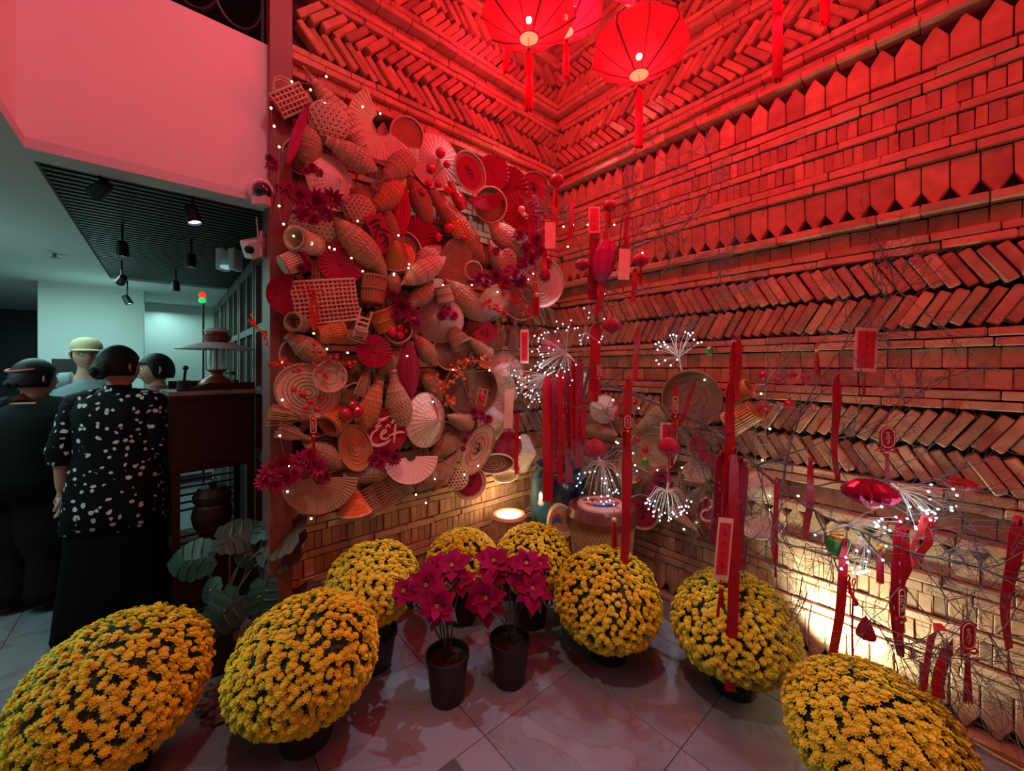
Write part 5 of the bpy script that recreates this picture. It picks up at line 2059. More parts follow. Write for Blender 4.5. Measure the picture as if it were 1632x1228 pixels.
def grow(p, d, L, r, depth):
    global ntw
    pts = [p]
    q = p
    dd = d.normalized()
    n = 4
    for i in range(n):
        dd = (dd + Vector((rt.uniform(-.3, .3), rt.uniform(-.2, .2), rt.uniform(-.3, .3)))).normalized()
        q = q + dd * (L / n)
        if not inroom(q + TO) or (q + TO).y < .95:
            break
        pts.append(q)
    if len(pts) < 2:
        return
    ntw += 1
    m = len(pts)
    twig.tube(pts, [r * (1 - .65 * i / m) for i in range(m)], 4)
    if depth > 0:
        for i in range(1, m):
            for _ in range(2 if rt.random() < .5 else 1):
                e = (dd + Vector((rt.uniform(-1, 1), rt.uniform(-.7, .7), rt.uniform(-1, 1)))).normalized()
                grow(pts[i], e, L * rt.uniform(.4, .7), r * .6, depth - 1)


for k, (pts, r0, r1) in enumerate(LIMBS):
    V = [P(*p) - TO for p in pts]
    # smooth
    S = []
    for i in range(len(V) - 1):
        p0, p1, p2, p3 = V[max(i - 1, 0)], V[i], V[i + 1], V[min(i + 2, len(V) - 1)]
        for j in range(4):
            t = j / 4
            q = .5 * (2 * p1 + (p2 - p0) * t + (2 * p0 - 5 * p1 + 4 * p2 - p3) * t * t + (3 * p1 - p0 - 3 * p2 + p3) * t ** 3)
            S.append(q + Vector((rt.uniform(-1, 1), rt.uniform(-1, 1), rt.uniform(-1, 1))) * .004)
    S.append(V[-1])
    m = len(S)
    b = MB()
    b.tube(S, [(r0 + (r1 - r0) * (i / (m - 1)) ** .55) * (.9 if k < 1 else .62) for i in range(m)], 7)
    if k in (0, 1):
        b.tube([(0.0, 0, -.02) if k else (-.02, 0, -.02), S[0]], [r0 * 1.1, r0], 7, cap=False)
    b.build('trunk' if k < 2 else 'branch', BARK, tree)
    nb = int(m * (.62 if k > 2 else .45))
    for _ in range(nb):
        i = rt.randrange(m // 4, m)
        d = (S[min(i + 1, m - 1)] - S[max(i - 1, 0)]).normalized()
        e = (d * .8 + Vector((rt.uniform(-1, 1), rt.uniform(-.4, .4), rt.uniform(-1, 1))))
        grow(S[i], e, rt.uniform(.10, .30), .0021, 2)
twig.build('twigs', BARK, tree, kind='stuff')
print('TWIGS', ntw)


# ------------------------------------------------------------------ ribbons, tags and paper lanterns hung on the tree
def hang(x1, y1, x2, y2, Y, wpx, label, m=None, name='red_ribbon', two_=False, group='red ribbons tied on the tree', Y2=None, gold=False, wave=.004, cat='ribbon'):
    A = P(x1, y1, Y)
    B = P(x2, y2, Y2 or Y)
    root = thing(name, label, cat, Matrix.Translation(A), group)
    L = (B - A)
    wd = wpx * Y / F
    N = 14
    r = random.Random(int(x1 * 13 + y1))
    ph = r.uniform(0, 6)
    pts, sides, ws = [], [], []
    for i in range(N + 1):
        t = i / N
        pts.append(L * t + Vector((wave * sin(t * 9 + ph), .012 * sin(t * 6 + ph), 0)) * t)
        a = .32 * sin(t * 3.2 + ph)
        sides.append(Vector((cos(a), sin(a), 0)))
        ws.append(wd * min(1, .55 + t * 7))
    b = MB()
    b.ribbon(pts, ws, sides, .0014)
    b.build('tail', m or RIB, root)
    b = MB()
    b.ribbon([(-.003, .004, -.01), (-.006, 0, .012), (0, -.004, .022), (.006, 0, .012), (.004, .004, -.01)], wd * .5, (.2, 1, 0), .0014)
    b.build('knot_loop', m or RIB, root)
    if two_:
        b = MB()
        b.ribbon([p * .93 + Vector((.012, .012, 0)) * min(1, i / 3) for i, p in enumerate(pts)], ws, (1, .25, 0), .0014)
        b.build('tail', m or RIB, root)
    if gold:
        b = MB()
        for i in range(3, N - 1):
            if r.random() < .8:
                p = pts[i] + Vector((r.uniform(-.3, .3) * wd, -.003, 0))
                b.tube([p, p + Vector((0, 0, -.012))], .0016, 4)
        b.build('silver_glitter', mat('silver glitter', (.85, .75, .72), .3, metal=.6), root, kind='stuff')
    return root


bundle = [(872, 600, 873, 800, 16, 0), (884, 598, 885, 752, 10, 1), (893, 592, 894, 770, 8, 0), (904, 590, 906, 768, 12, 1), (914, 575, 914, 735, 11, 0), (924, 572, 922, 745, 13, 1), (931, 640, 929, 700, 8, 0)]
ords = ['longest ribbon of the curtain over the blue jar, at its outer edge', 'second ribbon of the curtain over the blue jar', 'thin ribbon in the curtain over the blue jar', 'wide glittering ribbon amid the curtain over the blue jar', 'fifth ribbon of the curtain over the blue jar', 'broad ribbon on the inner side of the curtain over the blue jar', 'short ribbon ending the curtain over the blue jar']
for i, (x1, y1, x2, y2, wp, g) in enumerate(bundle):
    hang(x1, y1, x2, y2, 2.45 - .02 * i, wp, ords[i], m=CRIMC if i % 2 else None, gold=bool(g), group='ribbon curtain over the blue jar')
hang(950, 516, 946, 640, 2.35, 17, 'broad red ribbon just below a honeycomb lantern')
hang(1017, 526, 1011, 606, 2.25, 9, 'narrow ribbon hanging right of the honeycomb lantern')
hang(1001, 605, 998, 800, 2.0, 15, 'long ribbon hanging down to the flower mound in front of the woven basket', Y2=1.98)
hang(998, 690, 996, 925, 1.98, 13, 'lower length of ribbon reaching into the mound of yellow flowers', group='red ribbons tied on the tree')
hang(824, 657, 823, 755, 2.45, 7, 'thin red ribbon hanging before the lowest white hat')
hang(1077, 612, 1072, 690, 2.05, 6, 'first strand of a pair of ribbons crossing in a V')
hang(1108, 608, 1082, 680, 2.05, 7, 'slanted strand of the ribbon pair crossing in a V')
hang(1076, 685, 1072, 745, 2.05, 5, 'thin tail below the crossing ribbons')
for i, (x1, y1, x2, y2, wp, g) in enumerate([(1150, 725, 1146, 868, 22, 1), (1164, 610, 1160, 780, 15, 0), (1170, 545, 1163, 690, 11, 0), (1177, 542, 1176, 636, 10, 0), (1180, 735, 1176, 905, 24, 1), (1163, 735, 1160, 880, 20, 0), (1170, 720, 1167, 1104, 16, 0)]):
    hang(x1, y1, x2, y2, 1.72 - .015 * i, wp, ['outermost broad ribbon of the large red bundle', 'ribbon above the large red bundle, hung from the branch', 'tall slender ribbon above the large bundle', 'shorter slender ribbon looped beside the tall one', 'glittering ribbon on the far side of the large bundle', 'middle ribbon of the large red bundle', 'longest ribbon of all, ending before the black pot of a mound'][i], m=CRIMC if i in (0, 4) else None, gold=bool(g), group='large ribbon bundle')
hang(1334, 604, 1331, 768, 1.56, 12, 'single straight red ribbon against the herringbone bricks')
hang(1292, 735, 1288, 860, 1.6, 10, 'red ribbon hung below the herringbone bricks by a knot', two_=False)
hang(1238, 768, 1233, 896, 1.62, 7, 'thin ribbon over the soldier bricks beside the bundle')
hang(1346, 868, 1329, 1090, 1.4, 13, 'long slanting ribbon ending on the flower mound on the cable side')
hang(1361, 930, 1354, 1138, 1.38, 4, 'thread-thin ribbon touching the same mound')
hang(1352, 925, 1362, 965, 1.38, 7, 'small loose ribbon end beside the long slanting one')
hang(1622, 832, 1600, 1030, 1.22, 20, 'wide ribbon at the picture edge beside the pickets')
hang(1434, 835, 1432, 1040, 1.36, 18, 'thick ribbon bundle strand under the fairy light fan', gold=True)
hang(1444, 850, 1440, 935, 1.35, 16, 'glossy ribbon in the bundle under the fairy light fan')
hang(1472, 830, 1450, 900, 1.34, 12, 'pink-shining ribbon end below the blue-white lights', m=mat('shiny pink ribbon', (.75, .06, .06), .3))
hang(1484, 832, 1470, 895, 1.34, 13, 'short bright ribbon end below the blue-white lights', m=BLOSM)
hang(1425, 900, 1424, 1000, 1.37, 9, 'beaded strand beside the thick ribbon bundle', gold=True)
hang(948, 365, 944, 478, 2.35, 16, 'dark crimson ribbon below the red-bordered card near the corner', m=CRIMC)
hang(968, 330, 967, 392, 2.3, 5, 'thin cord ribbon beneath a round paper lantern', name='red_ribbon')
hang(1000, 345, 996, 398, 2.25, 8, 'tassel ribbon with gold bead below the round red fan')
hang(912, 318, 908, 382, 2.4, 7, 'narrow ribbon left of the red-bordered card near the corner')
hang(962, 420, 952, 500, 2.3, 9, 'ribbon hanging beneath the magenta bag', two_=True)
hang(1012, 428, 1010, 480, 2.2, 8, 'ribbon under the pleated ball at the branch tip')
hang(868, 402, 868, 440, 2.5, 8, 'short tail below the blank tag at the corner')
hang(885, 300, 884, 360, 2.5, 8, 'tail ribbon at the topmost paper ball')
# the arched ribbon
ar = thing('arched_ribbon', 'red ribbon draped in an arch over a twig above the cable', 'ribbon', P(1490, 1000, 1.28), 'red ribbons tied on the tree')
O_ = P(1490, 1000, 1.28)
b = MB()
b.ribbon([P(x, y, Y) - O_ for x, y, Y in ((1470, 1120, 1.27), (1474, 1080, 1.27), (1480, 1040, 1.27), (1484, 1012, 1.275), (1492, 998, 1.28), (1505, 999, 1.285), (1513, 1012, 1.29), (1508, 1040, 1.29), (1498, 1070, 1.28), (1494, 1092, 1.275), (1496, 1112, 1.27))], .034, [(1, .3, 0)] * 4 + [(.4, 1, .1)] * 3 + [(1, -.3, 0)] * 4, .0014)
b.build('band', BLOSM, ar)

# fan-fold balls
HONEY = mat('honeycomb paper', (.40, .004, .03), .55, var=.15)
FOILM = mat('magenta foil', (.34, .005, .04), .25, metal=.6)


def paperball(px, py, wpx, hpx, Y, label, m=HONEY, prof=None, tail=0):
    O = P(px, py, Y)
    sc = Y / F
    w, h = wpx * sc / 2, hpx * sc
    root = thing('paper_ball', label, 'paper ornament', Matrix.Translation(O), 'pleated paper balls on the tree')
    pr = prof or [(.05, .5), (.5, .42), (.85, .22), (1, .05), (.92, -.12), (.55, -.32), (.12, -.5)]
    n = 18
    b = MB()
    vs, fs = [], []
    for r, z in pr:
        for k in range(2 * n):
            a = pi * k / n
            q = w * r * (1 if k % 2 else .80)
            vs.append((q * cos(a), q * sin(a), z * h))
    for i in range(len(pr) - 1):
        for k in range(2 * n):
            q = (k + 1) % (2 * n)
            fs.append((i * 2 * n + k, (i + 1) * 2 * n + k, (i + 1) * 2 * n + q, i * 2 * n + q))
    fs.append(tuple(range(2 * n)))
    fs.append(tuple((len(pr) - 1) * 2 * n + k for k in range(2 * n))[::-1])
    b.add(vs, fs)
    b.build('pleats', m, root)
    b = MB()
    b.tube([(0, 0, h * .5), (0, 0, h * .5 + .07)], .0012, 4)
    b.build('cord', CRIMC, root)
    if tail:
        L = tail * sc
        b = MB()
        for k in range(8):
            a = 2 * pi * k / 8
            b.tube([(.003 * cos(a), .003 * sin(a), -h * .5), (.008 * cos(a), .008 * sin(a), -h * .5 - L)], .002, 3)
        b.build('tassel', RIB, root)
    return root


paperball(975, 519, 32, 25, 2.3, 'dark honeycomb ball above the broad ribbon')
paperball(948, 716, 38, 34, 2.3, 'honeycomb ball low in front of the woven basket')
paperball(1066, 713, 36, 34, 2.0, 'honeycomb ball overlapping the red-bordered card', tail=55)
paperball(1386, 786, 74, 46, 1.42, 'large shiny magenta foil ball among the twigs', m=FOILM)
paperball(887, 288, 24, 22, 2.5, 'topmost pleated ball in the brick corner', tail=30)
paperball(972, 328, 22, 20, 2.3, 'small pleated ball beside the red round fan', tail=24)
paperball(928, 422, 24, 20, 2.35, 'small dark pleated ball under the card near the corner')
paperball(1021, 415, 28, 22, 2.2, 'pleated ball at the tip of a side branch', tail=30)
paperball(882, 552, 30, 20, 2.55, 'crimson pleated ball inside the fairy light burst')
paperball(1380, 998, 26, 34, 1.4, 'dark little paper bell over the bright bricks', prof=[(.05, .5), (.35, .3), (.7, 0), (1, -.4), (.9, -.5)])
paperball(1532, 772, 40, 20, 1.55, 'dim red pleated shape behind the blue-white lights')
pf = paper_fan((1000, 328), 12, 'small round red fan hung among the upper twigs', W=WF, d=0)
pf.matrix_basis = frame(P(998, 326, 2.25), Vector((1, 0, 0)), Vector((0, 0, 1)), Vector((0, -1, 0))) @ Matrix.Scale(.28, 4)
mb_ = thing('cloth_bag', 'magenta gathered cloth bag hung near the corner', 'bag', P(963, 415, 2.3))
b = MB()
cols = 20
vs, fs = [], []
pr = [(.2, .12), (.7, .10), (1, .05), (1, -.01), (.85, -.07), (.5, -.11), (.1, -.13)]
for r, z in pr:
    for k in range(cols):
        a = 2 * pi * k / cols
        q = .062 * r * (1 + (.07 if k % 2 else -.07))
        vs.append((q * cos(a) + z * .15, q * sin(a), z))
for i in range(len(pr) - 1):
    for k in range(cols):
        q = (k + 1) % cols
        fs.append((i * cols + k, (i + 1) * cols + k, (i + 1) * cols + q, i * cols + q))
b.add(vs, fs)
b.build('pouch', mat('magenta cloth', (.45, .005, .11), .5), mb_)
b = MB()
b.tube([(0, 0, .12), (0, 0, .17)], .004, 5)
b.build('tie', CRIMC, mb_)


def card(px, py, wpx, hpx, Y, label, red=True, ang=0, yaw=0, glyph='fu', tail=22):
    O = P(px, py, Y)
    sc = Y / F
    w, h = wpx * sc, hpx * sc
    root = thing('wish_card', label, 'card', Matrix.Translation(O) @ Matrix.Rotation(radians(yaw), 4, 'Z') @ Matrix.Rotation(radians(ang), 4, 'Y') @ Matrix.Rotation(pi / 2, 4, 'X'), 'wish cards hung on the tree')
    b = MB()
    b.box((0, 0, 0), (w, h, .002))
    b.build('paper', PINKP, root)
    if red:
        b = MB()
        b.box((0, 0, .0014), (w * .76, h * .84, .0016))
        b.build('red_panel', mat('card red', (.66, .006, .035), .6), root)
        for k in range(4):
            bb_ = strokes([[(x, y, q * .6) for x, y, q in c] for c in GLYPHS[('fu', 'sweep', 'loops', 'fu')[k]]], h * .062, .0023, .0008)
            bb_.build('lettering', mat('dark red ink', (.14, .003, .012), .6), root, Matrix.Translation((0, h * (.27 - .18 * k), 0)))
    b = MB()
    b.tube([(0, h / 2, 0), (0, h / 2 + .05, 0)], .001, 3)
    b.build('cord', CRIMC, root)
    b = MB()
    for k in range(6):
        b.tube([(0, -h / 2, 0), ((k - 2.5) * .0022, -h / 2 - tail * sc, .001)], .0018, 3)
    b.build('tassel', RIB, root)
    return root


card(947, 350, 18, 42, 2.3, 'pink-bordered red card near the brick corner', yaw=-8)
card(877, 375, 17, 42, 2.45, 'blank pale card hanging against the corner blooms', red=False)
card(995, 421, 18, 49, 2.2, 'blank pale card beside the magenta bag', red=False, ang=3)
card(836, 552, 13, 54, 2.45, 'narrow red card among the fairy lights by the brooms')
card(811, 651, 14, 63, 2.5, 'tall blank pale card over a conical hat', red=False, ang=2)
card(1380, 557, 36, 70, 1.5, 'large red card with pale border against the flat bricks', ang=3, tail=36)
card(1066, 694, 27, 42, 2.05, 'red card half behind a honeycomb ball', tail=10)
card(1153, 874, 24, 98, 1.62, 'tall tilted red card hanging before the ribbon bundle', ang=5, tail=60)
card(1236, 855, 8, 84, 1.66, 'thin edge-on card above the white spotlight bricks', red=True)

plaque_charm(1414, 697, 26, 36, 'red rounded charm before the lower herringbone', Y=1.5, tlen=74, tw=10)
plaque_charm(1542, 1012, 24, 46, 'red rounded charm hanging low beside the arched ribbon', Y=1.22, tlen=84, tw=13)
plaque_charm(1436, 960, 11, 50, 'narrow charm turned edge-on in the ribbon bundle', Y=1.34, tlen=60)
plaque_charm(1076, 645, 9, 30, 'slim charm between the V ribbons', Y=2.05, tlen=28)
plaque_charm(1000, 672, 11, 22, 'small charm over the long ribbon', Y=1.97, tlen=30)
plaque_charm(955, 590, 7, 20, 'tiny charm under the broad ribbon', Y=2.33, tlen=30)
tassel(979, 828, 875, 8, 'red tassel hanging before the basket', Y=2.1)
tassel(1150, 935, 968, 6, 'short tassel against the yellow mound', Y=1.6)
tassel(855, 470, 505, 8, 'tassel under the corner tray charm', Y=2.5)
tassel(1302, 560, 600, 6, 'faint thin tassel before the flat bricks', Y=1.75)
tassel(1403, 870, 930, 8, 'beaded tassel below the second light burst', Y=1.38)


# ------------------------------------------------------------------ fairy light bursts
STEM = mat('pale stalk', (.55, .46, .38), .5)


def burst(cx, cy, Y, leds, label, stem=None, drop=.0):
    O = P(cx, cy, Y)
    root = thing('fairy_light_burst', label, 'fairy lights', Matrix.Translation(O), 'white fairy light bursts on the tree')
    r = random.Random(int(cx + cy))
    w_ = MB()
    bm = MB()
    bm.ball((0, 0, 0), .0042, 6, 4)
    me = bm.mesh('led', LEDW)
    for (x, y) in leds:
        q = P(x, y, Y + r.uniform(-.10, .06)) - O
        mid = q * .5 + Vector((r.uniform(-.01, .01), r.uniform(-.01, .01), .008 + drop))
        w_.tube([(0, 0, 0), mid, q], .0011, 3)
        link('led', me, root, Matrix.Translation(q))
    w_.build('wires', STEM, root, kind='stuff')
    s = stem or (cx + 3, cy + 18)
    b = MB()
    b.tube([(0, 0, 0), P(s[0], s[1], Y + .02) - O], .0045, 6)
    b.build('stalk', WHITE, root)
    return root


def ringpts(cx, cy, r0, r1, a0, a1, n, seed):
    r = random.Random(seed)
    return [(cx + r.uniform(r0, r1) * cos(radians(a)), cy - r.uniform(r0, r1) * sin(radians(a))) for a in [a0 + (a1 - a0) * (i + r.random() * .8) / n for i in range(n)]]


burst(903, 562, 2.42, [(868, 530), (866, 539), (857, 556), (859, 560), (875, 554), (890, 543), (857, 577), (861, 565), (864, 564), (853, 583), (857, 590), (860, 582), (866, 574), (882, 557), (874, 563), (846, 589), (860, 585), (868, 595), (877, 586), (864, 586), (894, 581), (900, 592), (906, 589), (896, 586), (905, 598), (912, 606), (918, 581), (888, 599), (883, 586), (887, 512), (889, 523), (897, 516), (885, 528), (910, 510), (916, 523), (921, 522), (903, 526), (906, 521), (858, 544), (859, 538)] + ringpts(903, 562, 38, 52, 120, 300, 12, 2), 'large burst of white fairy lights above the ribbon curtain', stem=(915, 575))
burst(872, 598, 2.5, [(822, 599), (828, 601), (843, 606), (852, 613), (826, 626), (835, 628), (838, 627), (846, 622), (849, 621), (856, 626), (858, 630), (852, 636), (845, 634), (838, 632), (832, 612), (824, 618), (860, 640), (848, 640), (842, 648), (820, 590), (816, 598)] + ringpts(868, 600, 26, 44, 180, 260, 8, 3), 'burst of white fairy lights beside the tall blank card', stem=(885, 590))
burst(932, 530, 2.35, [(931, 491), (939, 498), (938, 506), (952, 497), (963, 508), (930, 533), (924, 534), (925, 542), (937, 538), (958, 540), (960, 536), (926, 548), (955, 545)], 'small burst of white lights below the ribbon pair near the corner', stem=(926, 545))
burst(1082, 570, 2.0, [(1045, 548), (1050, 545), (1053, 552), (1060, 549), (1064, 553), (1068, 534), (1073, 533), (1078, 535), (1092, 529), (1097, 531), (1100, 534), (1104, 530), (1106, 541), (1112, 546), (1118, 545), (1046, 574), (1050, 580), (1060, 574), (1069, 582), (1079, 573), (1048, 557), (1058, 545)], 'upright dandelion of white lights before the herringbone bricks', stem=(1086, 590))
burst(958, 735, 2.15, [(923, 755), (932, 753), (940, 752), (948, 751), (921, 762), (925, 769), (919, 774), (928, 785), (959, 762), (966, 762), (975, 765), (984, 756), (964, 770), (971, 780), (977, 785), (983, 780), (968, 790), (962, 803), (958, 799), (972, 797), (981, 783), (1005, 710), (1009, 722), (1015, 750), (1005, 773), (1003, 786)] + ringpts(965, 760, 25, 50, 230, 320, 8, 5), 'drooping burst of white lights over the painted face', stem=(954, 728), drop=.03)
burst(1063, 780, 1.95, ringpts(1063, 790, 25, 44, 185, 355, 26, 7) + [(1036, 803), (1044, 798), (1050, 812), (1082, 808), (1093, 806), (1072, 816), (1074, 819)], 'drooping burst of white lights above the straw bed', stem=(1065, 768), drop=.03)
burst(1432, 778, 1.38, [(1484, 772), (1480, 783), (1482, 795), (1519, 779), (1525, 789), (1516, 808), (1523, 806), (1517, 813), (1466, 808), (1470, 812), (1476, 814), (1480, 812), (1486, 815), (1490, 818), (1492, 825), (1474, 823), (1483, 828), (1459, 839), (1460, 842), (1467, 831), (1450, 807), (1446, 826), (1478, 818), (1495, 811), (1488, 829)], 'large spray of blue-white lights over the pickets', stem=(1420, 770))
burst(1350, 836, 1.42, [(1405, 807), (1406, 827), (1398, 835), (1394, 832), (1400, 838), (1410, 840), (1410, 850), (1428, 824), (1435, 831), (1396, 839), (1412, 870), (1425, 872), (1407, 892), (1299, 852), (1401, 830), (1418, 845)], 'spray of blue-white lights spreading from the branch fork', stem=(1336, 838))
burst(1378, 868, 1.38, [(1348, 888), (1351, 896), (1341, 906), (1365, 877), (1384, 878), (1380, 895), (1360, 912), (1367, 914), (1372, 911), (1376, 912), (1379, 910), (1385, 909), (1370, 903), (1358, 905)], 'cup of blue-white lights hanging lowest on the tree', stem=(1370, 855), drop=.02)
lamp('POINT', 'fairy_glow', P(1440, 815, 1.33), 2.2, (.55, .8, 1), .10)
lamp('POINT', 'fairy_glow', P(868, 585, 2.4), 1.3, (.7, .88, 1), .10)
lamp('POINT', 'fairy_glow', P(1085, 545, 1.95), .6, (.7, .88, 1), .06)
lamp('POINT', 'fairy_glow', P(1063, 800, 1.9), .6, (.7, .88, 1), .06)
lamp('POINT', 'fairy_glow', P(965, 775, 2.1), .6, (.7, .88, 1), .06)
lamp('POINT', 'fairy_glow', P(1370, 900, 1.33), .5, (.55, .8, 1), .06)

ys = [(898, 361), (913, 358), (937, 358), (979, 358), (905, 393), (963, 468), (1013, 410), (1024, 403), (950, 612), (946, 548), (977, 637), (1018, 650), (982, 704), (985, 706), (1048, 749), (1087, 745), (1123, 605), (1227, 683), (1215, 733), (1227, 790), (1227, 812), (1272, 790), (1090, 843), (1213, 627), (927, 737), (1012, 741), (1110, 832)]
O_ = P(898, 361, 2.4)
sl_ = thing('string_light', 'warm fairy lights scattered over the tree branches', 'string lights', Matrix.Translation(O_))
bm = MB()
bm.ball((0, 0, 0), .0055, 8, 6)
me = bm.mesh('bulb', LEDY)
q0 = None
wv = MB()
for x, y in ys:
    Yd = min(WR.at(x, y, .12).y, 2.5)
    q = P(x, y, Yd) - O_
    link('bulb', me, sl_, Matrix.Translation(q))
    if q0 is not None and (q - q0).length < .5:
        wv.tube([q0, (q0 + q) / 2 - Vector((0, 0, .02)), q], .001, 3)
    q0 = q
wv.build('wire', WIRE, sl_, kind='stuff')

for i, (x, y, Y) in enumerate(((1131, 559, 2.0), (1335, 868, 1.45), (1028, 737, 2.1), (906, 597, 2.4))):
    lt = thing('charm_lantern', ['tiny green glass lantern below the herringbone', 'small green box lantern behind the twigs over the bright bricks', 'small green disco ball beside the long ribbon', 'tiny green and gold lantern under the big light burst'][i], 'ornament', P(x, y, Y), 'small green ornaments on the tree')
    q = (.018, .035, .02, .012)[i]
    b = MB()
    b.lathe([(q * .5, q), (q, q * .6), (q, -q * .6), (q * .5, -q)], 10, cap=True)
    b.build('body', mat('green glass', (.03, .22, .03), .2), lt)
    b = MB()
    for z in (q, -q):
        b.tube([(q * .55 * cos(a), q * .55 * sin(a), z) for a in [2 * pi * k / 10 for k in range(10)]], q * .14, 4, closed=True)
    b.tube([(0, 0, q), (0, 0, q * 2.4)], .001, 3)
    b.build('gold_cap', GOLD, lt)
# ------------------------------------------------------------------ baskets on the long brick wall, behind the tree
G2 = 'baskets on the long brick wall'
hat((935, 612), 18, 'small pale hat beside the broad ribbon on the brick corner', W=WR, d=.10, tip=(10, 10))
hat((962, 652), 22, 'pale hat behind the red blossom on the long wall', W=WR, d=.10)
trap((925, 684), (985, 694), 26, 'brown fish trap low on the long wall near the corner', W=WR, d=.10, group=G2)
trap((1062, 652), (1008, 690), 32, 'horn-mouthed fish trap beside the net bundle', W=WR, d=.13, shape='horn', group=G2)
tray((1042, 716), 36, 'dark round tray behind the honeycomb ball', W=WR, d=.06, group=G2, rings=4)
net = tray((1105, 635), 44, 'large round net basket crossed by branches', W=WR, d=.10, m=WICKD, rimm=WICKD, rings=3, depth=.35, name='net_basket', cat='basket', group=None, tilt=.45)
cup((1165, 632), (1196, 618), 30, 'orange bamboo cup upper one below the hooked ribbon', W=WR, m=BAMBOO, d=.14)
cup((1205, 652), (1162, 676), 38, 'large lying orange bamboo cup right of the bundle top', W=WR, m=BAMBOO, d=.14)
hexlattice((1110, 752), 20, 'round rattan racket below the crimson folding fan', W=WR, d=.14, dome=.1, cells=4.2, sy=.75)
broom((1086, 752), (1080, 800), 26, 'straw tassel broom left of the rattan racket', W=WR, d=.14)
pleat_fan((1135, 712), 32, 130, 290, 'crimson folding fan half behind the ribbon bundle', W=WR, d=.13, m=CRIM, inner=.3, group=None, n=14)
bloom_cluster([(1048, 772, 16), (1062, 782, 15), (1052, 758, 12), (1040, 785, 12)], 'crimson bloom mop under the honeycomb ball', W=WR, d=.13)
tr_ = tray((1024, 815), 26, 'crimson card on a tray at the foot of the long wall baskets', W=WR, d=.11, face=(.85, CRIM), rings=0, letter='fu', group=None)
broom((1060, 800), (1120, 850), 44, 'bed of loose straw under the light burst', W=WR, d=.10, n=90)
broom((1130, 770), (1100, 812), 40, 'straw sheaf below the rattan racket', W=WR, d=.09, n=80)
trap((1070, 812), (1112, 846), 24, 'pale narrow fish trap sticking out of the straw', W=WR, d=.16, body=PALM, group=G2, shape='horn')
lt = tray((1140, 818), 24, 'dark plaque with a pale curved letter behind the bundle', W=WR, m=CRIMC, rimm=CRIMC, rings=0, d=.12, name='lettered_plaque', cat='plaque', group=None)
calligraphy('two', .075, lt, .012, m=PINKP, M=Matrix.Translation((-.035, .01, 0)))
hat((1212, 775), 24, 'pale fluffy hat right of the ribbon bundle', W=WR, d=.10, tip=(10, 0), h=.4)
pleat_fan((1205, 815), 40, 220, 350, 'pale ribbed fan low on the bright bricks', W=WR, d=.10, m=PALM, inner=.3, group=None, n=16)
grid_bag((1175, 762), 34, 60, 0, 'dark woven strip behind the ribbon bundle', W=WR, d=.06, nx=4, ny=8, m=WICK, bar=.5, name='woven_mat', cat='mat', group=None)
tray((1006, 742), 26, 'brown tray in shadow behind the long ribbon', W=WR, d=.06, group=G2, rings=3)
trap((1105, 690), (1150, 702), 26, 'dark fish trap above the crimson folding fan', W=WR, d=.09, group=G2, body=WICKD)
trap((1062, 745), (1020, 770), 22, 'dark slim fish trap beside the bloom mop', W=WR, d=.09, group=G2, body=WICKD)
berries([(1217, 597, 7), (1244, 601, 6), (1262, 597, 7), (1284, 601, 7), (1240, 606, 6)], 'row of red apples on the twig before the flat bricks', W=WR, d=.12, group='apple twigs on the long wall')
berries([(1217, 648, 9), (1258, 645, 9)], 'two red apples on the twig beside the orange cup', W=WR, d=.12, group='apple twigs on the long wall')
berries([(1028, 716, 6), (1018, 764, 5), (1016, 700, 5), (1012, 640, 5), (992, 640, 5), (985, 665, 5), (998, 660, 6)], 'small red berries around the long ribbon', W=WR, d=.2, group='apple twigs on the long wall')
sprig([(985, 602), (1000, 620), (990, 650), (985, 672)], 22, 'red blossom twig beside the small charm', W=WR, d=.2, seed=31, spread=10)
wf = thing('wire_frame', 'small white wire ladder frame beside the orange cup', 'wire frame', WR.at(1212, 690, .10))
Of = WR.at(1212, 690, .10)
for x in (1204, 1220):
    b = MB()
    b.tube([WR.at(x, 610, .10) - Of, WR.at(x, 742, .10) - Of], .002, 4)
    b.build('upright', LATTL, wf)
for y in range(612, 745, 16):
    b = MB()
    b.tube([WR.at(1204, y, .10) - Of, WR.at(1220, y, .10) - Of], .0015, 4)
    b.build('rung', LATTL, wf)

# extra traps and hats deep in the pile of the basket wall, partly seen in the gaps
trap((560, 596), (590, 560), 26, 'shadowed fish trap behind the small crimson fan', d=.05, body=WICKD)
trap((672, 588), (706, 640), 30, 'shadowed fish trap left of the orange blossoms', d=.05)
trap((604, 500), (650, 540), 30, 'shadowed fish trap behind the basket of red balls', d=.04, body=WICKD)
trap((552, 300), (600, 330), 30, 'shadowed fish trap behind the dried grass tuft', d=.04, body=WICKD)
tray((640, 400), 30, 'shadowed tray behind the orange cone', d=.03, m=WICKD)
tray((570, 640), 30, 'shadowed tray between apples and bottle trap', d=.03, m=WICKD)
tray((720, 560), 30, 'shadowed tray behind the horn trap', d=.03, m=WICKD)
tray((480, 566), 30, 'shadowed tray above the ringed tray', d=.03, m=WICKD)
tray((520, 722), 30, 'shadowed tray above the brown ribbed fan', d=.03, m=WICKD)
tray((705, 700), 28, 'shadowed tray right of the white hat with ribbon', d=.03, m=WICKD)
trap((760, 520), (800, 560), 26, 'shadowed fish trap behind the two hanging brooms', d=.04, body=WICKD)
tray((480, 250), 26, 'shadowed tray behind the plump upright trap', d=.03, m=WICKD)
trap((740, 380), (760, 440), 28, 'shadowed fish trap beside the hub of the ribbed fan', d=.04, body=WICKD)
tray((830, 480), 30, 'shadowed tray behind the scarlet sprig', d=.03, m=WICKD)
grid_bag((745, 560), 40, 40, 20, 'shadowed woven bag under the crimson diamond card', d=.05, nx=5, ny=5)
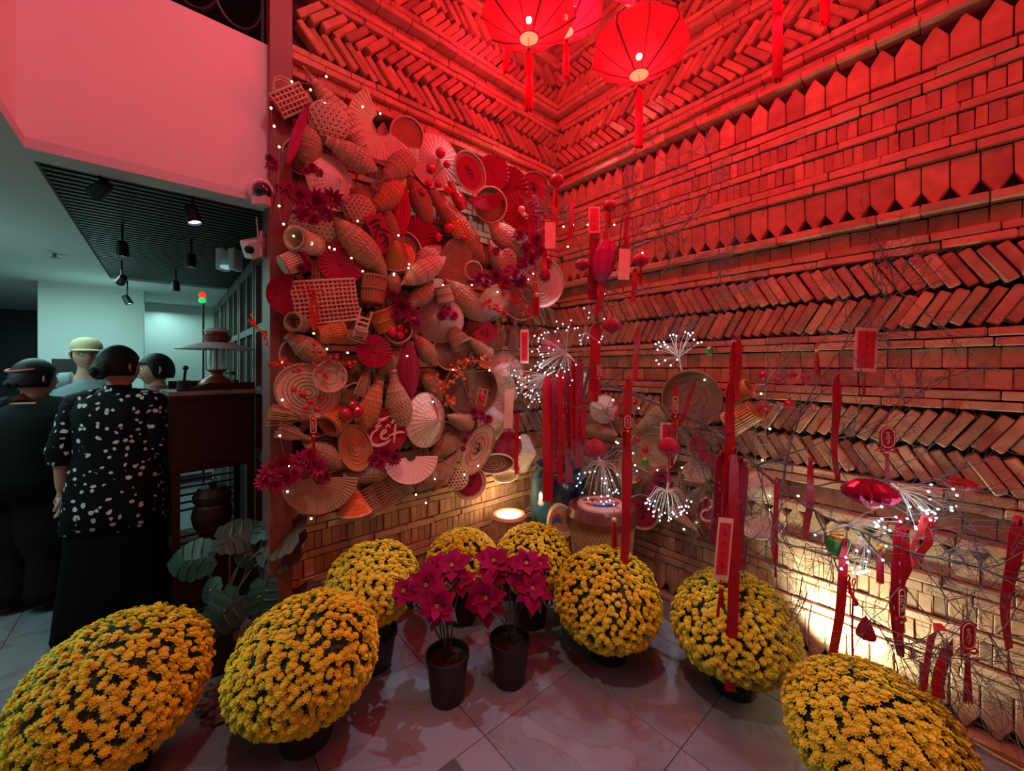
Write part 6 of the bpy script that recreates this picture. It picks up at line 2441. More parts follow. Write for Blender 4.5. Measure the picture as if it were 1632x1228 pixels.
trap((596, 760), (650, 742), 30, 'shadowed fish trap behind the folding fan', d=.05, body=WICKD)
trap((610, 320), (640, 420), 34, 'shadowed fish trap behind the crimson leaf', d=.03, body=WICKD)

# ------------------------------------------------------------------ wooden stand with the oil lamp
A0 = Vector((-1.956, 2.28, 0))
fd = Vector((.688, .726, 0)).normalized()
sd = Vector((-.726, .688, 0)).normalized()
MAHOG = mat('dark mahogany', (.05, .010, .012), .4, spec=.25, noise=.35, nscale=5, hue2=(.025, .006, .008))
cab = thing('wooden_stand', 'dark mahogany stand with a closed top box, open shelves and slatted side rails', 'stand', frame(A0, fd, sd, UZ))
Wc, Dc = .405, .40


def cbx(a, b_, nm, m=MAHOG, parent=cab):
    mb = MB()
    mb.box2(a, b_)
    return mb.build(nm, m, parent)


for x in (0, Wc - .035):
    for y in (0, Dc - .035):
        cbx((x, y, .0), (x + .035, y + .035, .90), 'leg')
cbx((0, 0, .88), (Wc, Dc, 1.33), 'box')
cbx((.03, -.008, .92), (Wc - .03, 0.002, 1.29), 'front_panel')
cbx((-.008, .03, .92), (.002, Dc - .03, 1.29), 'side_panel')
cbx((-.012, -.012, 1.31), (Wc + .005, Dc + .005, 1.335), 'moulding')
cbx((-.02, -.02, 1.335), (Wc + .01, Dc + .01, 1.36), 'top', mat('worn top board', (.30, .26, .22), .5, noise=.4))
b = MB()
b.add([(x, y, z) for y in (-.018, -.004) for x, z in ((.02, 1.36), (Wc, 1.36), (Wc, 1.405), (.16, 1.405), (.09, 1.38), (.02, 1.37))], [(0, 1, 2, 3, 4, 5), (11, 10, 9, 8, 7, 6)] + [(i, (i + 1) % 6 + 0, (i + 1) % 6 + 6, i + 6) for i in range(6)])
b.build('front_gallery', MAHOG, cab)
cbx((.02, Dc - .012, 1.36), (Wc, Dc, 1.41), 'back_gallery')
for z in (.55, .60, .65, .70, .75):
    cbx((.035, Dc - .02, z), (Wc - .035, Dc - .008, z + .012), 'rail')
for z in (.46, .50):
    cbx((.02, .005, z), (Wc - .02, .018, z + .012), 'rail')
cbx((.0, .0, .40), (Wc, Dc, .425), 'lower_shelf')
cbx((.01, .01, .06), (Wc - .01, Dc - .01, .40), 'base_box')
cbx((.03, .003, .10), (Wc - .03, .012, .37), 'base_panel')
urn = thing('clay_urn', 'dark lidded clay urn on the lower shelf of the stand', 'urn', A0 + fd * .22 + sd * .2 + UZ * .426)
b = MB()
b.lathe([(.001, 0), (.07, 0), (.10, .06), (.112, .12), (.10, .18), (.085, .20), (.10, .21), (.105, .25), (.07, .30), (.02, .31), (.02, .33), (.001, .335)], 26)
b.build('body', mat('dark clay', (.05, .02, .02), .5), urn)

LPOS = P(346, 612, 2.56)
LPOS.z = 1.362
ol = thing('oil_lamp', 'old brass oil lamp with a wide white enamel shade on the wooden stand', 'lamp', LPOS)
b = MB()
b.lathe([(.001, 0), (.085, 0), (.10, .01), (.098, .035), (.07, .065), (.035, .085), (.03, .10), (.05, .115), (.055, .125), (.001, .125)], 28)
b.build('fount', mat('aged copper', (.28, .06, .04), .35, metal=.5), ol, smooth=True)
b = MB()
b.tube([(.055, 0, .10), (.10, 0, .10)], .005, 6)
b.tube([(.10, -.012, .10), (.10, .012, .10)], .014, 8)
b.build('wick_knob', BLACKM, ol)
b = MB()
b.lathe([(.035, .125), (.045, .16), (.040, .22), (.03, .27)], 20)
gm = bpy.data.materials.new('lamp glass')
gm.use_nodes = True
gb = gm.node_tree.nodes['Principled BSDF']
gb.inputs['Base Color'].default_value = (.8, .85, .88, 1)
gb.inputs['Roughness'].default_value = .1
gb.inputs['Alpha'].default_value = .35
b.build('chimney', gm, ol, smooth=True)
for k in range(5):
    a = 2 * pi * k / 5 + .3
    b = MB()
    b.tube([(.058 * cos(a), .058 * sin(a), .12), (.06 * cos(a), .06 * sin(a), .28)], .003, 5)
    b.build('guard_wire', BLACKM, ol)
b = MB()
b.lathe([(.04, .305), (.10, .290), (.21, .258), (.212, .252), (.10, .278), (.04, .292)], 44)
b.build('shade', mat('white enamel', (.75, .72, .76), .3), ol, smooth=True)
b = MB()
b.lathe([(.055, .30), (.075, .31), (.078, .34), (.06, .35), (.06, .365), (.001, .366)], 24)
b.build('vent_crown', mat('aged copper', (.28, .06, .04)), ol)
b = MB()
b.lathe([(.068, .366), (.07, .375), (.045, .39), (.001, .395)], 24)
b.build('cap', mat('white enamel', (.75, .72, .76)), ol)
bp = thing('bamboo_ink_pot', 'black pot with an upright pestle beside the oil lamp', 'pot', A0 + fd * .055 + sd * .05 + UZ * 1.361)
b = MB()
b.lathe([(.001, 0), (.032, 0), (.034, .06), (.028, .06), (.027, .01), (.001, .01)], 16)
b.build('pot', BLACKM, bp)
b = MB()
b.tube([(0, 0, .012), (.012, 0, .12)], .007, 6)
b.ball((.013, 0, .135), .015, 10, 8)
b.build('pestle', BLACKM, bp)

# lamps with red and green bulb on a pole, wall boxes
gp = thing('string_light_pole', 'thin pole with a red and a green bulb beside the doors', 'pole', P(324, 600, 3.4))
q = P(324, 600, 3.4)
b = MB()
b.tube([(0, 0, -q.z + .003), (0, 0, 2.1 - q.z)], .008, 6)
b.build('pole', DARKW, gp)
for dz, c, nm in ((.70, (.9, .05, .03), 'red_bulb'), (.655, (.05, .6, .15), 'green_bulb')):
    b = MB()
    b.ball((0, -.01, dz), .028, 10, 8)
    b.build(nm, mat(nm.replace('_', ' ') + ' glow', c, .3, emit=c, estr=1.2), gp)

dc = thing('dome_camera', 'white dome security camera at the corner of the bulkhead', 'camera', ST(2.115, .03, 2.345))
Mc = facing(WL, 415, 303, .03, .5)
Rm = Mc.to_3x3().to_4x4()
b = MB()
b.lathe([(.001, -.055), (.058, -.055), (.062, -.03), (.060, .0), (.045, .012), (.042, .010), (.001, .010)], 28, Rm)
b.build('housing', WHITE, dc, smooth=False)
b = MB()
b.lathe([(.040, .008), (.036, .026), (.022, .040), (.001, .045)], 24, Rm)
b.build('dome', mat('smoked dome', (.015, .012, .02), .08, coat=1), dc, smooth=True)
b = MB()
b.box((0, 0, -.05), (.07, .05, .04))
b.build('bracket', WHITE, dc)

bx = thing('bracket_speaker', 'white bracketed box with a round lens below the dome camera', 'camera', P(419, 392, 2.02))
b = MB()
b.box((.015, 0, .0), (.012, .08, .13))
b.build('wall_plate', WHITE, bx)
b = MB()
b.add(*bevelbox((.07, .10, .09), .008, .0, 0), Matrix.Translation((-.02, -.03, -.02)) @ Matrix.Rotation(.5, 4, 'X') @ Matrix.Rotation(-.4, 4, 'Z'))
b.build('body', WHITE, bx)
b = MB()
b.lathe([(.001, .02), (.018, .018), (.02, 0)], 16, Matrix.Translation((-.015, -.075, -.04)) @ Matrix.Rotation(pi / 2 + .3, 4, 'X'))
b.build('lens', BLACKM, bx)
b = MB()
b.tube([(-.01, -.02, .03), (-.02, -.02, .14)], .004, 5)
b.build('cord', WHITE, bx)
el_ = thing('emergency_light', 'white twin-housing emergency light fixed high by the folding doors', 'light box', P(366, 408, 2.75))
for dxx, nm in ((-.045, 'housing'), (.04, 'cover')):
    b = MB()
    b.add(*bevelbox((.05, .09, .20), .008, 0, 0), Matrix.Translation((dxx, 0, 0)))
    b.build(nm, WHITE, el_)
b = MB()
b.box((0, -.03, -.085), (.05, .05, .02))
b.build('lamp_lens', mat('lamp lens', (.5, .7, .72), .2, emit=(.4, .8, .85), estr=.6), el_)

# track spotlights under the slats
spotg = 'black track spotlights under the slats'


def trackspot(px, py, z, label, on=True, tiltv=(0, 0, -1)):
    Y = F * (z - 1.5) / (HY - py)
    O = Vector(((px - 816) / F * Y, Y, z))
    root = thing('track_spotlight', label, 'spotlight', O, spotg)
    b = MB()
    b.tube([(0, 0, .03), (0, 0, 2.345 - z)], .006, 6)
    b.build('stem', BLACKM, root)
    q = Vector(tiltv).normalized().to_track_quat('-Z', 'Y').to_matrix().to_4x4()
    b = MB()
    b.lathe([(.001, .045), (.022, .045), (.026, .03), (.030, -.025), (.030, -.04), (.027, -.04), (.025, -.025), (.001, -.025)], 20, q)
    b.build('head', BLACKM, root)
    b = MB()
    b.lathe([(.001, -.030), (.025, -.030)], 16, q)
    b.build('glowing_face', mat('spot lens', (.8, 1, 1), .4, emit=(.55, .95, 1), estr=5) if on else BLACKM, root)
    return root


trackspot(307, 343, 2.225, 'lit track spotlight nearest the brick wall', tiltv=(.3, .0, -1))
trackspot(195, 398, 2.17, 'lit track spotlight in the middle of the slats')
trackspot(305, 416, 2.17, 'lit track spotlight before the folding doors')
trackspot(160, 302, 2.255, 'unlit black track spotlight on the camera side', on=False, tiltv=(-1, .3, -.4))
trackspot(194, 446, 2.17, 'unlit track spotlight at the slat edge', on=False, tiltv=(-1, .6, -.5))
trackspot(280, 456, 2.17, 'lit track spotlight farthest back before the alcove')
trackspot(203, 478, 2.12, 'lit lower spotlight on the plain ceiling', tiltv=(.4, .2, -1))
for (px, py) in ((87, 410), (161, 478)):
    z = 2.27
    Y = F * (z - 1.5) / (HY - py)
    O = Vector(((px - 816) / F * Y, Y, 2.298))
    sk = thing('sprinkler_head', 'small ceiling sprinkler %s' % ('near the stairwell edge' if px < 100 else 'near the pale wall'), 'sprinkler', O)
    b = MB()
    b.tube([(0, 0, 0), (0, 0, -.03)], .010, 6)
    b.lathe([(.001, -.032), (.028, -.03), (.028, -.034), (.001, -.036)], 12)
    b.build('head', mat('dull steel', (.25, .24, .22), .4, metal=.5), sk)
# ------------------------------------------------------------------ people
SKIN = mat('skin', (.55, .30, .21), .5, noise=.15, nscale=6)
HAIR = mat('black hair', (.008, .007, .008), .5, spec=.3, bump=.8, noise=.3, nscale=60)


def skinned(name, verts, edges, radii, m, parent, root=0, sub=2):
    me = bpy.data.meshes.new(name)
    me.from_pydata([tuple(v) for v in verts], edges, [])
    me.materials.append(m)
    o = link(name, me, parent)
    sk = o.modifiers.new('skin', 'SKIN')
    sk.use_smooth_shade = True
    for i, r in enumerate(radii):
        r = r if isinstance(r, tuple) else (r, r)
        o.data.skin_vertices[0].data[i].radius = r
    o.data.skin_vertices[0].data[root].use_root = True
    s = o.modifiers.new('subsurf', 'SUBSURF')
    s.levels = sub
    s.render_levels = sub
    return o


def loft(rings, n=28, wob=0, seed=0):
    """rings: (cx, cy, z, rx, ry)"""
    b = MB()
    r = random.Random(seed)
    ph = r.uniform(0, 6)
    vs, fs = [], []
    for i, (cx, cy, z, rx, ry) in enumerate(rings):
        for k in range(n):
            a = 2 * pi * k / n
            q = 1 + wob * sin(a * 5 + ph + i * .4) * (i / len(rings)) + wob * .6 * sin(a * 9 + i * .7)
            # slightly squared section
            ca, sa = cos(a), sin(a)
            e = .86
            vs.append((cx + rx * q * (abs(ca) ** e) * (1 if ca > 0 else -1), cy + ry * q * (abs(sa) ** e) * (1 if sa > 0 else -1), z))
    for i in range(len(rings) - 1):
        for k in range(n):
            q = (k + 1) % n
            fs.append((i * n + k, (i + 1) * n + k, (i + 1) * n + q, i * n + q))
    fs.append(tuple(range(n)))
    fs.append(tuple((len(rings) - 1) * n + k for k in range(n))[::-1])
    b.add(vs, fs)
    return b


def head_mesh(R=.088):
    """human head about 0.23 m tall, face towards -y"""
    b = MB()
    N, M_ = 28, 20
    vs, fs = [], []
    for i in range(M_ + 1):
        ph = pi * i / M_
        for k in range(N):
            th = 2 * pi * k / N
            x, y, z = sin(ph) * cos(th), sin(ph) * sin(th), cos(ph)
            X, Yy, Z = x * .078, y * .098, z * .118
            if z < 0:
                X *= 1 - .34 * (-z) ** 1.3
                if y < 0:
                    Yy = Yy * (1 - .10 * (-z)) - .004
                else:
                    Yy *= 1 - .45 * (-z)
            if y < 0:
                f = math.exp(-((x * .078) / .011) ** 2)
                Yy -= .020 * f * math.exp(-((Z + .020) / .014) ** 2) + .010 * f * math.exp(-((Z - .002) / .018) ** 2)
                for ex in (-.031, .031):
                    Yy += .009 * math.exp(-(((X - ex) / .014) ** 2 + ((Z - .008) / .010) ** 2))
                Yy -= .005 * math.exp(-((X / .022) ** 2 + ((Z + .056) / .008) ** 2))
                Yy -= .007 * math.exp(-((X / .022) ** 2 + ((Z + .092) / .014) ** 2))
                Yy -= .004 * math.exp(-(((Z - .026) / .008) ** 2)) * math.exp(-(X / .05) ** 2)
            vs.append((X, Yy, Z))
    for i in range(M_):
        for k in range(N):
            q = (k + 1) % N
            fs.append((i * N + k, (i + 1) * N + k, (i + 1) * N + q, i * N + q))
    b.add(vs, fs)
    return b


def hand(parent_M, side, root, curl=.5):
    """relaxed hand hanging along -z from the wrist, palm towards the thigh; own skinned fingers rooted in the palm"""
    vs, es, rs = [Vector((0, 0, .01)), Vector((0, 0, -.04)), Vector((0, 0, -.075))], [(0, 1), (1, 2)], [(.022, .017), (.034, .014), (.036, .013)]
    for i, (off, L) in enumerate(((-.027, .060), (-.009, .070), (.010, .066), (.027, .050))):
        b0 = len(vs)
        y = off
        p = Vector((0, y, -.088))
        a = 0
        vs.append(p)
        es.append((2, b0))
        rs.append(.0092)
        for j, f in enumerate((.45, .32, .23)):
            a += curl * (.35 + .25 * j)
            p = p + Vector((-side * sin(a), 0, -cos(a))) * (L * f)
            vs.append(p)
            es.append((b0 + j, b0 + j + 1))
            rs.append(.0088 - .0012 * j)
    b0 = len(vs)
    vs += [Vector((-side * .006, -.036, -.040)), Vector((-side * .018, -.052, -.068)), Vector((-side * .026, -.054, -.092))]
    es += [(1, b0), (b0, b0 + 1), (b0 + 1, b0 + 2)]
    rs += [.012, .010, .0085]
    return [parent_M @ v for v in vs], es, rs


def person(label, base, face, spec):
    """spec in local metres: face towards -y, x to the figure's left as seen from behind"""
    M = Matrix.Translation(base) @ Matrix.Rotation(face, 4, 'Z')
    root = thing('person', label, 'person', M)
    H = spec['H']
    k = H / 1.65
    J = dict(pelvis=(0, 0, .90), waist=(0, .0, 1.05), chest=(0, .0, 1.25), neck=(0, .005, 1.385), headb=(0, -.01, 1.46), headc=(0, -.012, 1.545))
    for s_, nm in ((1, 'L'), (-1, 'R')):
        J['sh' + nm] = (s_ * .155, .01, 1.335)
        J['el' + nm] = (s_ * .21, .03, 1.06)
        J['wr' + nm] = (s_ * .22, -.03, .83)
        J['hip' + nm] = (s_ * .085, 0, .86)
        J['kn' + nm] = (s_ * .10, -.015, .47)
        J['an' + nm] = (s_ * .10, .02, .09)
        J['toe' + nm] = (s_ * .115, -.11, .035)
    J.update(spec.get('J', {}))
    f = spec.get('fat', 1.0)
    names = list(J)
    idx = {n: i for i, n in enumerate(names)}
    vs = [Vector(J[n]) * k for n in names]
    R = dict(pelvis=(.13 * f, .10 * f), waist=(.115 * f, .09 * f), chest=(.13 * f, .10 * f), neck=(.052, .052), headb=(.052, .055), headc=(.05, .05))
    for nm in 'LR':
        R.update({'sh' + nm: (.052 * f, .052 * f), 'el' + nm: .040 * f, 'wr' + nm: .026, 'hip' + nm: .085 * f, 'kn' + nm: .055 * f, 'an' + nm: .038, 'toe' + nm: .03})
    rad = [(tuple(q * k for q in R[n]) if isinstance(R[n], tuple) else R[n] * k) for n in names]
    E = [('pelvis', 'waist'), ('waist', 'chest'), ('chest', 'neck'), ('neck', 'headb'), ('headb', 'headc')]
    for nm in 'LR':
        E += [('chest', 'sh' + nm), ('sh' + nm, 'el' + nm), ('el' + nm, 'wr' + nm), ('pelvis', 'hip' + nm), ('hip' + nm, 'kn' + nm), ('kn' + nm, 'an' + nm), ('an' + nm, 'toe' + nm)]
    es = [(idx[a], idx[b_]) for a, b_ in E]
    # hands grow out of the wrists of the same body mesh
    for side, nm in ((1, 'L'), (-1, 'R')):
        w_ = vs[idx['wr' + nm]]
        d = (w_ - vs[idx['el' + nm]]).normalized()
        q = (-d).to_track_quat('Z', 'Y').to_matrix().to_4x4()
        hv, he, hr = hand(Matrix.Translation(w_ + d * .02) @ q, side, root, spec.get('curl', .5))
        o0 = len(vs)
        vs += hv
        rad += hr
        es += [(a + o0, b_ + o0) for a, b_ in he] + [(idx['wr' + nm], o0)]
    body = skinned('body', vs, es, rad, SKIN, root)
    # head
    ht = spec.get('turn', 0)
    hc = Vector(J['headc']) * k + Vector((0, 0, -.002))
    MH = Matrix.Translation(hc) @ Matrix.Rotation(ht, 4, 'Z') @ Matrix.Rotation(spec.get('nod', 0), 4, 'X')
    hb = MB()
    hm = head_mesh()
    hb.add(hm.v, hm.f, MH)
    head = hb.build('head', SKIN, root, smooth=True)
    for ex in (-.031, .031):
        b = MB()
        b.ball(MH @ Vector((ex, -.080, .008)), .0105, 10, 7)
        b.build('eye', mat('eye white', (.85, .8, .72)), head)
        b = MB()
        b.ball(MH @ Vector((ex, -.0865, .008)), .005, 8, 6)
        b.build('iris', INK, head)
        b = MB()
        b.tube([MH @ Vector(p) for p in ((ex - .014, -.087, .028), (ex, -.091, .032), (ex + .014, -.086, .028))], .0028, 4)
        b.build('eyebrow', HAIR, head)
        s_ = 1 if ex > 0 else -1
        b = MB()
        b.tube([MH @ Vector(p) for p in ((s_ * .074, .0, .026), (s_ * .084, .012, .022), (s_ * .086, .014, .0), (s_ * .080, .006, -.022), (s_ * .072, -.004, -.026))], [.004, .007, .008, .006, .003], 6)
        b.build('ear', SKIN, head)
    b = MB()
    b.tube([MH @ Vector(p) for p in ((-.022, -.089, -.057), (0, -.097, -.056), (.022, -.089, -.057))], .0042, 5)
    b.build('lips', mat('lip red', (.42, .10, .08), .4), head)
    return root, J, k, MH


def sleeve(root, J, k, nm, m, end=.85, fat=1.0, name='sleeve', r0=.068, r1=.05):
    S, E_, W_ = (Vector(J[q + nm]) * k for q in ('sh', 'el', 'wr'))
    pts, rs = [], []
    inner = Vector((S.x * .45, S.y, S.z + .01))
    pts += [inner, S, S.lerp(E_, .5), E_, E_.lerp(W_, .5), W_]
    rr = [r0 * 1.05, r0, r0 * .94, (r0 + r1) / 2, r1, r1 * .9]
    L = [(pts[i + 1] - pts[i]).length for i in range(len(pts) - 1)]
    tot = sum(L)
    cut = tot * end
    out, orr = [pts[0]], [rr[0] * fat]
    acc = 0
    for i in range(len(L)):
        n_ = 5
        for j in range(1, n_ + 1):
            t = j / n_
            if acc + L[i] * t > cut:
                break
            out.append(pts[i].lerp(pts[i + 1], t))
            orr.append((rr[i] + (rr[i + 1] - rr[i]) * t) * fat * (1 + .03 * sin(len(out) * 2.1)))
        acc += L[i]
    b = MB()
    b.tube(out, orr, 16)
    return b.build(name, m, root, smooth=True)


def trouser(root, J, k, m, r=(.105, .075, .06), hem=.06, name='trousers', fat=1.0):
    b = MB()
    P0 = Vector(J['pelvis']) * k
    lf = loft([(0, .005, P0.z - .10, .150 * fat, .125 * fat), (0, .005, P0.z - .02, .155 * fat, .125 * fat), (0, .005, P0.z + .10, .140 * fat, .110 * fat)], 24)
    b.add(lf.v, lf.f)
    for nm in 'LR':
        h, n_, a = (Vector(J[q + nm]) * k for q in ('hip', 'kn', 'an'))
        pts = [h + Vector((0, 0, .05))] + [h.lerp(n_, t) for t in (.15, .4, .7, 1)] + [n_.lerp(a, t) for t in (.3, .6, .85)] + [Vector((a.x, a.y - .01, hem))]
        rr = [r[0] * fat * .95, r[0] * fat, r[0] * fat * .95, r[1] * fat * 1.06, r[1] * fat, r[2] * 1.12, r[2] * 1.05, r[2] * 1.08, r[2] * 1.12]
        b.tube(pts, rr, 16)
    return b.build(name, m, root, smooth=True)


def shoe(root, J, k, nm, m, sole=None, yaw=0):
    a = Vector(J['an' + nm]) * k
    b = MB()
    vs, fs = [], []
    rings = [(.055, .030, .010, .070), (.03, .040, .006, .085), (-.03, .042, .004, .070), (-.09, .046, .004, .052), (-.14, .040, .004, .040), (-.175, .018, .008, .028)]
    n = 12
    for (y, rx, z0, z1) in rings:
        for q in range(n):
            t = 2 * pi * q / n
            vs.append((a.x + rx * cos(t), a.y + y, (z0 + z1) / 2 + (z1 - z0) / 2 * sin(t)))
    for i in range(len(rings) - 1):
        for q in range(n):
            w_ = (q + 1) % n
            fs.append((i * n + q, i * n + w_, (i + 1) * n + w_, (i + 1) * n + q))
    fs.append(tuple(range(n))[::-1])
    fs.append(tuple((len(rings) - 1) * n + q for q in range(n)))
    b.add(vs, fs)
    return b.build('shoe', m, root, smooth=True)


def hair_cap(MH, root, bun=None, low=-.045, m=HAIR, bulk=1.10, front=-.045):
    b = MB()
    N, M_ = 30, 16
    vs, fs = [], []
    for i in range(M_ + 1):
        ph = pi * .80 * i / M_
        for q in range(N):
            th = 2 * pi * q / N
            x, y, z = sin(ph) * cos(th), sin(ph) * sin(th), cos(ph)
            X, Yy, Z = x * .078 * bulk, y * .100 * bulk + .004, z * .120 * bulk
            # hairline: keep the face free
            lim = low + (.10 if y < -.25 else 0) * min(1, (-y - .25) / .3 if y < -.25 else 0)
            if Z < lim:
                Z = lim
                X *= .93
                Yy = Yy * .93
            wv = 1 + .012 * sin(th * 14 + ph * 3)
            vs.append((X * wv, Yy * wv, Z))
    for i in range(M_):
        for q in range(N):
            w_ = (q + 1) % N
            fs.append((i * N + q, (i + 1) * N + q, (i + 1) * N + w_, i * N + w_))
    b.add(vs, fs, MH)
    o = b.build('hair', m, root, smooth=True)
    if bun:
        b = MB()
        c = Vector(bun[:3])
        R = bun[3]
        for j in range(7):
            pts = []
            for i in range(15):
                a = 2 * pi * i / 14
                pts.append(MH @ (c + Vector((cos(a) * R * (.72 - .10 * j), .0045 * j + .004 * sin(a * 2 + j), sin(a) * R * (.6 - .08 * j)))))
            b.tube(pts, R * .26, 6)
        b.build('bun', m, root, smooth=True)
    return o


# --- woman in the flowered blouse, seen from behind
def flower_cloth():
    m = bpy.data.materials.new('black cloth with white flowers')
    m.use_nodes = True
    nt = m.node_tree
    b = nt.nodes['Principled BSDF']
    tc = nt.nodes.new('ShaderNodeTexCoord')
    dn = nt.nodes.new('ShaderNodeTexNoise')
    dn.inputs['Scale'].default_value = 22
    mx = nt.nodes.new('ShaderNodeMix')
    mx.data_type = 'VECTOR'
    mx.inputs[0].default_value = .035
    vo = nt.nodes.new('ShaderNodeTexVoronoi')
    vo.inputs['Scale'].default_value = 26
    vo.inputs['Randomness'].default_value = .85
    nt.links.new(tc.outputs['Object'], dn.inputs['Vector'])
    nt.links.new(tc.outputs['Object'], mx.inputs[4])
    nt.links.new(dn.outputs['Color'], mx.inputs[5])
    nt.links.new(mx.outputs[1], vo.inputs['Vector'])
    cr = nt.nodes.new('ShaderNodeValToRGB')
    e = cr.color_ramp.elements
    e[0].position, e[0].color = .0, (.20, .20, .22, 1)
    e[1].position, e[1].color = .29, (.005, .005, .007, 1)
    q = e.new(.10)
    q.color = (.75, .72, .74, 1)
    q = e.new(.24)
    q.color = (.75, .72, .74, 1)
    nt.links.new(vo.outputs['Distance'], cr.inputs[0])
    nt.links.new(cr.outputs[0], b.inputs['Base Color'])
    b.inputs['Roughness'].default_value = .7
    b.inputs['Specular IOR Level'].default_value = .12
    return m


FLC = flower_cloth()
BLK = mat('black cloth', (.005, .005, .006), .9, spec=.08, noise=.4, nscale=12)
base = Vector((-2.29, 2.30, 0))
pr_, J, k, MH = person('woman with a black bun, flowered black blouse and long black skirt, seen from behind', base, radians(202), dict(H=1.60, turn=radians(-28), J={
    'shL': (.165, .01, 1.335), 'elL': (.235, .03, 1.07), 'wrL': (.255, -.01, .85), 'shR': (-.165, .01, 1.335), 'elR': (-.21, .03, 1.07), 'wrR': (-.13, -.19, .98)}))
loft([(0, .01, .02, .26, .21), (0, .01, .10, .255, .205), (0, .01, .45, .22, .175), (0, .01, .75, .20, .165), (0, .0, .98, .16, .125), (0, 0, 1.02, .14, .11)], 36, .03, 3).build('skirt', BLK, pr_, smooth=True)
loft([(0, .01, .60, .232, .178), (0, .01, .72, .222, .172), (0, .005, .88, .208, .160), (0, .0, 1.02, .182, .138), (0, .0, 1.14, .188, .138), (0, .005, 1.25, .200, .132), (0, .008, 1.315, .180, .105), (0, .01, 1.35, .11, .075), (0, .008, 1.375, .068, .062)], 36, .016, 4).build('blouse', FLC, pr_, smooth=True)
for nm in 'LR':
    sleeve(pr_, J, k, nm, FLC, end=.74, fat=1.08)
b = MB()
b.lathe([(.064, 1.335), (.058, 1.40), (.054, 1.40), (.060, 1.335)], 24, Matrix.Translation((0, .004, 0)))
b.build('collar', FLC, pr_)
hair_cap(MH, pr_, bun=(.0, .100, -.015, .062), bulk=1.13)

# --- woman in black at the picture edge
base = Vector((-3.0, 2.48, 0))
SHIRT = mat('black jersey', (.006, .006, .007), .85, spec=.12, noise=.3, nscale=9)
TRO = mat('dark brown trousers', (.014, .010, .010), .9, spec=.08, noise=.3)
pr_, J, k, MH = person('stout woman in black top and dark trousers with tied hair and pink hair band', base, radians(190), dict(H=1.52, fat=1.3, turn=radians(-18), J={
    'shR': (-.19, .01, 1.33), 'elR': (-.30, .03, 1.07), 'wrR': (-.355, -.07, .86), 'shL': (.19, .01, 1.33), 'elL': (.29, .02, 1.08), 'wrL': (.20, -.2, 1.0)}))
loft([(0, .01, .74, .245, .215), (0, .01, .84, .25, .22), (0, .0, .98, .245, .215), (0, .0, 1.10, .235, .20), (0, .005, 1.20, .225, .175), (0, .01, 1.245, .18, .12), (0, .01, 1.275, .09, .075)], 36, .014, 6).build('top', SHIRT, pr_, smooth=True)
for nm in 'LR':
    sleeve(pr_, J, k, nm, SHIRT, end=.76, fat=1.25)
trouser(pr_, J, k, TRO, r=(.125, .115, .095), fat=1.35)
for nm in 'LR':
    shoe(pr_, J, k, nm, mat('black shoe leather', (.012, .014, .018), .35))
hair_cap(MH, pr_, bun=(.0, .100, -.02, .045), bulk=1.14)
b = MB()
b.tube([MH @ Vector((.09 * cos(a), .02 + .10 * sin(a), .075 - .02 * sin(a))) for a in [radians(20 + 14 * i) for i in range(11)]], .006, 5)
b.build('hair_band', mat('pink hair band', (.65, .10, .12), .5), pr_)

# --- man in the cap
base = Vector((-3.22, 3.0, 0))
GREY = mat('grey sweater', (.20, .24, .27), .8, noise=.3, nscale=7)
pr_, J, k, MH = person('man in a tan cap and grey sweater with dark trousers, facing the counter', base, radians(38), dict(H=1.70, turn=radians(14), J={
    'elL': (.24, .04, 1.06), 'wrL': (.12, -.20, 1.0), 'elR': (-.22, .10, 1.06), 'wrR': (-.17, -.06, .92)}))
loft([(0, .01, .86, .19, .15), (0, .01, .96, .195, .155), (0, .0, 1.10, .195, .15), (0, .0, 1.24, .205, .145), (0, .008, 1.34, .185, .115), (0, .01, 1.39, .12, .085), (0, .01, 1.42, .070, .066)], 32, .018, 8).build('sweater', GREY, pr_, smooth=True)
for nm in 'LR':
    sleeve(pr_, J, k, nm, GREY, end=.93, fat=1.15)
trouser(pr_, J, k, mat('charcoal trousers', (.02, .022, .026), .8), r=(.11, .085, .072), fat=1.05)
for nm in 'LR':
    shoe(pr_, J, k, nm, mat('grey sneaker', (.28, .30, .32), .6))
hair_cap(MH, pr_, bulk=1.05, low=-.03)
b = MB()
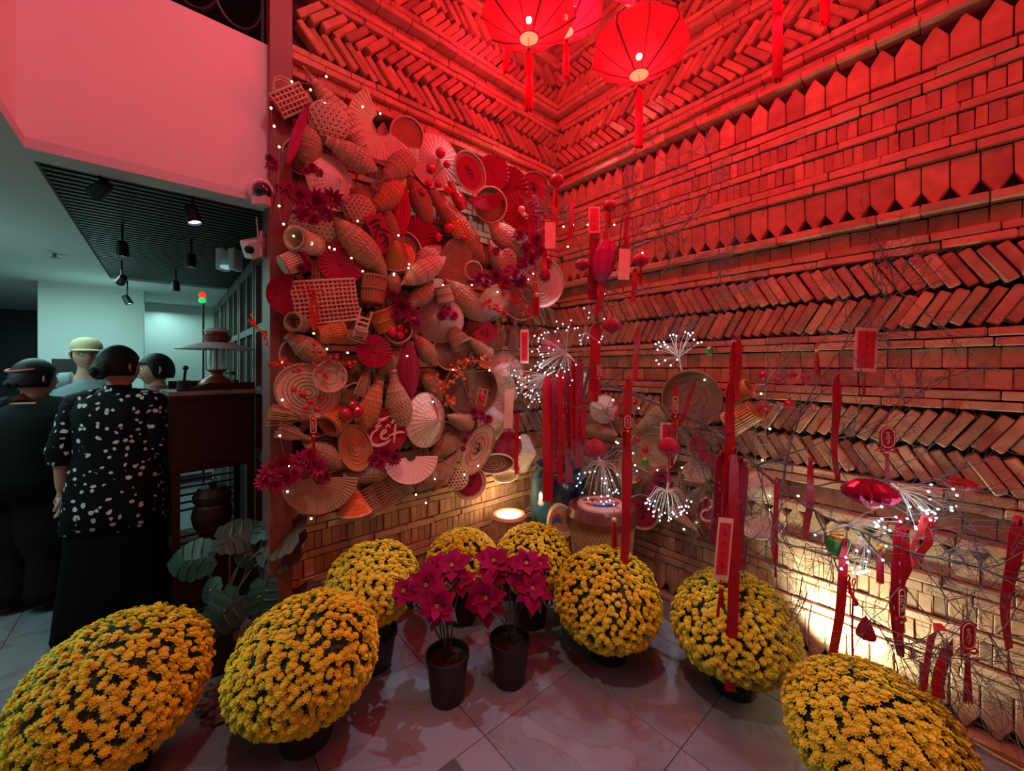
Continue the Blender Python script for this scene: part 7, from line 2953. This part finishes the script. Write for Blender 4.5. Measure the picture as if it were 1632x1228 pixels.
b.lathe([(.093, .035), (.096, .055), (.092, .085), (.075, .115), (.045, .132), (.001, .138)], 32, MH @ Matrix.Diagonal((.92, 1.14, 1, 1)))
cap_m = mat('tan cap cloth', (.50, .40, .26), .8, noise=.2)
capo = b.build('cap_crown', cap_m, pr_, smooth=True)
b = MB()
vs = []
n = 12
for i in range(n + 1):
    a = radians(200 + 140 * i / n)
    vs.append((.080 * cos(a), .098 * sin(a), .045))
for i in range(n + 1):
    a = radians(200 + 140 * i / n)
    vs.append((.088 * cos(a), .165 * sin(a) + .0, .030))
vs += [(x, y, z + .004) for x, y, z in vs]
q0 = 2 * (n + 1)
fs = [(i, i + 1, n + 2 + i, n + 1 + i) for i in range(n)] + [(q0 + i, q0 + n + 1 + i, q0 + n + 2 + i, q0 + i + 1) for i in range(n)] + [(n + 1 + i, n + 2 + i, q0 + n + 2 + i, q0 + n + 1 + i) for i in range(n)]
b.add(vs, fs, MH)
b.build('cap_visor', cap_m, capo)
b = MB()
for ex in (-.031, .031):
    b.tube([MH @ Vector((ex + .020 * cos(a), -.100, .006 + .015 * sin(a))) for a in [2 * pi * i / 16 for i in range(16)]], .0016, 4, closed=True)
    b.tube([MH @ Vector((ex * 1.6, -.098, .01)), MH @ Vector((ex * 2.55, .0, .018))], .0014, 4)
b.build('glasses', BLACKM, pr_)

# --- a person mostly hidden behind the blouse
base = Vector((-2.70, 3.02, 0))
pr_, J, k, MH = person('person with black hair and dark red top, mostly hidden behind the flowered blouse', base, radians(-60), dict(H=1.58, turn=radians(20)))
loft([(0, .01, .80, .19, .15), (0, .0, 1.05, .18, .14), (0, .0, 1.20, .195, .14), (0, .008, 1.27, .18, .11), (0, .01, 1.30, .10, .08), (0, .01, 1.33, .066, .062)], 28, .014, 9).build('top', mat('dark red cloth', (.16, .02, .03), .7), pr_, smooth=True)
for nm in 'LR':
    sleeve(pr_, J, k, nm, mat('dark red cloth', (.16, .02, .03)), end=.9, fat=1.1)
trouser(pr_, J, k, BLK, r=(.11, .085, .07))
for nm in 'LR':
    shoe(pr_, J, k, nm, BLACKM)
hair_cap(MH, pr_, bulk=1.10, low=-.06)
